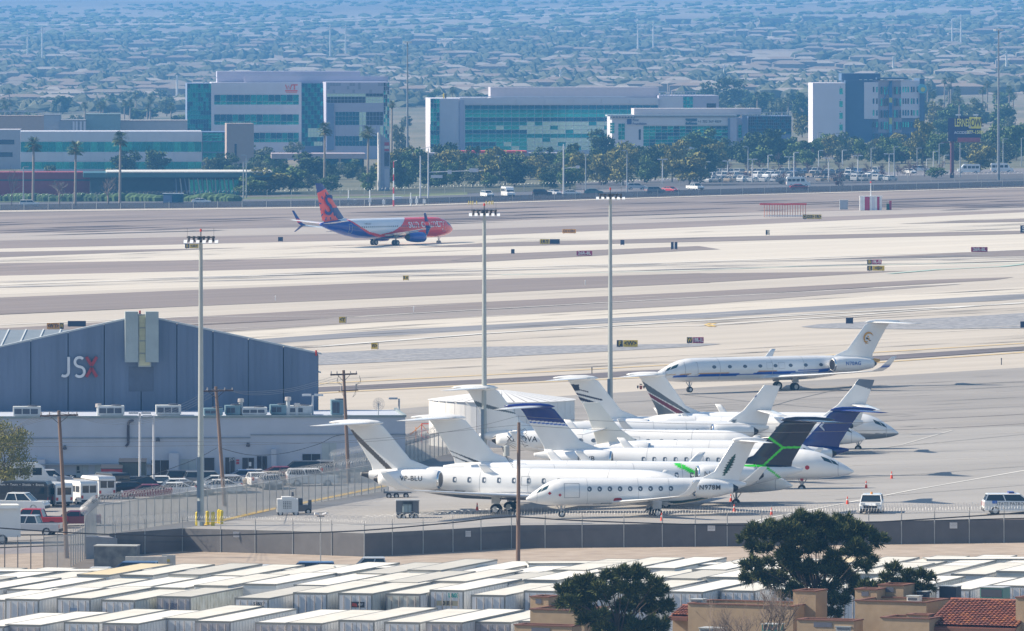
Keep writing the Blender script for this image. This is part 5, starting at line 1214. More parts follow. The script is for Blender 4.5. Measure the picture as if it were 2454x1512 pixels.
# motorhome
mh = T('motorhome', 'white motorhome with brown swirl graphics cut by the left edge', 'motorhome', G(-70, 1305), R(188))
mw = M('motorhome_white', (.66, .68, .70), .4, var=.04)
MB().prism([(-4.2, .7), (-4.2, 3.35), (3.6, 3.35), (4.2, 2.6), (4.3, .7)], 'y', -1.25, 1.25).build('body', mw, mh)
MB().box(-4.1, 3.2, -1.2, 1.2, 3.35, 3.45).build('roof', roofm[0], mh); MB().box(-2.2, -1.2, -.5, .5, 3.45, 3.75).build('roof_unit', mw, mh); MB().box(-4.0, 2.5, 1.27, 1.45, 3.15, 3.28).build('awning', mw, mh)
sw = MB(); 
for q in range(6):
    pts = arcpts(-1.6 + q*.07, 2.1, .35 + q*.22, 150 - q*8, -70 - q*12, 9)
    for (a, b), (c, d) in zip(pts, pts[1:]):
        w_ = .045; sw.quad((a, 1.256, b - w_), (a, 1.256, b + w_), (c, 1.256, d + w_*.6), (c, 1.256, d - w_*.6))
sw.build('swirl_graphic', M('brown_graphic', (.16, .12, .13), .5), mh)
for q, x in enumerate((1.0, 2.2)): MB().box(x - .4, x + .4, 1.25, 1.27, 1.7, 2.4).build('window', vglass, mh)
for x in (-2.6, 2.7):
    for s_ in (-1, 1): meshobj('wheel', wheel_t, mh, (x, s_*1.0, .48))
# ramp vehicles
s1 = vehicle('suv', 'white', 'white ramp utility car facing the camera with an amber roof beacon', G(2088, 1231), -95, None)
MB().tube((0, 0, 1.75), (0, 0, 1.95), .12, .08, 8).build('beacon', M('amber_beacon', (.8, .3, .03), .3), s1); MB().box(2.36, 2.44, -.6, .6, .62, .85).build('grille', plas, s1)
s2 = vehicle('suv', 'white', 'white patrol car with dark side lettering at the right edge of the ramp', G(2425, 1233), 3, None, name='patrol_car', cat='patrol car')
s2.scale = (1.08,) * 3
text('STATE PATROL', .36, blk, s2, (-.2, -.985, .92), name='lettering', depth=.003); MB().box(-.35, .1, -.65, .65, 1.76, 1.9).build('light_bar', M('light_bar_blue', (.03, .05, .25), .3), s2)
MB().box(-1.75, -1.35, -.99, -.975, .95, 1.2).build('badge', M('badge_blue', (.05, .15, .5), .4), s2)
# power cart and tug
gp = T('ground_power_cart', 'small white ground power cart with a round grille on the ramp', 'power cart', G(690, 1236), R(3))
MB().box(-1.0, .9, -.75, .75, .35, 1.55).box(-.6, .5, -.6, .6, 1.55, 1.75).build('housing', M('cart_white', (.68, .68, .68), .5), gp)
tagm = MB()
for a in range(5):
    for b in range(5): tagm.box(-.45 + a*.16, -.36 + a*.16, -.765, -.75, .7 + b*.14, .78 + b*.14)
tagm.build('grille', dkm, gp)
for x in (-.7, .7):
    for s_ in (-1, 1): meshobj('wheel', wheel_mesh('wheel', .26, .18), gp, (x, s_*.65, .26))
MB().tube((.4, 0, 1.7), (.4, 0, 2.15), .14, .10, 8).build('exhaust', dkm, gp)
tg = T('tow_tug', 'dark small tow tug with orange cones on it, right of the power cart', 'tug', G(722, 1232), R(4))
MB().box(-.9, .9, -.6, .6, .3, .85).box(-.9, -.2, -.6, .6, .85, 1.15).box(.6, .9, -.5, .5, .85, 1.3).build('chassis', M('tug_grey', (.10, .10, .11), .6), tg); MB().box(-.5, .1, -.4, .4, .85, 1.45).build('seat', dkm, tg)
for x in (-.6, .6):
    for s_ in (-1, 1): meshobj('wheel', wheel_mesh('wheel', .28, .2), tg, (x, s_*.55, .28))
# baggage cart
bc = T('baggage_cart', 'dark grey caged baggage cart left of the long jet', 'baggage cart', G(976, 1243), R(3))
cg = M('cart_grey', (.13, .14, .16), .6)
MB().box(-1.0, 1.0, -.75, .75, .45, .58).build('deck', cg, bc); MB().box(-1.05, 1.05, -.8, .8, 1.62, 1.70).build('roof', M('cart_roof', (.30, .32, .34), .6), bc)
for x in (-1.0, -.5, 0, .5, .96):
    for s_ in (-.75, .71): MB().box(x, x + .05, s_, s_ + .04, .58, 1.62).build('cage_post', cg, bc)
MB().box(-.95, -.45, -.72, -.70, .6, 1.6).box(.45, .95, -.72, -.70, .6, 1.6).box(-.95, .95, .66, .70, .6, 1.6).build('side_panel', cg, bc)
MB().box(-.4, .35, -.4, .4, .6, 1.3).build('tank', M('tank_pale_blue', (.35, .45, .5), .4), bc)
for x in (-.75, -.35, .35, .75): meshobj('wheel', wheel_mesh('wheel', .22, .16), bc, (x, -.6, .22)); meshobj('wheel', wheel_mesh('wheel', .22, .16), bc, (x, .6, .22))
fb = T('flatbed_cart', 'low dark flatbed cart standing behind the long jet tail', 'cart', G(952, 1194), R(2))
MB().box(-1.3, 1.3, -.6, .6, .5, .62).box(-1.3, -1.2, -.6, .6, .62, .9).build('deck', cg, fb)
for x in (-.8, -.1, .8):
    for s_ in (-1, 1): meshobj('wheel', wheel_mesh('wheel', .25, .18), fb, (x, s_*.5, .25))
# cones
co = M('cone_orange', (.75, .07, .02), .5); cw = M('cone_white', (.7, .7, .7), .5)
cone = T('traffic_cone', 'orange traffic cone near the nose wheel, below the black tail', 'traffic cone', G(1849, 1163), 0, 'orange cones round the parked jets')
MB().box(-.2, .2, -.2, .2, 0, .05).build('base', co, cone); MB().tube((0, 0, .05), (0, 0, .75), .14, .03, 10).build('cone', co, cone); MB().tube((0, 0, .42), (0, 0, .54), .088, .068, 10).build('band', cw, cone)
cone.scale = (1.05,) * 3
for x, y, l_ in ((1143, 1225, 'orange traffic cone left of the long jet main wheels'), (2136, 1149, 'orange traffic cone farthest right on the ramp'), (2075, 1172, 'dark orange traffic cone below and left of the farthest right one'), (1751, 1204, 'orange traffic cone right of the small jet tail'), (2030, 1210, 'orange traffic cone just left of the ramp car'),
                 (1759, 1228, 'orange traffic cone behind the razor wire below another'), (1848, 1237, 'orange traffic cone nearest the big pine top'), (1585, 1250, 'orange traffic cone at the main wheels of the small jet')):
    copy_tree(cone, G(x, y), label=l_)
# tank box, barriers and cars behind the trailers
tb_ = T('concrete_utility_box', 'large dark stained utility box with a pale top by the dirt bank', 'utility box', G(280, 1362), R(-7))
MB().box(-1.75, 1.75, -.9, .9, 0, 1.85).build('body', M('stained_steel', (.07, .08, .10), .7, col2=(.16, .18, .19), scale=1.2, detail=8, rampw=.15), tb_); MB().box(-1.8, 1.8, -.95, .95, 1.85, 1.93).build('lid', M('pale_lid', (.40, .40, .38), .7), tb_)
for i, (x, y, w, l_) in enumerate(((350, 1364, 3.4, 'white concrete barrier behind the blue car roof'), (404, 1360, 1.1, 'short upright concrete block right of the barrier'))):
    o = T('concrete_barrier', l_, 'barrier', G(x, y), R(-3), 'concrete barriers on the dirt'); MB().prism([(-.4, 0), (.4, 0), (.25, .35), (.15, 1.05), (-.15, 1.05), (-.25, .35)], 'x', -w/2, w/2).build('block', M('barrier_white', (.48, .47, .44), .9, var=.15, scale=2), o)
    MB().box(-.12, .12, -.30, -.24, .5, .7).build('marker', M('marker_yellow', (.6, .45, .1), .6), o)
for i, (x, y, k, c, l_) in enumerate(((312, 1397, 'suv', 'blue', 'blue windowed car roof showing above the trailers, second from left'), (230, 1402, 'sedan', 'white', 'white car roof peeping over the trailers at far left'), (375, 1402, 'sedan', 'silver', 'silver car roof just right of the blue one'), (450, 1399, 'sedan', 'white', 'white car roof left of the security camera post'), (550, 1398, 'sedan', 'silver', 'silver car roof between the white roof and the dark blue one'),
        (735, 1398, 'suv', 'blue', 'blue car roof right above the trailers at the camera post'), (898, 1390, 'pickup', 'silver', 'silver pickup cab standing above the trailer roofs'), (640, 1397, 'sedan', 'white', 'white car roof left of the camera post'))):
    vehicle(k, c, l_, G(x, y), 176 + i, 'cars parked behind the trailers')
# ---------------- buildings across the airfield ----------------
def glassm(name, col, rough=.12, met=.75):
    m = M(name, col, rough, met, var=.35, scale=.35, detail=5, rampw=.2)
    n = m.node_tree.nodes; b = n['Principled BSDF']
    bp = n.new('ShaderNodeBump'); nz = n.new('ShaderNodeTexNoise'); nz.inputs['Scale'].default_value = .5; bp.inputs['Strength'].default_value = .25; bp.inputs['Distance'].default_value = .5
    m.node_tree.links.new(nz.outputs[0], bp.inputs['Height']); m.node_tree.links.new(bp.outputs[0], b.inputs['Normal'])
    return m
g_teal = glassm('teal_glass', (.01, .30, .36)); g_blue = glassm('blue_glass', (.01, .12, .23)); g_pale = glassm('pale_reflection_glass', (.60, .90, .72), .15, .5); g_dark = glassm('dark_office_glass', (.03, .05, .09), .15, .3); g_mid = glassm('mid_teal_glass', (.04, .46, .48))  # g_pale: bright reflections are put into the pane colour
pan_w = M('white_metal_panel', (.60, .59, .66), .5, var=.06, scale=.2); pan_g = M('lilac_grey_panel', (.42, .42, .54), .6, var=.06, scale=.2); mull = M('pale_mullion', (.40, .44, .50), .5); pan_b = M('blue_grey_panel', (.14, .20, .34), .6, var=.06, scale=.2)
def bld(name, label, px, py, ang, cat='building'):
    f = Fac(px, py, ang); return f, T(name, label, cat, f.P, f.a)
PANES = {}
def panes(f, parent, x0, y0, x1, y1, nx, ny, mats, gap=.12, proud=.12, name='window_pane', back=0.0, pick=None):
    u0, u1, z0, z1 = f.rect(x0, y0, x1, y1, back - proud); w = (u1 - u0) / nx; h = (z1 - z0) / ny
    rnd = random.Random(int(x0 * 7 + y0))
    for i in range(nx):
        for j in range(ny):
            m_ = pick(i, j) if pick else rnd.choice(mats)
            key = (round(w, 3), round(h, 3), gap, m_.name)
            if key not in PANES: PANES[key] = MB().box(gap/2, w - gap/2, 0, .08, gap/2, h - gap/2).mesh(name, m_)
            meshobj(name, PANES[key], parent, (u0 + i*w, back - proud, z0 + j*h))
def mass(f, parent, x0, y0, x1, yb, mat, name='wall', deep=25, proud=0.0, back=0.0):
    """building volume whose front fills the picture rectangle"""
    u0, u1, z0, z1 = f.rect(x0, y0, x1, yb, back - proud)
    return MB().box(u0, u1, back - proud, back + deep, z0, z1).build(name, mat, parent)
random.seed(21)
# long low office, left
f, t = bld('office_building', 'long low white office with two teal window bands at the left', 270, 408, 3)
mass(f, t, 49, 315, 484, 430, pan_w); 
for i in range(13):
    for (ya, yb) in ((315.5, 338.5), (365.5, 387)): fbox(f, 'panel', 50 + i*33.4, ya, 50 + (i+1)*33.4 - .5, yb, pan_w, t, proud=.15)
panes(f, t, 50, 340, 483, 364, 26, 1, [g_teal, g_teal, g_mid], gap=.05); panes(f, t, 50, 388, 483, 405, 26, 1, [g_teal, g_mid], gap=.05)
mass(f, t, 484, 316, 545, 430, pan_b, deep=20, back=.6); panes(f, t, 485, 318, 544, 338, 5, 3, [g_mid, g_teal], back=.6); panes(f, t, 485, 340, 544, 364, 3, 1, [g_teal], back=.6); panes(f, t, 485, 366, 544, 387, 5, 2, [g_mid, g_teal], back=.6)
f2, t2 = bld('tan_stair_tower', 'plain tan stair tower standing at the right end of the low office', 575, 406, 4)
mass(f2, t2, 543, 296, 608, 428, M('tan_tower_wall', (.34, .27, .26), .85, var=.05), deep=14); fbox(f2, 'window', 562, 345, 567, 377, g_dark, t2)
fb_, tb2 = bld('office_wing', 'pale stucco wing with dark window slots at the left edge', 10, 406, 2); mass(fb_, tb2, -200, 311, 48, 428, M('pale_wing', (.38, .37, .42), .8, var=.05)); 
for y in (335, 365): fbox(fb_, 'window', -150, y, 34 if y < 350 else 30, y + 11, g_dark, tb2)
for (x0, y0, x1, yb, c, l_, py) in ((-200, 279, 107, 330, (.38, .30, .27), 'tan flat building with a white roof railing behind the office, far left', 395), (105, 276, 145, 330, (.27, .30, .36), 'grey block behind the low office roof', 398), (145, 289, 206, 330, (.30, .31, .36), 'grey building with white pillars on the low office roofline', 399), (205, 275, 288, 330, (.20, .30, .33), 'green-grey windowless block above the low office', 397), (288, 290, 449, 330, (.46, .43, .44), 'cream flat building between the green block and the tall office', 393)):
    ff, tt = bld('flat_building', l_, (x0 + x1) / 2, py, 2); mass(ff, tt, x0, y0, x1, py + 4, M('wall_' + str(x1), c, .8, var=.05), deep=20); fbox(ff, 'parapet_cap', x0, y0 - 1.5, x1, y0, M('parapet_cap_' + str(x1), tuple(q * .7 for q in c), .7), tt, proud=.2, deep=20)
    if x1 == 206:
        for x in (174, 181, 191, 200): fbox(ff, 'pillar', x, 291, x + 5, 330, pan_w, tt, proud=.4)
    if x1 == 107:
        for x in range(-20, 107, 11): fbox(ff, 'rail_post', x, 266, x + .8, 279, mull, tt)
        fbox(ff, 'rail', -200, 265, 107, 268, mull, tt)
# tall office with WT sign
f, t = bld('office_tower', 'five-storey grey and teal office block with an orange-red WT sign', 640, 384, 3)
mass(f, t, 448, 200, 506, 412, pan_b, deep=30, back=.8); panes(f, t, 449, 201, 506, 350, 9, 14, [g_teal, g_teal, g_blue], back=.8, gap=.08)
mass(f, t, 506, 198, 722, 412, pan_w, deep=34)
for i in range(10):
    for (ya, yb) in ((199.5, 212), (212.5, 225.5), (252, 262), (262.5, 272.5), (300.5, 316.5)): fbox(f, 'panel', 513 + i*20.3, ya, 513 + (i+1)*20.3 - .35, yb, pan_w, t, proud=.12)
for (ya, ym, yb) in ((227, 243, 251), (274, 291, 299), (318, 333, 341)):
    x0 = 513 if ya < 300 else 608; n = 14 if ya < 300 else 8
    panes(f, t, x0, ya, 716, ym, n, 1, [g_blue, g_teal]); panes(f, t, x0, ym, 716, yb, n, 1, [g_teal, g_mid])
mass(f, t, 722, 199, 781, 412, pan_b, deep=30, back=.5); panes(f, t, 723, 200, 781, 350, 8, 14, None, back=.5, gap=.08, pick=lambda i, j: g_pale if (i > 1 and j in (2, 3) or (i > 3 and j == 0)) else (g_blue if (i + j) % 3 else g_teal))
mass(f, t, 520, 171, 863, 200, pan_g, deep=14, back=8, name='penthouse'); mass(f, t, 585, 183, 930, 200, pan_g, deep=1, back=4, name='roof_screen'); fbox(f, 'canopy_slab', 585, 179.5, 935, 181, mull, t, back=4)
for x in range(870, 930, 12): fbox(f, 'canopy_post', x, 181, x + .8, 199, mull, t, back=4)
for x0 in (486, 497): fbox(f, 'roof_unit', x0, 190, x0 + 5, 199, M('bright_unit', (.65, .6, .52), .5), t, back=5)
fbox(f, 'canopy_slab', 478, 186, 520, 187.5, mull, t, back=5)
f3 = Fac(860, 382, 4)
t3 = T('office_wing', 'grey gridded wing with mirrored windows on the right of the WT office', 'building', f3.P, f3.a)
mass(f3, t3, 781, 197, 933, 410, pan_g, deep=30)
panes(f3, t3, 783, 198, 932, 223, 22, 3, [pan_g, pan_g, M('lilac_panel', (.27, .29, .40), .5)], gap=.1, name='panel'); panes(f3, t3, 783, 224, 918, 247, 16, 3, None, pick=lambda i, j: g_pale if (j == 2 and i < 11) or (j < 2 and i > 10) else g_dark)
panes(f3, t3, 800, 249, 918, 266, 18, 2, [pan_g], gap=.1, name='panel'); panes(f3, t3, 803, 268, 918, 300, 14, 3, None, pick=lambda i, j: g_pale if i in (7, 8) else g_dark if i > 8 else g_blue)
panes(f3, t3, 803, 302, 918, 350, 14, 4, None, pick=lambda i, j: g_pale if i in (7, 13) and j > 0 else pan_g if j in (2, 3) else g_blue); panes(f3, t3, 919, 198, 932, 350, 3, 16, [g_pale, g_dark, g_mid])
fbox(f3, 'corner_column', 783, 248, 800, 360, pan_b, t3, proud=.8)
def letterbar(f, parent, pts, w, mat, proud=.25, name='letter'):
    P = [f(x, y) for x, y in pts]; stroke(P, w, -proud, -proud + .12).build(name, mat, parent)
wtm = M('orange_red_sign', (.72, .10, .06), .5)
letterbar(f, t, [(684, 203), (688, 214), (691, 206), (695, 214), (699, 203)], .35, wtm); letterbar(f, t, [(698, 203.5), (713, 203.5)], .38, wtm); letterbar(f, t, [(705.5, 203), (705.5, 215)], .42, wtm); letterbar(f, t, [(683, 217.5), (713, 217.5)], .38, wtm); letterbar(f, t, [(685, 221), (712, 221)], .2, wtm)
# long glass office
f, t = bld('glass_office', 'long four-storey office with a mirrored teal glass wall under a white band', 1300, 370, 3)
mass(f, t, 1031, 236, 1578, 408, pan_w, deep=36); panes(f, t, 1031.5, 237, 1053, 356, 3, 11, [g_teal, g_mid, g_blue]); 
for j in range(12): fbox(f, 'panel', 1054, 237 + j*10, 1099, 246.6 + j*10, pan_w, t, proud=.15)
fbox(f, 'column', 1101, 240, 1112, 372, pan_g, t, proud=.5)
def pk_(i, j):  # pale panes paint a bright reflected zone into the glass wall
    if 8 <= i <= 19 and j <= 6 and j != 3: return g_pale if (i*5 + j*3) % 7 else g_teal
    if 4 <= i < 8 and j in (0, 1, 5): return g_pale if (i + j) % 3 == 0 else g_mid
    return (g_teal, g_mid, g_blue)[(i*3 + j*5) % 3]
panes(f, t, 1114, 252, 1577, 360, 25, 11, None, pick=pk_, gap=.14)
for i in range(7): fbox(f, 'fascia_panel', 1101 + i*68, 234.5, 1101 + (i+1)*68 - .6, 250.5, pan_w, t, proud=.4)
mass(f, t, 1175, 209, 1578, 236, M('pale_penthouse', (.42, .40, .44), .7, var=.05), deep=14, back=9, name='penthouse'); fbox(f, 'canopy_slab', 1100, 231, 1500, 233, mull, t, back=3)
mass(f, t, 1578, 229, 1722, 405, pan_g, deep=26, back=1.5); panes(f, t, 1637, 232, 1660, 260, 3, 3, [g_teal, g_mid], back=1.5); fbox(f, 'panel', 1579, 231, 1636, 262, pan_w, t, back=1.5); fbox(f, 'window', 1693, 248, 1715, 262, g_dark, t, back=1.5)
fbox(f, 'roof_trellis', 1578, 219, 1668, 221, mull, t, back=3)
for x in range(1582, 1668, 7): fbox(f, 'trellis_post', x, 221, x + 1, 229, mull, t, back=3)
for x, c in ((1063, 'yellow'), (1067.5, 'dark')):
    u, z = f(x, 236, 2); loc = Vector((f.P.x + u*f.c - 2*f.sn, f.P.y + u*f.sn + 2*f.c, f.P.z + z))
    o = T('person', f'person in {c} clothing working on the roof edge of the glass office', 'person', loc)
    cm_ = M(c + '_jacket', (.6, .45, .05) if c == 'yellow' else (.04, .04, .06), .8)
    b_ = MB().rings([[(r_*math.cos(2*math.pi*k/8), r_*.7*math.sin(2*math.pi*k/8), zz) for k in range(8)] for zz, r_ in ((0, .2), (.5, .22), (.9, .24), (1.35, .27), (1.45, .12), (1.55, .09), (1.62, .12), (1.75, .12), (1.8, .04))])
    b_.tube((.24, 0, 1.35), (.38, -.2, .95), .07, .05, 6).tube((-.24, 0, 1.35), (-.35, -.15, .95), .07, .05, 6); b_.build('body', cm_, o, smooth=True)
# white office with signs
f, t = bld('lease_office', 'white two-storey office with a blue sign and a For Lease banner', 1640, 377, 3)
mass(f, t, 1466, 280, 1765, 402, pan_w, deep=24)
mass(f, t, 1519, 260, 1824, 275, M('cream_penthouse', (.50, .46, .48), .7, var=.04), deep=14, back=4, name='penthouse'); fbox(f, 'roof_slab', 1455, 275.5, 1765, 279, mull, t, proud=1.0, deep=10)
for x in range(1463, 1520, 7): fbox(f, 'trellis_bar', x, 279, x + 2, 283, pan_b, t, proud=.9)
panes(f, t, 1541, 302, 1744, 350, 14, 6, [g_teal, g_mid, g_blue]); panes(f, t, 1481, 296, 1497, 335, 2, 4, [g_mid, g_teal]); panes(f, t, 1461, 294, 1472, 320, 2, 4, [g_mid])
fbox(f, 'sign_band', 1500, 282, 1765, 300, pan_w, t, proud=.3); fbox(f, 'window_slot', 1530, 310, 1535, 335, g_dark, t)
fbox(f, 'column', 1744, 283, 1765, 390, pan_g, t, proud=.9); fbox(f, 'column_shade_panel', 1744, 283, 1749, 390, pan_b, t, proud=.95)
nav = M('navy_sign', (.03, .06, .22), .5); fbox(f, 'logo', 1502, 285, 1513, 298, nav, t, proud=.45)
u, z = f(1515, 288); text('First', 1.05, nav, t, (u, -.5, z), name='lettering', align='LEFT', bold=.02); u, z = f(1515, 296.5); text('Foundation', .95, nav, t, (u, -.5, z), name='lettering', align='LEFT', bold=.02)
fbox(f, 'banner', 1642, 284, 1670, 299, M('teal_banner', (.02, .10, .20), .5), t, proud=.42); fbox(f, 'banner', 1670.5, 284, 1729, 299, M('white_banner', (.62, .62, .66), .5), t, proud=.42)
u, z = f(1656, 291.5); text('For Lease', .95, lw, t, (u, -.5, z), name='lettering', bold=.02); u, z = f(1699.5, 291.5); text('+1 702 369 4809', 1.05, M('grey_phone_text', (.12, .13, .18), .5), t, (u, -.5, z), name='lettering', bold=.02)
mass(f, t, 1765, 283, 1792, 402, pan_g, deep=20, back=1); panes(f, t, 1768, 299, 1777, 330, 1, 4, [g_teal], back=1); fbox(f, 'column', 1778, 276, 1790, 340, pan_b, t, proud=.5)
mass(f, t, 1792, 278, 1896, 402, pan_b, deep=20, back=1); panes(f, t, 1793, 279, 1895, 322, 22, 6, [g_dark, g_blue], back=1, gap=.1); fbox(f, 'roof_slab', 1793, 269, 1896, 270.5, mull, t); 
for x in range(1796, 1895, 6): fbox(f, 'trellis_post', x, 270.5, x + 1.5, 278, mull, t)
# hotel
f, t = bld('hotel_building', 'six-storey white and dark blue hotel with narrow windows and a coloured stripe', 2080, 342, 2)
hw = M('hotel_white', (.62, .60, .68), .7, var=.04, scale=.2); hb = M('hotel_blue', (.055, .11, .21), .7, var=.05); hg = M('hotel_grey_blue', (.13, .17, .28), .7)
mass(f, t, 1947, 199, 2025, 358, hw, deep=22, name='wall')
for y in (213, 243.5, 271.5, 299.5, 327): fbox(f, 'window', 2011, y - 1, 2018.5, y + 13, g_mid, t); fbox(f, 'wall_lamp', 2012, y - 5, 2014, y - 3.5, dkm, t)
mass(f, t, 2025, 192, 2090, 358, hb, deep=22, back=1.5, name='wall'); mass(f, t, 2090, 193, 2203, 358, hg, deep=22, back=2, name='wall'); mass(f, t, 2203, 188.5, 2215, 340, hb, deep=24, back=.5, name='wall')
fbox(f, 'facade_panel', 2070, 197, 2104, 285, hw, t, proud=.2, back=1.5, deep=1); fbox(f, 'facade_panel', 2104, 193, 2160, 318, M('hotel_lilac', (.36, .33, .42), .7), t, proud=.0, back=1.8, deep=1); fbox(f, 'facade_panel', 2158, 193, 2203, 283, hw, t, proud=.2, back=1.5, deep=1)
fbox(f, 'roof_slab', 2100, 186, 2175, 190.5, hb, t, proud=1, deep=12, back=1.5)
for j, y in enumerate((208, 236, 264, 292, 320)):
    for x in (2091, 2099, 2110, 2117.5, 2123.5, 2142, 2147, 2155, 2162, 2168, 2174, 2182, 2187.5, 2196):
        if 2125 < x < 2139: continue
        fbox(f, 'window', x, y, x + 3.4, y + (13 if x < 2104 or x > 2158 else 18), (g_dark, g_blue, g_mid)[int(x + j) % 3], t, proud=.3, back=1.5)
cy = [M('hotel_stripe_blue', (.03, .14, .33), .6), M('hotel_stripe_yellow', (.50, .50, .10), .6), M('hotel_stripe_teal', (.10, .38, .50), .6)]
for k, (y0, y1) in enumerate(((194, 234), (234, 246), (246, 282), (282, 298), (298, 318), (318, 345))): fbox(f, 'stripe', 2130, y0, 2137, y1, cy[(0, 1, 0, 1, 2, 0)[k]], t, proud=.5, back=1.5)
letterbar(f, t, [(2134, 195), (2126, 218), (2118, 238)], .5, cy[0], proud=-1.0, name='stripe')
u, z = f(2209, 213); MB().tube((u, -.3, z), (u, .4, z), 1.6, n=20).build('logo', cy[2], t); MB().tube((u + .2, -.4, z - .2), (u + .2, -.2, z - .2), .75, n=16).build('logo', cy[1], t)
mass(f, t, 2016, 176, 2109, 193, hb, deep=14, back=6, name='penthouse')
for x in (1962, 1975, 1986, 1998, 2058, 2070, 2083): fbox(f, 'roof_unit', x, 190 if x > 2020 else 192, x + 7, 198 if x < 2020 else 195, M('bright_unit', (.65, .6, .52), .5), t, back=3)
fbox(f, 'base_band', 1947, 352, 2025, 356, hg, t, proud=.1)
# red building and dark teal restaurant, near left of the road
f, t = bld('red_building', 'low dark red building behind bare trees at the far left', 60, 474, 3)
mass(f, t, -250, 413, 218, 478, M('dark_red_wall', (.22, .03, .05), .8, var=.1), deep=20); fbox(f, 'band', -250, 430, 218, 433.5, M('dark_teal_band', (.02, .06, .08), .6), t)
f, t = bld('low_pavilion', 'long low dark teal pavilion with a white roof edge and slanted glass fins', 430, 470, 3)
dt = M('dark_teal_wall', (.018, .05, .075), .6, var=.15)
mass(f, t, 216, 426, 650, 474, dt, deep=24, back=3); MB().box(f.u(200), f.u(652), -1.5, 26, f.z(430, 425), f.z(430, 414)).build('roof_fascia', M('teal_fascia', (.03, .11, .14), .5), t); MB().box(f.u(255), f.u(652), -1.7, 26.5, f.z(430, 413.8), f.z(430, 411)).build('roof_edge', M('white_roof_edge', (.62, .60, .56), .6), t)
for i in range(14):
    x = 420 + i * 10.5; P_ = [f(x, 428), f(x + 2.5, 428), f(x + 5.5 + (i % 3) * 2, 466), f(x + 2 + (i % 3) * 2, 466)]
    MB().prism([tuple(q) for q in P_], 'y', 1.5, 1.9).build('slanted_fin', mull if i % 2 else pan_b, t)
panes(f, t, 452, 430, 572, 466, 10, 1, [g_mid, g_teal], back=3)
# petrol station canopies and pylon
f, t = bld('station_building', 'low glazed shop with a pinkish roof slab between trees, centre left', 790, 416, 2)
mass(f, t, 735, 380, 872, 445, dt, deep=16, back=4); MB().box(f.u(650), f.u(875), -2, 18, f.z(790, 380), f.z(790, 368)).build('roof_slab', M('pink_roof_slab', (.40, .33, .36), .7), t); panes(f, t, 752, 381, 868, 408, 7, 1, [g_teal, g_blue], back=4); fbox(f, 'pillar', 811, 380, 817, 440, M('tan_pillar', (.42, .36, .32), .7), t); fbox(f, 'wall_base', 760, 417, 872, 430, pan_g, t, proud=-1)
f, t = bld('station_canopy', 'long thin canopy with a red stripe on its roof edge among the trees', 1150, 414, 2)
MB().box(f.u(955), f.u(1345), 0, 14, f.z(1150, 378), f.z(1150, 367)).build('canopy_slab', M('grey_canopy', (.36, .34, .38), .7), t); MB().box(f.u(1100), f.u(1262), -.1, 14.1, f.z(1150, 366.8), f.z(1150, 362)).build('red_edge', M('red_edge', (.55, .06, .06), .6), t)
for x in (1000, 1060, 1112, 1200, 1260, 1330): MB().tube((f.u(x), 6, 0), (f.u(x), 6, f.z(1150, 378)), .3, n=8).build('pillar', pan_g, t)
f = Fac(920, 457, 8); t = T('sign_tower', 'tall white sign tower with a slanted top and red and white panels', 'sign', f.P, f.a)
u0, u1 = f.u(906), f.u(934); zt, zt2 = f.z(910, 318), f.z(930, 338)
MB().prism([(u0, -1), (u0 + .5, -1), (u0 + .5, zt - .3), (u0, zt)], 'y', -.5, 1.5).build('side_wall', M('white_pylon', (.60, .58, .60), .6, var=.05), t); MB().prism([(u0 + .5, -1), (u1, -1), (u1, zt2), (u0 + .5, zt - .3)], 'y', 0, 1.3).build('panel', M('grey_pylon', (.30, .32, .44), .6), t)
for y0, y1, m_ in ((341, 349, M('sign_red', (.40, .03, .06), .5)), (350, 356, M('sign_white', (.6, .6, .64), .5)), (357, 362, M('sign_red', (.40, .03, .06), .5)), (365, 398, g_dark), (405, 450, M('sign_grey', (.42, .42, .52), .5))): fbox(f, 'sign_panel', 921, y0, 932, y1, m_, t, proud=.15)
# billboard
f = Fac(2312, 427, -8); t = T('billboard', 'dark billboard with yellow lettering on one thick red-brown column', 'billboard', f.P, f.a)
bc_ = M('billboard_brown', (.10, .03, .06), .7); u, _ = f(2280, 400)
MB().tube((u, .8, -1), (u, .8, f.z(2280, 335)), .55, .5, 12).build('column', bc_, t)
fbox(f, 'side_panel', 2271, 283, 2292, 338, M('billboard_navy', (.025, .03, .12), .6), t, proud=-.2, deep=1.5); fbox(f, 'face', 2292, 279, 2350, 330, M('billboard_face', (.02, .03, .10), .6), t, proud=.3); fbox(f, 'yellow_block', 2322, 280.5, 2350, 308, M('billboard_yellow', (.85, .76, .10), .6), t, proud=.36); fbox(f, 'base_panel', 2294, 330, 2348, 340, M('billboard_red', (.36, .08, .12), .6), t, proud=.3); fbox(f, 'catwalk', 2255, 340.5, 2356, 342, bc_, t, proud=1.2)
ylw = M('yellow_lettering', (.90, .82, .18), .5)
for s_, x, y, sz, m_ in (('LERNER', 2306.5, 295, 2.9, ylw), ('ROWE', 2337, 295, 2.9, blk), ('&', 2323, 303, 1.1, lw), ('877-1500', 2336, 317, 1.2, ylw), ('ACCIDENT?', 2308, 318, .95, lw)):
    u, z = f(x, y); me = text_mesh(s_, sz, .03, bold=.03).copy(); me.materials.clear(); me.materials.append(m_); o = meshobj('lettering', me, t, (u, -.48, z), (R(90), 0, 0), (.42 if s_ == 'LERNER' else .50 if s_ == 'ROWE' else .95, 1, 1))
for x in (2298, 2340): u, z = f(x, 276); MB().box(u - .8, u + .5, -2, -1.2, z - .1, z + .25).tube((u, -1.6, z), (u, .2, z - 1.2), .08, n=5).build('flood_lamp', lampface, t)
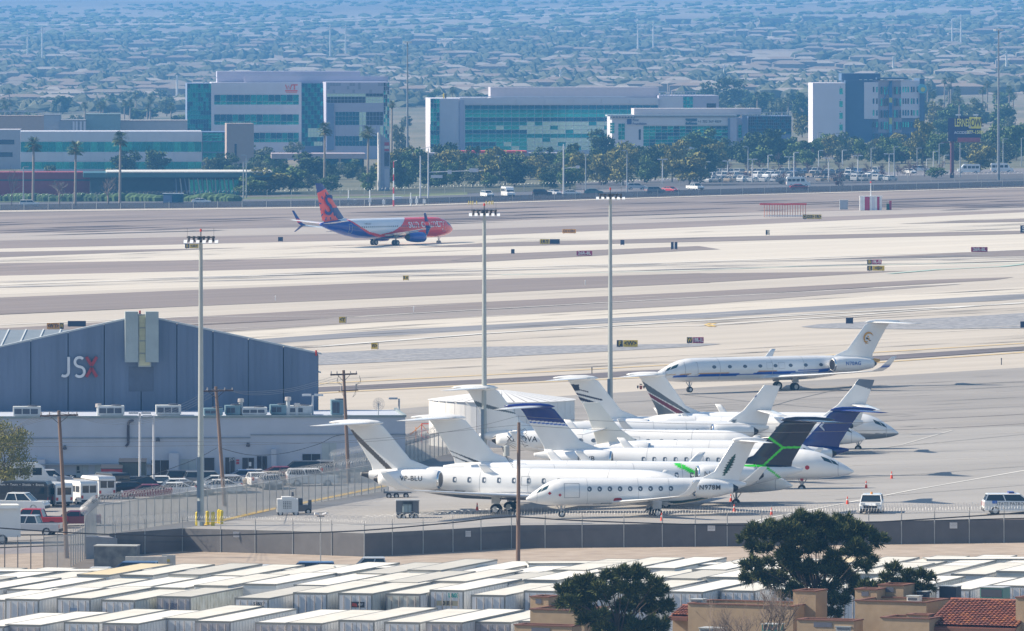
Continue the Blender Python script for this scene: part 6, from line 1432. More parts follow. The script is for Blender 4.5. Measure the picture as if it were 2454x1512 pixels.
# ---------------- road, verge, far fence ----------------
road_m = M('far_asphalt', (.085, .085, .10), .9, var=.1, scale=.5); grass_m = M('verge_grass', (.12, .16, .06), .95, col2=(.20, .22, .10), scale=.4, detail=6)
band('road', ext([(0, 486), (873, 472), (1674, 447), (2453, 428)]), ext([(0, 503), (873, 490), (1674, 466), (2453, 444)]), road_m)
band('grass_verge', ext([(0, 478), (873, 470), (1100, 462)])[:-1] + [(1120, 461)], ext([(0, 486), (873, 475), (1100, 468)])[:-1] + [(1120, 467)], grass_m)
band('car_park', [(1380, 440), (1674, 425), (2453, 404), (RR, 395)], [(1380, 466), (1674, 446), (2453, 428), (RR, 417)], M('car_park_asphalt', (.15, .14, .15), .9, var=.15, scale=.3))
band('ground_cover', [(L, 408), (1226, 398), (2453, 372), (RR, 365)], [(L, 480), (1226, 462), (2453, 404), (RR, 395)], M('garden_soil', (.05, .065, .035), .95, col2=(.15, .14, .09), scale=.15, detail=7), lift=.004)
band('far_ground_cover', [(L, 262), (1226, 248), (2453, 226), (RR, 220)], [(L, 408), (1226, 398), (2453, 372), (RR, 365)], M('dry_garden_soil', (.09, .095, .06), .95, col2=(.20, .17, .13), scale=1, stretch=(.03, .008, 1), detail=8, rampw=.15), lift=.004)
# perimeter fence with a low dark screen, and the razor-topped fence beyond the road
def farfence(label, px, h, mat, pe, coilr, rad):
    P = [G(x, y) for x, y in px]; o = P[0].copy(); t = T('perimeter_fence', label, 'fence', o); Q = [p_ - o for p_ in P]
    mb = MB()
    for a, b in zip(Q, Q[1:]): mb.quad(a, b, b + Vector((0, 0, h)), a + Vector((0, 0, h)))
    mb.build('mesh_screen', mat, t); pm = MB().tube((0, -.05, 0), (0, -.05, h), .06, n=5).tube((0, -.05, h), (0, -.5, h + .45), .04, n=4).mesh('post', steel)
    for a, b in zip(Q, Q[1:]):
        n = max(1, round((b - a).length / pe))
        for i in range(n): meshobj('post', pm, t, a.lerp(b, i / n))
    if coilr: tag(coil(Q[:1] + Q[1:], coilr, 1.1, rad), None) if False else tag(coil([q + Vector((0, 0, h)) for q in Q], coilr, 1.1, rad).build('razor_wire', coilm, t), kind='stuff')
farfence('dark mesh perimeter fence in front of the far road', [(L, 512), (0, 505), (873, 494), (1674, 469), (2453, 448), (RR, 437)], 1.5, chain_mat('dark_far_mesh', (.07, .075, .09), .75), 6, 0, 0)
farfence('razor-topped fence beyond the road in front of the trees', [(L, 496), (0, 488), (873, 473), (1674, 447), (2453, 433), (RR, 424)], 1.8, chain_mat('green_far_mesh', (.05, .09, .08), .4), 6, .3, .013)
hedge = M('hedge_green', (.05, .10, .035), .95, var=.3, scale=1.5, detail=8)
mb = MB(); random.seed(8)
for i in range(90):
    p_ = G(random.uniform(-250, 560), 484); s_ = random.uniform(.8, 1.3)
    mb.rings([[(p_.x + 2.0*rr*math.cos(a*math.pi/4), p_.y + 3 + rr*math.sin(a*math.pi/4), p_.z + zz*s_) for a in range(8)] for zz, rr in ((0, 1), (1.0, 1.1), (1.6, .7), (1.75, .2))])
tag(mb.build('hedge', hedge), 'long low clipped green hedge behind the fence at far left', 'hedge', kind='stuff')
# ---------------- trees, palms, shrubs ----------------
def folmat(name, c1, c2, rough=.8):
    m = bpy.data.materials.new(name); m.use_nodes = True; n = m.node_tree.nodes; l = m.node_tree.links; b = n['Principled BSDF']; b.inputs['Roughness'].default_value = rough
    b.inputs['Specular IOR Level'].default_value = .25
    g_ = n.new('ShaderNodeNewGeometry'); oi = n.new('ShaderNodeObjectInfo'); mx = n.new('ShaderNodeMix'); mx.data_type = 'RGBA'
    ad = n.new('ShaderNodeMath'); ad.operation = 'MULTIPLY_ADD'; ad.inputs[1].default_value = .6; l.new(g_.outputs['Random Per Island'], ad.inputs[0])
    m2 = n.new('ShaderNodeMath'); m2.operation = 'MULTIPLY'; m2.inputs[1].default_value = .4; l.new(oi.outputs['Random'], m2.inputs[0]); l.new(m2.outputs[0], ad.inputs[2])
    l.new(ad.outputs[0], mx.inputs[0]); mx.inputs[6].default_value = (*c1, 1); mx.inputs[7].default_value = (*c2, 1); l.new(mx.outputs[2], b.inputs['Base Color'])
    MATS[name] = m; return m
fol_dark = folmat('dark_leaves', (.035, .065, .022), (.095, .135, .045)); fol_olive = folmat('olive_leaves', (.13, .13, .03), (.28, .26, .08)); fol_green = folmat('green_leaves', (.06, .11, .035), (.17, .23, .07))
fol_grey = folmat('grey_green_leaves', (.07, .10, .055), (.17, .19, .11)); fol_red = folmat('dull_red_twigs', (.075, .035, .045), (.14, .075, .08)); fol_twig = folmat('bare_twigs', (.12, .095, .085), (.24, .19, .16))
bark = M('bark', (.10, .075, .06), .9, var=.2, scale=2); palebark = M('pale_bark', (.26, .22, .19), .9, var=.15, scale=2)
def leafcloud(seed, nl, nleaf, size, flat=.8, base=.25, slim=1.0, cone=0.0):
    """unit crown (height 1, width 1) of many small leaf faces grouped in clumps"""
    rnd = random.Random(seed); V, Fc = [], []
    lobes = []
    for i in range(nl):
        a = rnd.uniform(0, 2*math.pi); zz = rnd.uniform(base + .12, .88); mr = .34 * math.sqrt(max(.05, 1 - ((zz - .52) / .50) ** 2)); rr = mr * math.sqrt(rnd.random())
        lobes.append((rr*math.cos(a), rr*math.sin(a), zz, rnd.uniform(.11, .20)))
    for i in range(nleaf):
        lx, ly, lz, lr = lobes[i % nl]
        while True:
            d = Vector((rnd.uniform(-1, 1), rnd.uniform(-1, 1), rnd.uniform(-1, 1)))
            if .3 < d.length < 1: break
        d *= lr * (1 if rnd.random() < .8 else 1.25); p = Vector((lx + d.x, ly + d.y, lz + d.z * flat))
        n = Vector((rnd.gauss(0, 1), rnd.gauss(0, 1), rnd.gauss(.4, 1))).normalized(); u = n.orthogonal().normalized(); w = n.cross(u); s = size * rnd.uniform(.6, 1.4); k = len(V)
        for a_, b_ in ((-s, -s*.6), (s, -s*.5), (s*.7, s*.6), (-s*.8, s*.5)): V.append(tuple(p + u*a_ + w*b_))
        Fc.append((k, k+1, k+2, k+3))
    m = MB(); m.v = V; m.f = Fc; return m, lobes
def trunkmesh(lobes, rnd, r=.025, fork=.3):
    mb = MB().tube((0, 0, 0), (.01, 0, fork), r, r*.75, 6)
    for lx, ly, lz, lr in lobes[:9]: mb.tube((.01, 0, fork - .03), (lx*.6, ly*.6, fork + (lz - fork)*.6), r*.5, r*.3, 4, caps=False).tube((lx*.6, ly*.6, fork + (lz - fork)*.6), (lx, ly, lz), r*.3, r*.12, 4, caps=False)
    return mb
TP = {}
for kind, mt, nl, nf, sz, base in (('dark', fol_dark, 26, 2300, .034, .03), ('olive', fol_olive, 24, 2000, .034, .05), ('green', fol_green, 24, 2100, .034, .04), ('grey', fol_grey, 20, 1500, .032, .08), ('red', fol_red, 14, 900, .022, .0)):
    TP[kind] = []
    for v in range(3):
        mc, lb = leafcloud(v*17 + len(kind)*5, nl, nf, sz, base=base); TP[kind].append((mc.mesh('crown', mt), trunkmesh(lb, None).mesh('trunk', bark)))
def twigtree(seed, levels=5, mat=fol_twig, spread=.55, droop=0, thick=.018):
    rnd = random.Random(seed); mb = MB()
    def br(p, d, ln, r, lv):
        q = p + d * ln; mb.tube(p, q, r, r*.65, 4 if lv < 3 else 3, caps=False)
        if lv >= levels: return
        for _ in range(3 if lv < 2 else rnd.choice((2, 3, 3))):
            nd = (d + Vector((rnd.gauss(0, spread), rnd.gauss(0, spread), rnd.uniform(-.05, .35) - droop))).normalized(); br(p.lerp(q, rnd.uniform(.6, 1)), nd, ln * rnd.uniform(.6, .85), r*.6, lv + 1)
    br(Vector((0, 0, 0)), Vector((0, 0, 1)), .27, thick, 0)
    return mb
bare_me = [twigtree(s_, 6, thick=.03).mesh('branches', fol_twig) for s_ in (1, 2, 3)]
bare_pu = [twigtree(s_, 6, thick=.032).mesh('branches', folmat('purple_twigs_%d' % s_, (.085, .06, .07), (.17, .12, .12))) for s_ in (4, 5)]
def tree(x0, x1, yt, yb, kind, label, group=None):
    p = G((x0 + x1)/2, yb); s = PX(p.y); w = (x1 - x0)/s; h = (yb - yt)/s
    v = random.randrange(3); rz = random.uniform(0, 6.28)
    t = T({'bare': 'bare_tree', 'purple': 'bare_tree', 'red': 'round_shrub'}.get(kind, 'leafy_tree'), label, 'shrub' if kind == 'red' else 'tree', p, 0, group)
    if kind in ('bare', 'purple'):
        me = (bare_me if kind == 'bare' else bare_pu)[v % (3 if kind == 'bare' else 2)]
        meshobj('branches', me, t, rot=(0, 0, rz), scale=(w*.95, w*.95, h*.95)); return t
    c, tr = TP[kind][v]
    meshobj('crown', c, t, rot=(0, 0, rz), scale=(w*1.22, w*1.1, h*1.06)); meshobj('trunk', tr, t, rot=(0, 0, rz), scale=(w, w, h)); return t
def palm_mesh(seed, nf=46):
    rnd = random.Random(seed); mb = MB()
    for i in range(nf):
        a = rnd.uniform(0, 2*math.pi); el = rnd.uniform(-.9, 1.3); d = Vector((math.cos(a)*math.cos(el), math.sin(a)*math.cos(el), math.sin(el)))
        side = Vector((-math.sin(a), math.cos(a), 0)); L1 = rnd.uniform(.75, 1.0); b = d*L1*.5
        up = d.cross(side).normalized()
        for q in range(-4, 5):      # pleated fan blades
            an = q * .28; e = b + (d*math.cos(an) + side*math.sin(an)) * L1*.5 - Vector((0, 0, .10*abs(q)*.4 + .08)); wv = side*.035
            mb.quad(b - wv*.4, e - wv, e + wv, b + wv*.4)
        mb.tube((0, 0, 0), b, .02, .012, 3, caps=False)
    return mb
palm_green = folmat('palm_fronds', (.03, .06, .02), (.12, .15, .05), .5)
PM = [palm_mesh(s_).mesh('fronds', palm_green) for s_ in (1, 2, 3)]
skirt_me = MB().tube((0, 0, -1.3), (0, 0, .1), .28, .45, 8).mesh('dead_frond_skirt', M('dry_fronds', (.22, .17, .12), .95, var=.3, scale=6))
def palm(cx, yt, yb, label, r=None, group='fan palms', p=None, h=None):
    p = p or G(cx, yb); s = PX(p.y); h = h or (yb - yt)/s; r = r or 2.2
    t = T('palm_tree', label, 'palm tree', p, 0, group)
    MB().tube((0, 0, 0), (.15, 0, h - r*.75), .35, .24, 8).build('trunk', palebark, t); meshobj('fronds', random.choice(PM), t, (.15, 0, h - r*.75), (0, 0, random.uniform(0, 6)), (r, r, r*.85)); meshobj('dead_frond_skirt', skirt_me, t, (.15, 0, h - r*.75), (0, 0, 0), (1.1, 1.1, 1.1))
    return t
random.seed(31)
for x, a, b, l_ in ((79, 325, 494, 'fan palm left of the bare trees, first of the three at left'), (180, 334, 494, 'fan palm with a shaggy collar, second of three at left'), (287, 312, 494, 'tallest fan palm at left, right of the other two'), (777, 290, 458, 'fan palm in front of the grey wing of the WT office'), (881, 297, 458, 'fan palm just left of the white sign tower')): palm(x, a, b, l_, 2.8)
palm(938, 240, 400, 'slim palm just right of the WT office wing', 1.6)
TR = [(228, 272, 370, 408, 'green', 'small green tree left of two round dark trees'), (268, 342, 362, 412, 'dark', 'round dark tree, left of a pair before the low office'), (341, 410, 362, 412, 'dark', 'round dark tree, right of a pair before the low office'),
 (0, 56, 368, 494, 'bare', 'large bare tree before the red building at far left'), (100, 184, 388, 496, 'bare', 'bare tree with forked trunk between two palms'), (100, 150, 398, 465, 'grey', 'grey-green leafy tree behind the forked bare tree'), (212, 306, 396, 492, 'bare', 'bare tree left of the dark pavilion'), (218, 290, 405, 468, 'grey', 'thin grey-green tree behind a bare one by the pavilion'),
 (548, 640, 345, 388, 'grey', 'greyish tree right of the tan stair tower'), (500, 575, 368, 414, 'dark', 'dark tree above the pavilion roof, left'), (590, 640, 372, 410, 'dark', 'small dark tree above the pavilion roof'), (630, 690, 368, 412, 'green', 'green tree right of the small dark one'), (690, 785, 366, 432, 'dark', 'big dense dark tree left of the glazed shop'),
 (575, 700, 405, 466, 'olive', 'wide olive tree just left of the airliner fin'), (655, 735, 398, 462, 'green', 'leafy green tree behind the wide olive tree'), (560, 640, 425, 468, 'green', 'bushy tree at the right end of the pavilion'), (715, 765, 418, 458, 'grey', 'pale bushy tree behind the airliner tail tip'), (760, 820, 420, 458, 'green', 'low bushy tree right of the airliner tail tip'),
 (680, 730, 340, 385, 'grey', 'hazy tree before the tall office glass'), (610, 680, 352, 395, 'grey', 'hazy tree under the tall office windows'), (800, 862, 343, 380, 'dark', 'dark tree behind the pinkish roof slab'), (850, 905, 330, 380, 'grey', 'tall grey-green tree at the foot of the grey wing'), (858, 904, 415, 458, 'green', 'bushy tree left of the sign tower base'),
 (936, 985, 300, 372, 'grey', 'hazy tree right of the sign tower top'), (935, 975, 372, 455, 'dark', 'dark tree right of the sign tower'), (957, 1000, 388, 450, 'green', 'green bushy tree left of the signal poles'), (1028, 1106, 346, 425, 'dark', 'round dark tree behind the signal poles'), (1030, 1075, 390, 450, 'green', 'light green tree right of the signal poles'), (1068, 1108, 390, 450, 'green', 'second light green tree right of the signal poles'), (1105, 1160, 400, 450, 'grey', 'bushy pale tree under the signal arm'), (1150, 1195, 415, 450, 'green', 'low tree behind the white cars'),
 (1137, 1210, 376, 448, 'olive', 'dull olive tree below the red-edged canopy'), (1190, 1275, 372, 448, 'dark', 'dark tree mass left of the leaning pine'), (1270, 1338, 355, 412, 'dark', 'umbrella-shaped pine on a leaning trunk'), (1335, 1400, 345, 425, 'dark', 'dark tree right of the white signal pole'), (1330, 1400, 400, 455, 'green', 'low green trees by the signal pole'), (1290, 1345, 405, 452, 'dark', 'dark bush below the umbrella pine'),
 (1400, 1474, 312, 385, 'dark', 'tall dark tree before the long glass office right part'), (1457, 1535, 345, 400, 'green', 'green tree below the trellis of the lease office'), (1405, 1475, 376, 445, 'olive', 'yellowish olive tree in the car park, left one'), (1455, 1530, 380, 445, 'olive', 'yellowish olive tree in the car park, second'), (1532, 1584, 374, 432, 'grey', 'pale grey-green tree between olive trees'), (1557, 1660, 343, 402, 'olive', 'olive tree under the lease office windows'), (1596, 1709, 364, 444, 'olive', 'largest olive tree with a rounded top, before the car park'), (1638, 1730, 306, 395, 'green', 'tall leafy green tree hiding the lease office windows'),
 (1520, 1560, 350, 395, 'dark', 'dark tree left of the olive tree under the windows'), (1700, 1750, 345, 400, 'green', 'green tree by the white column of the lease office'), (1757, 1830, 318, 395, 'dark', 'dark tree in front of the dark glazed wing'), (1815, 1908, 310, 395, 'dark', 'tall dark tree right of the dark glazed wing'), (1790, 1850, 350, 400, 'green', 'green tree between the two dark ones'),
 (1660, 1712, 196, 262, 'grey', 'tall hazy tree behind the lease office, left'), (1700, 1790, 190, 268, 'grey', 'big hazy tree behind the lease office roof'), (1780, 1850, 222, 280, 'dark', 'hazy dark tree above the dark glazed wing'), (1840, 1900, 235, 290, 'grey', 'hazy tree left of the hotel'), (1890, 1948, 222, 290, 'dark', 'dark tree against the left hotel wall'), (1895, 1948, 270, 330, 'olive', 'yellow-green tree at the hotel left corner'),
 (2020, 2072, 335, 380, 'grey', 'greyish tree before the hotel blue wall'), (2065, 2130, 346, 392, 'green', 'green tree below the hotel stripe'), (2120, 2200, 346, 392, 'green', 'broad green tree below the hotel windows'), (2180, 2240, 290, 392, 'olive', 'tall olive tree at the hotel right corner'), (2215, 2275, 320, 392, 'green', 'tall green tree left of the billboard column'), (2310, 2385, 342, 414, 'olive', 'wide yellowish tree right of the billboard column'), (2350, 2410, 300, 385, 'green', 'tall tree behind the billboard right side'), (2400, 2470, 300, 385, 'green', 'tall tree at the right edge beyond the car park'), (2380, 2440, 345, 400, 'grey', 'grey-green tree by the right high mast'),
 (2215, 2270, 402, 428, 'green', 'bright green rounded bush left of the billboard column'), (1910, 1960, 360, 400, 'green', 'green bush left of the white car park lamps'), (2240, 2300, 250, 310, 'green', 'tree above the billboard'), (2300, 2370, 235, 300, 'grey', 'hazy tree above right of the billboard'), (2370, 2440, 250, 310, 'green', 'tree under the palm row at the right'), (2215, 2262, 245, 300, 'olive', 'olive tree right of the hotel')]
for a in TR: tree(*a[:5], a[5])
for k in range(40):
    x = 930 + k*20; w = random.uniform(46, 74); yb = 452 - (x - 950)*.02 + random.uniform(-22, 2)
    tree(x - w/2, x + w/2, yb - random.uniform(52, 84), yb, random.choice(('green', 'dark', 'olive', 'olive', 'grey')), f'bushy tree of the roadside belt, {nth(k, 40)}', 'roadside tree belt')
for k in range(20):
    x = 500 + k*23; w = random.uniform(30, 46); yb = 440 + random.uniform(-16, 4)
    tree(x - w/2, x + w/2, yb - random.uniform(30, 48), yb, random.choice(('green', 'dark', 'grey')), f'leafy tree behind the pavilion and airliner fin, {nth(k, 20)}', 'trees behind the pavilion')
for k in range(34):
    x = 1730 + k*22; w = random.uniform(40, 66); yb = 385 + random.uniform(-12, 8) - (x - 1730)*.012
    tree(x - w/2, x + w/2, yb - random.uniform(34, 62), yb, random.choice(('green', 'dark', 'olive', 'green')), f'tree of the green belt below the hotel, {nth(k, 34)}', 'green belt below the hotel')
# small bare and dull red car park trees: nothing tells neighbours apart but their order
xs_ = [1745, 1790, 1822, 1860, 1905, 1935, 1968, 2010, 2042, 2080, 2110, 2150, 2180, 2215, 2255]
for k, x in enumerate(xs_): tree(x - 24, x + 24, 372 + random.uniform(-6, 8), 418 + random.uniform(-3, 8), 'purple', f'bare purplish car park tree, {nth(k, len(xs_))}', 'bare purplish trees in the car park')
xs_ = [(1427, 1458, 426, 444), (1738, 1765, 414, 436), (1775, 1806, 412, 436), (1854, 1892, 414, 443), (1990, 2028, 412, 446), (2060, 2092, 402, 424), (2100, 2130, 398, 420), (2145, 2180, 396, 418), (2172, 2204, 388, 414), (1690, 1716, 418, 436)]
xs_.sort()
for k, a in enumerate(xs_): tree(*a, 'red', f'dull red rounded shrub, {nth(k, len(xs_))} in the car park', 'dull red shrubs in the car park')
for k in range(14):
    x = 1840 + k*38; tree(x, x + 50, 345 + random.uniform(-8, 8) - k*.4, 398 - k*.7, random.choice(('grey', 'green', 'purple')), f'hazy tree in the belt behind the car park, {nth(k, 14)}', 'tree belt behind the car park')
ZN = lambda x: 'left of the WT office' if x < 448 else 'behind the WT office' if x < 935 else 'between the WT and glass offices' if x < 1031 else 'behind the glass office' if x < 1700 else 'between the lease office and the hotel' if x < 1946 else 'behind the hotel' if x < 2215 else 'right of the hotel' 
# beyond the offices: individual but indistinguishable hazy trees
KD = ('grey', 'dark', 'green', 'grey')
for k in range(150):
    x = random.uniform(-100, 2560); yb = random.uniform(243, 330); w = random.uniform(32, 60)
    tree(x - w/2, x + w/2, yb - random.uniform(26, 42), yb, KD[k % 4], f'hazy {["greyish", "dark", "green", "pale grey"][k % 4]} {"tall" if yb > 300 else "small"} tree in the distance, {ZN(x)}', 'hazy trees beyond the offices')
pxs = sorted([random.uniform(150, 440) for _ in range(10)] + [random.uniform(1075, 1130) for _ in range(3)] + [random.uniform(1760, 1930) for _ in range(6)] + [random.uniform(2215, 2500) for _ in range(18)] + [random.uniform(-60, 100) for _ in range(5)])
for k, x in enumerate(pxs):
    yb = random.uniform(278, 318) if x < 2000 else random.uniform(255, 300); palm(x, yb - random.uniform(48, 80), yb, f'hazy distant fan palm, {nth(k, len(pxs))} of its row', 2.3, 'distant fan palms')
# ---------------- far town in the haze ----------------
rng = np.random.default_rng(4)
def blob_field(n, name, mat, wr, hr, y0, y1, seed):
    rng = np.random.default_rng(seed); V = []; Fc = []
    base = np.array([(0, 0, 1), (.9, 0, .45), (.28, .85, .45), (-.73, .53, .45), (-.73, -.53, .45), (.28, -.85, .45), (.75, .5, -.2), (-.28, .85, -.3), (-.9, 0, -.2), (-.28, -.85, -.3), (.75, -.5, -.2)])
    fc = [(0,1,2),(0,2,3),(0,3,4),(0,4,5),(0,5,1),(1,6,2),(2,7,3),(3,8,4),(4,9,5),(5,10,1),(2,6,7),(3,7,8),(4,8,9),(5,9,10),(1,10,6)]
    k = 0
    while k < n:
        yy = rng.uniform(y0, y1); D = None
        # choose distance so that the screen spacing is even: invert the terrain profile numerically
        D = float(np.interp(yy, YT[::-1], DT[::-1])); X = rng.uniform(-1, 1) * min(XW - 60, D * .075)
        if noise.noise(Vector((X / 130, D / 420, seed))) < -.18: continue
        w = rng.uniform(*wr); h = rng.uniform(*hr); z = terrain_z(X, D) + h * .35
        j = base * rng.uniform(.75, 1.25, base.shape); v = j * (w, w, h * .62) + (X, D, z); i0 = len(V); V.extend(map(tuple, v)); Fc.extend([tuple(i0 + q for q in f_) for f_ in fc]); k += 1
    m = MB(); m.v = V; m.f = Fc; o = m.build(name, mat); return tag(o, kind='stuff')
DT = np.linspace(FAR_D - 300, 18500, 400); YT = np.array([YH + F * (H - rise(d)) / d for d in DT])
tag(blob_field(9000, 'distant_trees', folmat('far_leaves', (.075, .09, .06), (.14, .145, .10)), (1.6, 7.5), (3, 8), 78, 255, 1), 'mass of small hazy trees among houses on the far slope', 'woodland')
tag(blob_field(4200, 'distant_scrub', fol_grey, (3, 9), (2, 5), -5, 120, 2), 'sparse hazy scrub high on the far slope', 'scrub')
V_, F_, mi = [], [], []
rng = np.random.default_rng(9)
for k in range(1000):
    yy = rng.uniform(85, 252); D = float(np.interp(yy, YT[::-1], DT[::-1])); X = rng.uniform(-1, 1) * min(XW - 60, D * .075)
    w = rng.uniform(4, 14); d = rng.uniform(5, 9); h = rng.uniform(2.8, 5.5); z = terrain_z(X, D); i = len(V_)
    V_ += [(X-w, D-d, z-2), (X+w, D-d, z-2), (X+w, D+d, z-2), (X-w, D+d, z-2), (X-w, D-d, z+h), (X+w, D-d, z+h), (X+w, D+d, z+h), (X-w, D+d, z+h), (X-w*.5, D, z+h+1.6), (X+w*.5, D, z+h+1.6)]
    F_ += [(i, i+1, i+5, i+4), (i+1, i+2, i+6, i+5), (i+2, i+3, i+7, i+6), (i+3, i, i+4, i+7), (i+4, i+5, i+9, i+8), (i+5, i+6, i+9), (i+6, i+7, i+8, i+9), (i+7, i+4, i+8)]
    r_ = int(rng.integers(0, 3)); mi += [0]*4 + [1 + r_]*4
m = MB(); m.v = V_; m.f = F_
o = m.build('distant_houses', [M('far_wall', (.22, .19, .165), .9), M('far_roof_tile', (.24, .19, .16), .9), M('far_roof_light', (.32, .285, .255), .8), M('far_roof_brown', (.22, .19, .165), .9)])
for p_, q in zip(o.data.polygons, mi): p_.material_index = q
tag(o, 'crowd of small hazy houses spread over the far slope', 'houses', kind='stuff')
def farpt(x, y):
    D = float(np.interp(y + RHO * (x - XC), YT[::-1], DT[::-1])); X = (x - XC) / F * D; return Vector((X, D, terrain_z(X, D)))
for i, (x, y, w, h) in enumerate(((1500, 52, 40, 12), (1555, 50, 50, 12), (1625, 52, 60, 14), (1760, 48, 70, 14), (1850, 52, 60, 16), (1950, 45, 55, 12), (2060, 48, 80, 12), (2180, 44, 60, 14), (2300, 30, 50, 12), (2420, 34, 60, 10), (1090, 70, 60, 10), (1240, 70, 40, 12)  )):
    p_ = farpt(x, y + 6); s_ = PX(p_.y); o = T('far_warehouse', f'pale low warehouse', 'warehouse', p_, 0, 'hazy warehouses on the upper slope')
    o['label'] = f'pale low warehouse on the hazy upper slope, {ORD[i] + " in the upper right row" if i < 10 else ["left of centre top", "right of centre top", "leftmost at upper left", "second at upper left"][i - 10]}'
    MB().box(-w/s_/2, w/s_/2, 0, 40, -3, h/s_*.75).build('wall', M('far_wall', (.42, .36, .32), .9), o); MB().box(-w/s_/2 - 1, w/s_/2 + 1, -1, 41, h/s_*.75, h/s_*.75 + 1).build('roof', M('far_roof_light', (.62, .58, .54), .8), o)
for pts, w in (([(-100, 66), (300, 62), (600, 60), (900, 45), (1300, 25), (1600, 18)], 14), ([(600, 60), (900, 52), (1300, 40), (1560, 36)], 9), ([(1300, 44), (1700, 20), (2100, 4), (2500, -8)], 12), ([(1000, 100), (1500, 92), (2000, 96), (2453, 80)], 8), ([(0, 215), (200, 212), (440, 216)], 5)):
    mb = MB(); P_ = []
    for (a, b), (c, d) in zip(pts, pts[1:]):
        for q in range(8): P_.append(farpt(a + (c - a)*q/8, b + (d - b)*q/8))
    for a, b in zip(P_, P_[1:]): mb.quad(a + Vector((0, -w*2, 1.5)), b + Vector((0, -w*2, 1.5)), b + Vector((0, w*2, 2.5)), a + Vector((0, w*2, 2.5)))
    tag(mb.build('far_road', M('far_road_pale', (.44, .39, .34), .9)), kind='structure')
pm_ = M('pylon_pale', (.62, .62, .60), .6)
for i, (x, yt, yb) in enumerate(((66, 72, 150), (101, 62, 152), (424, 180, 236), (791, 58, 140), (828, 60, 138), (1343, 168, 212), (1528, 58, 132), (1565, 52, 126), (1735, 155, 190), (2140, 135, 185), (2281, 48, 120), (2302, 35, 118), (2411, 122, 180))):
    p_ = farpt(x, yb); h = (yb - yt)/PX(p_.y); o = T('power_pylon', f'slim pale power pole standing up from the hazy town, {nth(i, 13)}', 'power pole', p_, 0, 'pale power poles on the far slope')
    MB().tube((0, 0, -2), (0, 0, h), .75, .55, 6).build('pole', pm_, o); MB().box(-3, 3, -.2, .2, h*.86, h*.88).box(-2.5, 2.5, -.2, .2, h*.95, h*.97).build('crossarm', pm_, o)
for x, yt, yb, l_ in ((976, 100, 420, 'very tall slim light mast between the two glass offices'), (2392, 70, 432, 'very tall slim light mast at the right')):
    p_ = G(x, yb); h = (yb - yt)/PX(p_.y); o = T('high_mast', l_, 'light mast', p_, 0, 'very tall slim light masts'); MB().tube((0, 0, 0), (0, 0, h), .38, .16, 8).build('pole', M('mast_grey', (.20, .22, .26), .5), o)
    for k in range(6): a = k*math.pi/3; MB().box(math.cos(a)*.9 - .35, math.cos(a)*.9 + .35, math.sin(a)*.9 - .35, math.sin(a)*.9 + .35, h - .5, h + .1).tube((0, 0, h), (math.cos(a)*.9, math.sin(a)*.9, h - .1), .06, n=4).build('lamp_head', lampface, o)
# ---------------- far lamp posts, signals, cars ----------------
wp_ = M('white_pole_paint', (.55, .56, .60), .5); gp_ = M('grey_pole_paint', (.30, .33, .37), .5)
LP = [(1743, 428, 386, 2, 0), (1802, 438, 382, 2, 0), (1902, 436, 366, 1, 0), (1961, 410, 361, 1, 0), (1985, 437, 379, 2, 0), (2018, 400, 360, 1, 0), (2055, 422, 373, 2, 0), (2087, 418, 355, 1, 1), (2130, 428, 369, 2, 0), (2142, 424, 352, 1, 1), (2197, 406, 355, 1, 1), (2220, 402, 381, 1, 0), (2236, 400, 363, 1, 0), (2250, 407, 344, 1, 1), (2262, 402, 372, 1, 0), (2403, 402, 333, 1, 1), (2447, 400, 331, 1, 1), (1792, 434, 352, -1, 1), (1840, 418, 372, 1, 0), (1890, 410, 376, 2, 0), (1403, 462, 366, -1, 1), (1502, 462, 361, -1, 1), (1587, 440, 382, 2, 0), (1198, 447, 373, -1, 1), (1690, 430, 388, 2, 0),
      (2300, 425, 330, 1, 1), (56, 492, 400, 1, 1), (583, 478, 388, 1, 1), (590, 476, 372, -1, 1), (1960, 366, 318, 1, 1), (1981, 367, 322, -1, 1), (2012, 368, 320, -1, 1)]
LP.sort()
for k, (x, yb, yt, hd, m_) in enumerate(LP): lamp2(x, yb, yt, f'lamp post of the far car park and road, {nth(k, len(LP))}', heads=hd, sc=1.25, mat=gp_ if m_ else wp_, group='far car park and road lamp posts')
def signal(x, yb, yt, xa, ya, label, boxes):
    p_ = G(x, yb); s_ = PX(p_.y); h = (yb - yt)/s_; t = T('traffic_signal', label, 'traffic signal', p_, 0, 'traffic signals on the far road'); MB().tube((0, 0, 0), (0, 0, h), .22, .14, 8).build('pole', wp_, t)
    ax = (xa - x)/s_; az = (yb - ya)/s_; az0 = (yb - ya)/s_ - (.5 if ax else 0); MB().tube((0, 0, az0), (ax, 0, az), .12, .07, 6).build('arm', wp_, t)
    for bx, by, w, hh_, m_ in boxes: cx = (bx - x)/s_; cz = (yb - by)/s_; MB().box(cx - w/s_/2, cx + w/s_/2, -.2, -.05, cz - hh_/s_/2, cz + hh_/s_/2).build('sign_plate', m_, t)
wsn = M('pale_sign_plate', (.6, .58, .62), .5); dsn = M('dark_signal_head', (.03, .04, .05), .5)
signal(1026, 477, 356, 1160, 408, 'signal pole with a long arm and street sign plates', [(1046, 423, 28, 7, wsn), (1077, 412, 10, 10, wsn), (1135, 408, 22, 9, wsn)])
signal(1007, 477, 373, 1030, 352, 'signal pole with a slanting arm left of the long-armed one', [(970, 408, 6, 8, dsn)])
signal(1350, 473, 345, 1390, 399, 'white signal pole with a short thick arm in the middle of the road trees', [(1356, 430, 7, 11, dsn), (1384, 400, 8, 7, wsn)])
rw_ = T('striped_pole', 'thin red and white striped pole with a small arm on top', 'pole', G(943, 495)); s_ = PX(rw_.location.y); h = 108/s_
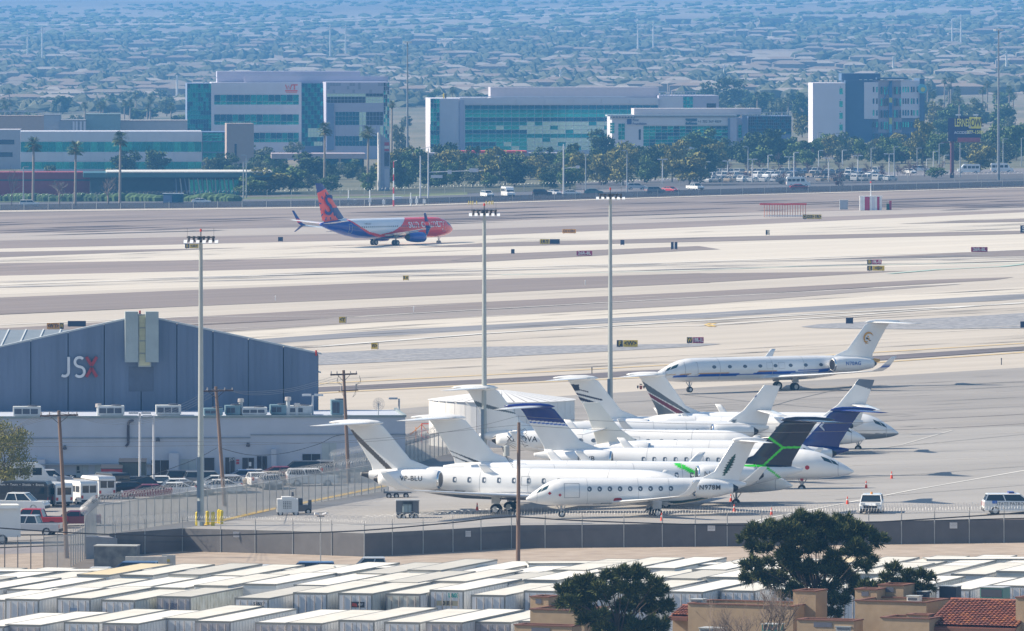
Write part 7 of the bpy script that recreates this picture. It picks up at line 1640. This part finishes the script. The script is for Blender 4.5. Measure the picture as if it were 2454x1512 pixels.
for k in range(7): MB().tube((0, 0, h*k/7), (0, 0, h*(k+1)/7), .2 - .015*k, n=8).build('band', M('band_red', (.5, .03, .05), .5) if k % 2 == 0 else lampface, rw_)
MB().tube((0, 0, h), (.8, 0, h + .3), .07, n=5).build('arm', lampface, rw_)
for i, (x, yb, yt, l_) in enumerate(((835, 494, 455, 'tallest white marker post behind the airliner tail'), (850, 492, 478, 'short white marker post behind the airliner tail'), (886, 494, 455, 'second tall white marker post'), (919, 493, 478, 'short white marker post left of the striped pole'), (984, 494, 462, 'white leaning marker post right of the striped pole'), (998, 492, 470, 'white marker post with a box head'), (1016, 492, 474, 'tan marker post by the signal poles'))):
    p_ = G(x, yb); h = (yb - yt)/PX(p_.y); o = T('marker_post', l_, 'marker post', p_, 0, 'white marker posts'); MB().tube((0, 0, 0), (0, 0, h), .16, .12, 8).build('post', lampface if i < 6 else palebark, o); MB().box(-.35, .35, -.3, .3, h*.25, h*.25 + 1.0).build('box', lampface, o)
o = T('equipment_cabinet', 'white cabinet beside the striped pole', 'cabinet', G(953, 490)); MB().box(-1, 1, -.6, .6, .4, 1.9).box(-.9, -.75, -.5, .5, 0, .4).box(.75, .9, -.5, .5, 0, .4).build('housing', lampface, o); MB().box(-.9, .9, -.64, -.6, .5, 1.8).build('door', pan_w, o)
for k, x in enumerate((1123, 1128, 1133, 1142, 1165, 1172, 1177, 1181)):
    o = MB().tube((0, 0, 0), (0, 0, .75), .12, n=6).tube((0, 0, .75), (0, 0, .85), .12, .05, 6).build('yellow_post', MATS['bollard_yellow']); o.location = G(x, 490); tag(o, f'short yellow post, {nth(k, 8)} in the row near the far road', 'post', 'short yellow posts near the far road')
FC = [(70, 496, 'suv', 'white', 3, 'white crossover driving on the far road at left'), (482, 489, 'sedan', 'white', 3, 'white saloon on the far road near the bus shelter'), (1167, 473, 'suv', 'white', -70, 'white off-roader facing the camera on the far road'), (1217, 472, 'van', 'white', -75, 'white van facing the camera on the far road'), (1369, 469, 'sedan', 'white', 3, 'white saloon right of the white signal pole'), (1422, 466, 'sedan', 'teal', 3, 'dark teal car on the far road'), (1299, 470, 'suv', 'black', 3, 'black wagon on the far road'), (1329, 468, 'sedan', 'silver', -60, 'silver car left of the white signal pole'), (1606, 461, 'sedan', 'red', -50, 'small bright red car at the edge of the car park'), (1569, 464, 'suv', 'grey', 20, 'dark wagon left of the red car'), (1524, 455, 'suv', 'silver', 10, 'silver wagon in the car park left part'), (1665, 456, 'pickup', 'white', -60, 'white pickup facing the camera in the car park'),
      (1912, 448, 'van', 'white', 6, 'large white van in the car park between shrubs'), (1915, 455, 'sedan', 'red', 6, 'dark red car in front of the large white van'), (2400, 414, 'van', 'white', 3, 'white box vehicle right of the billboard'), (2178, 417, 'sedan', 'white', -60, 'white car glinting by the green bush'), (2205, 412, 'suv', 'white', 3, 'white wagon behind the glinting car'), (2320, 416, 'van', 'white', 184, 'white van just right of the billboard column')]
for x, y, k, c, rz, l_ in FC: vehicle(k, c, l_, G(x, y), rz, None, detail=2)
xs_ = []
random.seed(77)
for row, (y0, n) in enumerate(((438, 17), (428, 15), (420, 15))):
    for k in range(n): xs_.append((1700 + k*27 + row*9 + random.uniform(-4, 4), y0 - (k*27)*.010, row))
for k, (x, y, row) in enumerate(xs_):
    if 1885 < x < 1945 and row == 0: continue
    c = random.choice(('white', 'silver', 'white', 'grey', 'black', 'blue', 'silver', 'tan')); kd = random.choice(('sedan', 'suv', 'sedan', 'suv', 'pickup'))
    vehicle(kd, c, f'{c} parked car in the {["front", "middle", "back"][row]} row of the far car park, {nth(k % 16 if row else k, 17)}', G(x, y), random.choice((55, 60, 235)), 'cars in the far car park', detail=1)
o = T('bus_shelter', 'small roadside bus shelter left of the white saloon', 'bus shelter', G(415, 489)); MB().box(-2.6, 2.6, -.9, .9, 2.5, 2.65).build('roof', lampface, o); MB().box(-2.5, 2.5, .75, .8, .2, 2.5).build('back_panel', g_blue, o); MB().box(-2.4, -.3, -.6, -.55, .4, 2.2).build('advert_panel', pan_b, o)
for x in (-2.4, 2.4): MB().tube((x, 0, 0), (x, 0, 2.5), .07, n=6).build('post', dkm, o)
# ---------------- airfield signs and installations ----------------
SY, SK, SR, SW = M('sign_yellow', (.68, .46, .02), .5), M('sign_black', (.02, .02, .03), .5), M('sign_crimson', (.34, .01, .09), .5), M('sign_text_white', (.75, .75, .75), .5); SO = M('sign_orange', (.70, .32, .03), .5); SN = M('sign_back_navy', (.02, .03, .08), .6)
def asign(x0, x1, y0, y1, segs, label):
    p_ = G((x0 + x1)/2, y1); s_ = PX(p_.y); w = (x1 - x0)/s_; h = (y1 - y0)/s_; t = T('taxiway_sign', label, 'airfield sign', p_, 0, 'airfield guidance signs')
    tot = sum(q[0] for q in segs); x = -w/2; b = h*.12
    for fr, bg, fg, tx in segs:
        ww = w*fr/tot; MB().box(x + .02, x + ww - .02, -.12, .12, b, h).build('panel', bg, t)
        if tx: 
            me = text_mesh(tx, h*.82, .02, bold=.02 * h).copy(); me.materials.clear(); me.materials.append(fg)
            bw = max(v.co.x for v in me.vertices) - min(v.co.x for v in me.vertices) if len(me.vertices) else 1; sc = min(1, ww*.84/bw); meshobj('lettering', me, t, (x + ww/2, -.15, b + (h - b)*.5), (R(90), 0, 0), (sc, 1, 1))
        x += ww
    for q in (-.38, .38): MB().tube((w*q, 0, -.1), (w*q, 0, b), .05, n=5).build('leg', SK, t)
    return t
for a in ((443, 476, 584.5, 596, [(1, SK, SY, 'B'), (2, SY, SK, '<A>')], 'black and yellow sign by the tall left mast top'), (112, 153, 774, 790, [(3, SO, SK, '<W Y>'), (1, SK, SY, 'W')], 'orange sign behind the hangar roof at left'), (162, 206, 769, 784, [(1, SN, SW, '')], 'dark sign back right of the orange sign'), (812, 830, 759, 775, [(3, SY, SK, '<Y'), (.4, SK, SK, '')], 'small yellow Y sign'), (889, 907, 822, 838, [(3, SY, SK, 'W>'), (.4, SK, SK, '')], 'small yellow W sign with arrow'), (965, 980, 660, 672, [(3, SY, SK, 'B A'), (.3, SK, SK, '')], 'tiny yellow sign left of the tall middle mast'),
          (1293, 1341, 573, 586, [(1, SY, SK, '1R↑'), (1, SN, SW, '')], 'yellow and navy sign right of the airliner'), (1381, 1419, 601, 614, [(1, SR, SW, '26R-8L')], 'crimson 26R-8L sign, left one of two'), (1347, 1380, 549, 560, [(1, SO, SK, 'D1<1R>')], 'orange sign beyond the runway, right of the airliner'), (1486, 1496, 575, 588, [(1, SN, SW, '')], 'small dark sign back beside the right mast'), (1607, 1623, 580, 599, [(2, SN, SW, ''), (.8, SW, SK, ''), (2, SN, SW, '')], 'dark sign with a white bar right of the right mast'), (1477, 1528, 815, 833, [(1, SK, SY, 'F'), (2.3, SY, SK, '<W>')], 'black and yellow F W sign beside the right mast'),
          (1645, 1686, 808, 824, [(1, SK, SY, 'W'), (2, SR, SW, '19R-1L')], 'black and crimson 19R-1L sign'), (1923, 1968, 514, 526, [(.8, SK, SY, 'D'), (1.6, SY, SK, 'D3>'), (1.4, SY, SK, '1R>')], 'black and yellow D sign near the red antenna row'), (1834, 1844, 551, 564, [(1, SK, SW, ''), (1, M('sign_pale', (.5, .48, .4), .6), SK, '')], 'small pale distance sign below the red antenna row'), (2077, 2112, 622, 635, [(1, SK, SY, 'B'), (2, SR, SW, '19L-1R')], 'crimson 19L-1R sign above a yellow one'), (2077, 2119, 637, 650, [(1, SK, SY, 'E'), (2.3, SY, SK, '<B>')], 'black and yellow E B sign below a crimson one'), (2326, 2366, 592, 605, [(1, SR, SW, '26R-8L')], 'crimson 26R-8L sign at the right'), (2026, 2044, 761, 777, [(1, SN, SW, '')], 'dark sign back above the blue striped jet'),
          (2444, 2460, 540, 560, [(1, SN, SW, '5')], 'dark sign cut by the right edge, upper'), (2444, 2462, 770, 787, [(1, SN, SW, '')], 'dark sign cut by the right edge, lower'), (1224, 1233, 597, 609, [(1, SN, SW, '')], 'tiny dark sign right of the middle mast'), (666, 678, 568, 579, [(1, SN, SW, '')], 'small dark box sign left of the airliner')): asign(*a)
for k, (x, y) in enumerate(((660, 722), (991, 748), (1402, 684), (1706, 912), (1690, 893), (2399, 875), (1372, 1062), (1418, 897))):
    o = MB().tube((0, 0, 0), (0, 0, .75), .06, n=6).tube((0, 0, .75), (0, 0, .9), .10, .05, 6).build('edge_marker', lampface if k < 3 else dkm); o.location = G(x, y); tag(o, ['slim white stake on the gravel left of centre', 'slim white stake between the left and middle masts', 'slim white stake between middle and right masts', 'dark light stub before the rolling jet nose', 'dark light stub on the taxi line', 'dark light stub at the right by the apron edge', 'dark light stub behind the white tank', 'dark light stub near the right mast foot'][k], 'edge marker', 'edge markers on the airfield')
# localizer antenna row
la = T('localizer_antenna', 'long row of thin posts carrying a red bar, an airfield antenna', 'antenna', G(1876, 520)); s_ = PX(la.location.y); w = 112/s_; rdm = M('antenna_red', (.60, .05, .04), .5)
MB().box(-w/2, w/2, -.5, .5, 2.6, 2.95).build('red_bar', rdm, la); MB().box(-w/2 + 1, w/2, -.15, .15, .15, .35).build('base_rail', lampface, la)
for i in range(17): xx = -w/2 + 1 + i*(w - 1.2)/16; MB().tube((xx, 0, 0), (xx, 0, 2.6), .07, n=5).tube((xx, .6, 0), (xx, 0, 2.0), .05, n=4).build('post', M('antenna_orange', (.55, .20, .10), .6), la)
sh = T('equipment_shelter', 'red and white striped equipment shelter with a flagpole on the airfield', 'shelter', G(2086, 504)); s_ = PX(sh.location.y); w = 53/s_; h = 33/s_
for k in range(9): MB().box(-w/2 + w*k/9, -w/2 + w*(k+1)/9 - .03, -1.2, 1.2, 0, h).build('wall_panel', (lampface, lampface, M('shelter_red', (.42, .01, .08), .5), M('shelter_red', (.42, .01, .08), .5), lampface, pan_w, lampface, M('shelter_red', (.42, .01, .08), .5), lampface)[k], sh)
MB().box(-w/2 - .1, w/2 + .1, -1.3, 1.3, h, h + .12).build('roof', lampface, sh); MB().tube((0, 0, h), (0, 0, h + 3.0), .12, .07, 6).build('pole', lampface, sh); MB().tube((0, 0, h + 3.0), (0, 0, h + 3.4), .2, .12, 8).build('beacon', rdm, sh)
o = T('equipment_cabinet', 'pale grey cabinet left of the striped shelter', 'cabinet', G(2021, 502)); MB().box(-.9, .9, -.8, .8, 0, 2.0).box(-1, 1, -.9, .9, 2.0, 2.12).build('housing', M('cabinet_grey', (.40, .44, .48), .5), o); MB().box(-.7, .7, -.84, -.8, .2, 1.8).build('door', mull, o)
o = T('fuel_tank_cabinet', 'small green and red unit right of the striped shelter', 'cabinet', G(2130, 503)); MB().box(-.6, 0, -.6, .6, 0, 1.4).build('green_box', M('box_green', (.05, .14, .10), .5), o); MB().box(.03, .5, -.6, .6, 0, 2.0).build('red_box', M('shelter_red', (.42, .01, .08), .5), o)
# ---------------- foreground flats and pines ----------------
stucco = M('tan_stucco', (.32, .235, .155), .9, col2=(.40, .30, .20), scale=1.5, detail=8, bump=.1); capm = M('brown_wall_cap', (.16, .07, .05), .8, var=.2)
# the flats turn their faces to the left so that low sun reaches them
FP = Fac(2240, 1690, -24)
def flat(label, x0, y0, x1, yb, back, deep, extra=None, cat='building', cap=True, name='flat_block'):
    """stuccoed block; x0..x1, top y0 in the picture on a plane 'back' metres behind the reference line"""
    u0, u1, z0, z1 = FP.rect(x0, y0, x1, yb, back); loc = Vector((FP.P.x + u0*FP.c - back*FP.sn, FP.P.y + u0*FP.sn + back*FP.c, FP.P.z))
    t = T(name, label, cat, loc, FP.a); w = u1 - u0; th = .22
    m = MB().box(0, w, 0, deep, -1.5, z1 - .8); m.box(0, w, 0, th, z1 - .8, z1).box(0, w, deep - th, deep, z1 - .8, z1).box(0, th, th, deep - th, z1 - .8, z1).box(w - th, w, th, deep - th, z1 - .8, z1); m.build('wall', stucco, t)
    if cap:
        c = MB().box(-.05, w + .05, -.06, th + .04, z1, z1 + .07).box(-.05, w + .05, deep - th - .04, deep + .06, z1, z1 + .07).box(-.05, th + .04, th + .04, deep - th - .04, z1, z1 + .07).box(w - th - .04, w + .05, th + .04, deep - th - .04, z1, z1 + .07); c.build('wall_cap', capm, t)
    if extra: extra(t, w, z1, deep)
    return t, w, z1
def notch_shade_patch(t, w, z, d): MB().box(w*.3, w*.62, -.03, 0, z - .42, z - .12).build('recess_shade_patch', M('recess_shade_paint', (.10, .11, .15), .8), t)  # flat patch: the shaded recess is painted in blue-grey, not cut in
flat('tall narrow tan tower left of the tiled roof, below the big pine', 1900, 1417, 1954, 1640, 6, 2.0)
flat('wide tan block with parapet left of the tiled roof', 2048, 1442, 2219, 1640, 2, 4)
flat('small tan parapet turret standing on the left corner of the wide block', 2048, 1413, 2101, 1520, 5, 1.6, notch_shade_patch)
flat('tallest tan turret with a painted-on recess shade behind the wide block', 2104, 1403, 2164, 1520, 6.5, 2.0, notch_shade_patch)
flat('tiny tan turret behind the wide block near the roof units', 2176, 1411, 2206, 1520, 9, 1.6)
flat('tan block low in the corner, in front of the wide block', 2110, 1482, 2226, 1660, -2, 2.6)
flat('small tan turret on the low corner block', 2172, 1474, 2224, 1560, -.2, 1.2, notch_shade_patch)
flat('tan flat block behind the bare winter tree', 1648, 1450, 1900, 1640, 4, 4)
flat('low tan wall at the bottom edge with a painted-on recess shade', 1909, 1487, 2045, 1660, -2, 1.6, notch_shade_patch)
flat('tan block between the nearest trailers and the dark pine', 1270, 1462, 1400, 1640, 3, 4)
flat('small tan turret on the left block beside the dark pine', 1270, 1431, 1314, 1520, 6, 1.8, notch_shade_patch)
flat('low tan wall at bottom centre below the left block', 1232, 1500, 1370, 1660, -2, 1.6, notch_shade_patch)
flat('tan block at the right edge beyond the tiled roof', 2433, 1434, 2560, 1640, 0, 6)
# tiled roof: every tile its own piece on the near slope
tile_m = [M('clay_tile_red', (.26, .085, .055), .8, var=.15, scale=3), M('clay_tile_brown', (.20, .075, .055), .8, var=.15, scale=3), M('clay_tile_orange', (.36, .13, .06), .8, var=.15, scale=3)]
def tile_me(mat, L_, r):
    m = MB(); n = 5; rr = []
    for k in range(n + 1):
        a = math.pi * k / n; rr.append([(r*math.cos(a), 0, .05 + r*.55*math.sin(a)), (r*.85*math.cos(a), L_, .0 + r*.5*math.sin(a))])
    m.rings(rr, close=False, caps=False); return m.mesh('roof_tile', mat, smooth=False)
def tiledroof(label, x0, y0, x1, y1, back, run, cols, rows, extra_rows=0):
    u0, u1, _, zr = FP.rect(x0, y0, x1, y1, back + run); ua, ub, ze, _ = FP.rect(x0, y0, x1, y1, back)
    loc = Vector((FP.P.x + ua*FP.c - back*FP.sn, FP.P.y + ua*FP.sn + back*FP.c, FP.P.z)); t = T('tiled_roof_house', label, 'house', loc, FP.a); w = ub - ua
    MB().prism([(0, ze - .05), (run, zr - .05), (run + 4, ze - .6), (run + 4, -1.5), (.5, -1.5), (.5, ze - .35), (0, ze - .25)], 'x', 0, w).build('wall', stucco, t)
    sl = math.atan2(zr - ze, run); ln = math.hypot(run, zr - ze)/rows; cw = w/cols; mes = [tile_me(m_, ln*1.12, cw*.52) for m_ in tile_m]
    roof = MB().prism([(-.05, ze - .12), (run + .05, zr - .02), (run + .05, zr + .02), (-.05, ze - .06)], 'x', 0, w).build('roof', tile_m[1], t)
    rnd = random.Random(3)
    for j in range(rows):
        for i in range(cols):
            f_ = (j)/rows; meshobj('roof_tile', mes[rnd.choice((0, 0, 1, 1, 2)) if i < cols - 1 else 2], roof, (cw*(i + .5), run*f_ - .02, ze + (zr - ze)*f_ + rnd.uniform(0, .02)), (sl, 0, rnd.uniform(-.02, .02)), (1, 1, 1))
    rd = MB(); 
    for i in range(int(w/.42)): rd.rings([[(i*.42 + dx, run + .13*math.cos(a*math.pi/5), zr + .02 + .10*math.sin(a*math.pi/5)) for a in range(6)] for dx in (0, .45)], close=False, caps=False)
    rd.build('ridge_tiles', tile_m[0], t); MB().box(-.02, w, -.15, .0, ze - .32, ze - .1).build('eave_board', capm, t)
    return t
tiledroof('red clay tiled roof at the lower right corner', 2216, 1437, 2434, 1501, -1.0, 4.6, 22, 15)
tiledroof('small patch of red tiled roof beside the flat block behind the bare tree', 1604, 1451, 1648, 1475, 6, 2.2, 6, 6)
# roof units and vents on the flats
def rooftop(label, x, y, w, h, back, mat, cat='air conditioner', name='air_conditioner'):
    u, z = FP(x, y, back); loc = Vector((FP.P.x + u*FP.c - back*FP.sn, FP.P.y + u*FP.sn + back*FP.c, FP.P.z + z)); t = T(name, label, cat, loc, FP.a); w *= .62; h *= .7
    MB().box(-w/2, w/2, 0, w*.8, 0, h).build('casing', mat, t); MB().box(-w/2 + .08, w/2 - .08, -.02, 0, .1, h - .1).build('grille', hv_d, t); MB().box(-w/2 - .05, w/2 + .05, -.05, w*.8 + .05, h, h + .05).build('lid', hv_w, t); MB().box(-w/2, w/2, 0, w*.8, -2.5, 0).build('curb', stucco, t)
for i, a in enumerate((('white low roof unit on the wide tan block', 2186, 1442, 1.3, .5, 5, lampface), ('dark grey roof unit with white lid left of the tiled roof', 2208, 1436, 1.1, .7, 8, hv_d), ('pale roof unit with open frame on the flat block', 1668, 1452, 1.4, .6, 5, hv_w), ('teal striped roof unit at the bottom edge', 1845, 1512, 1.9, .6, 0, M('teal_stripe_unit', (.05, .20, .18), .5)), ('long silver roof unit at the bottom edge', 1700, 1515, 2.4, .35, -1, hv_w), ('silver roof unit near bottom centre right', 2020, 1512, 1.7, .4, -2, hv_w), ('dark boxy unit on the ridge line of the tiled roof', 2270, 1434, 1.9, 1.1, 10, hv_d), ('pale grey tank beyond the tiled roof', 2375, 1434, 2.6, 1.0, 10, M('sea_green_unit', (.12, .28, .24), .5)))): rooftop(*a)
# pines
pine_m = folmat('pine_needles', (.02, .04, .014), (.07, .10, .03), .75); pine_o = folmat('olive_needles', (.05, .06, .016), (.15, .16, .04), .75)
def pine(cx, yt, yb, x0, x1, base_y, label, seed, nl, leaves, clump=1.0, trunkx=None, flatl=.42, lobes=None, ybl=None, D=None):
    """x0..x1 crown limits, yt..yb crown vertical limits; grows from the ground"""
    p = G(cx, base_y); s = PX(p.y); rnd = random.Random(seed); t = T('pine_tree', label, 'tree', p)
    zt = (base_y - yt)/s; zb = (base_y - yb)/s; V, Fc, mi = [], [], []; LB = []
    if lobes is None:
        lobes = []
        for i in range(nl): lobes.append((rnd.uniform(x0, x1), rnd.uniform(yt, yb), rnd.uniform(14, 30)))
    tr = MB(); tx = 0; zf = zb - .3
    tr.tube((0, 0, -1), (.1, 0, zf*.6), .30, .24, 8, caps=False).tube((.1, 0, zf*.6), (-.1, 0, zf + (zt - zb)*.3), .24, .17, 8, caps=False)
    lobes = [(a + rnd.uniform(-5, 5), b + rnd.uniform(-5, 5), c*rnd.uniform(.52, .95)) for a, b, c in lobes]
    for (lx, ly, lr) in lobes:
        c = Vector(((lx - cx)/s, rnd.uniform(-1, 1) * (x1 - x0)/s*.30, (base_y - ly)/s)); r = lr/s
        st = Vector((0, 0, zf*.7 + (c.z - zf*.7)*rnd.uniform(.1, .45))); md = st.lerp(c, .55) + Vector((0, 0, .25)); tr.tube(st, md, .06, .04, 5, caps=False).tube(md, c, .04, .02, 4, caps=False)
        for q in range(int(leaves * (lr/22)**2)):
            while True:
                d = Vector((rnd.uniform(-1, 1), rnd.uniform(-1, 1), rnd.uniform(-1, 1)))
                if d.length < 1: break
            pc = c + Vector((d.x*r*1.35, d.y*r*1.2, d.z*r*flatl*1.7 + r*.25*math.sin(d.x*5 + lx))); out = (d + Vector((0, 0, .7))).normalized()
            for w_ in range(5):
                n = (out + Vector((rnd.gauss(0, .5), rnd.gauss(0, .5), rnd.gauss(0, .45)))).normalized(); sd_ = n.orthogonal().normalized(); sd_ = Matrix.Rotation(rnd.uniform(0, 6.28), 3, n) @ sd_
                ln = rnd.uniform(.16, .42)*clump; k = len(V); a = pc; V += [tuple(a - sd_*.035), tuple(a + sd_*.035), tuple(a + n*ln + sd_*.012), tuple(a + n*ln - sd_*.012)]; Fc.append((k, k+1, k+2, k+3)); mi.append(1 if rnd.random() < .5 else 0)
    m = MB(); m.v = V; m.f = Fc; o = m.build('crown', [pine_m, pine_o], t); o.data.polygons.foreach_set('material_index', mi)
    tr.build('trunk', bark, t, smooth=True)
    return t
big = [(1920, 1300, 24), (1965, 1308, 24), (1900, 1345, 22), (1940, 1350, 24), (1985, 1350, 22), (1925, 1378, 22), (2010, 1365, 22), (1870, 1385, 20), (1815, 1275, 26), (1850, 1262, 24), (1880, 1258, 26), (1915, 1248, 28), (1950, 1246, 26), (1985, 1250, 24), (2020, 1256, 24), (2050, 1268, 24), (2080, 1280, 22), (2100, 1290, 16), (2010, 1285, 26), (1960, 1280, 28), (1910, 1285, 28), (1865, 1295, 28), (1830, 1310, 22), (1805, 1318, 22), (1800, 1345, 20), (1840, 1345, 24), (1885, 1325, 26), (2045, 1310, 24), (2070, 1330, 18), (2000, 1330, 20), (1940, 1322, 20),
       (2060, 1352, 16), (1975, 1365, 18), (1890, 1362, 18), (1825, 1375, 20), (1795, 1392, 18), (1855, 1395, 22), (1900, 1405, 24), (1950, 1395, 26), (1990, 1400, 26), (2030, 1390, 24), (2060, 1400, 20), (1790, 1300, 14), (2085, 1345, 12), (1975, 1430, 22), (2010, 1435, 22), (1940, 1440, 18), (2000, 1465, 16), (1880, 1425, 14), (2045, 1430, 20)]
pine(1955, 1240, 1440, 1785, 2110, 1640, 'tall spreading dark pine rising over the near fence at the right', 3, 0, 330, 1.15, lobes=big)
lowp = [(1345, 1412, 20), (1370, 1405, 22), (1400, 1395, 22), (1430, 1400, 24), (1460, 1385, 22), (1490, 1372, 22), (1520, 1370, 24), (1550, 1378, 24), (1575, 1395, 22), (1590, 1420, 20), (1600, 1445, 18), (1560, 1420, 26), (1520, 1405, 26), (1480, 1412, 26), (1440, 1430, 26), (1400, 1430, 24), (1365, 1435, 20), (1345, 1440, 14), (1390, 1460, 24), (1440, 1465, 28), (1490, 1450, 28), (1540, 1455, 28), (1585, 1470, 24), (1400, 1490, 22), (1440, 1500, 26), (1490, 1495, 28), (1540, 1500, 28), (1580, 1500, 22), (1340, 1455, 12), (1605, 1462, 12)]
pine(1480, 1360, 1500, 1325, 1615, 1700, 'dense dark pine at the bottom centre hiding tan walls', 5, 0, 330, 1.15, lobes=[(1470 + (a_ - 1470)*.92, b_, c_) for a_, b_, c_ in lowp])
pine(2170, 1360, 1420, 2100, 2245, 1660, 'small dark pine right of the tall one, above the tan turrets', 6, 0, 260, 1.0, lobes=[(2120, 1378, 16), (2145, 1368, 18), (2175, 1372, 18), (2205, 1380, 18), (2230, 1385, 12), (2130, 1398, 20), (2165, 1400, 22), (2200, 1402, 20), (2100, 1405, 16), (2225, 1412, 14), (2075, 1412, 18), (2150, 1420, 18)])
def wintertree(cx, base_y, yt, w, label, seed):
    p = G(cx, base_y); s = PX(p.y); t = T('bare_tree', label, 'tree', p); h = (base_y - yt)/s; me = twigtree(seed, 7, spread=.42).mesh('branches', fol_twig)
    zs = [v.co.z for v in me.vertices]; xs = [abs(v.co.x) for v in me.vertices]; meshobj('branches', me, t, scale=(w/s/2/max(xs), w/s/2/max(xs), h/max(zs)))
wintertree(1820, 1730, 1385, 240, 'pale leafless winter tree in front of the tan flats, larger one', 12)
wintertree(1735, 1725, 1420, 150, 'smaller pale leafless tree left of the larger leafless one', 15)
wintertree(520, 1620, 1470, 90, 'leafless twigs poking up among the nearest trailers', 18)
# leafy tree at the left edge by the annex
def bigleaf(cx, base_y, yt, w, label, mat, seed, nleaf=9000, size=.011):
    p = G(cx, base_y); s = PX(p.y); t = T('leafy_tree', label, 'tree', p); mc, lb = leafcloud(seed, 26, nleaf, size, base=.15); h = (base_y - yt)/s
    o = mc.build('crown', mat, t); o.scale = (w/s, w/s, h); o2 = trunkmesh(lb, None, .02, .3).build('trunk', bark, t); o2.scale = (w/s, w/s, h)
bigleaf(12, 1195, 998, 165, 'feathery grey-green tree at the left edge in front of the annex', fol_olive, 44, 11000, .010)
wintertree(753, 1130, 1050, 70, 'small leafless tree in front of the dark annex doorway', 22)
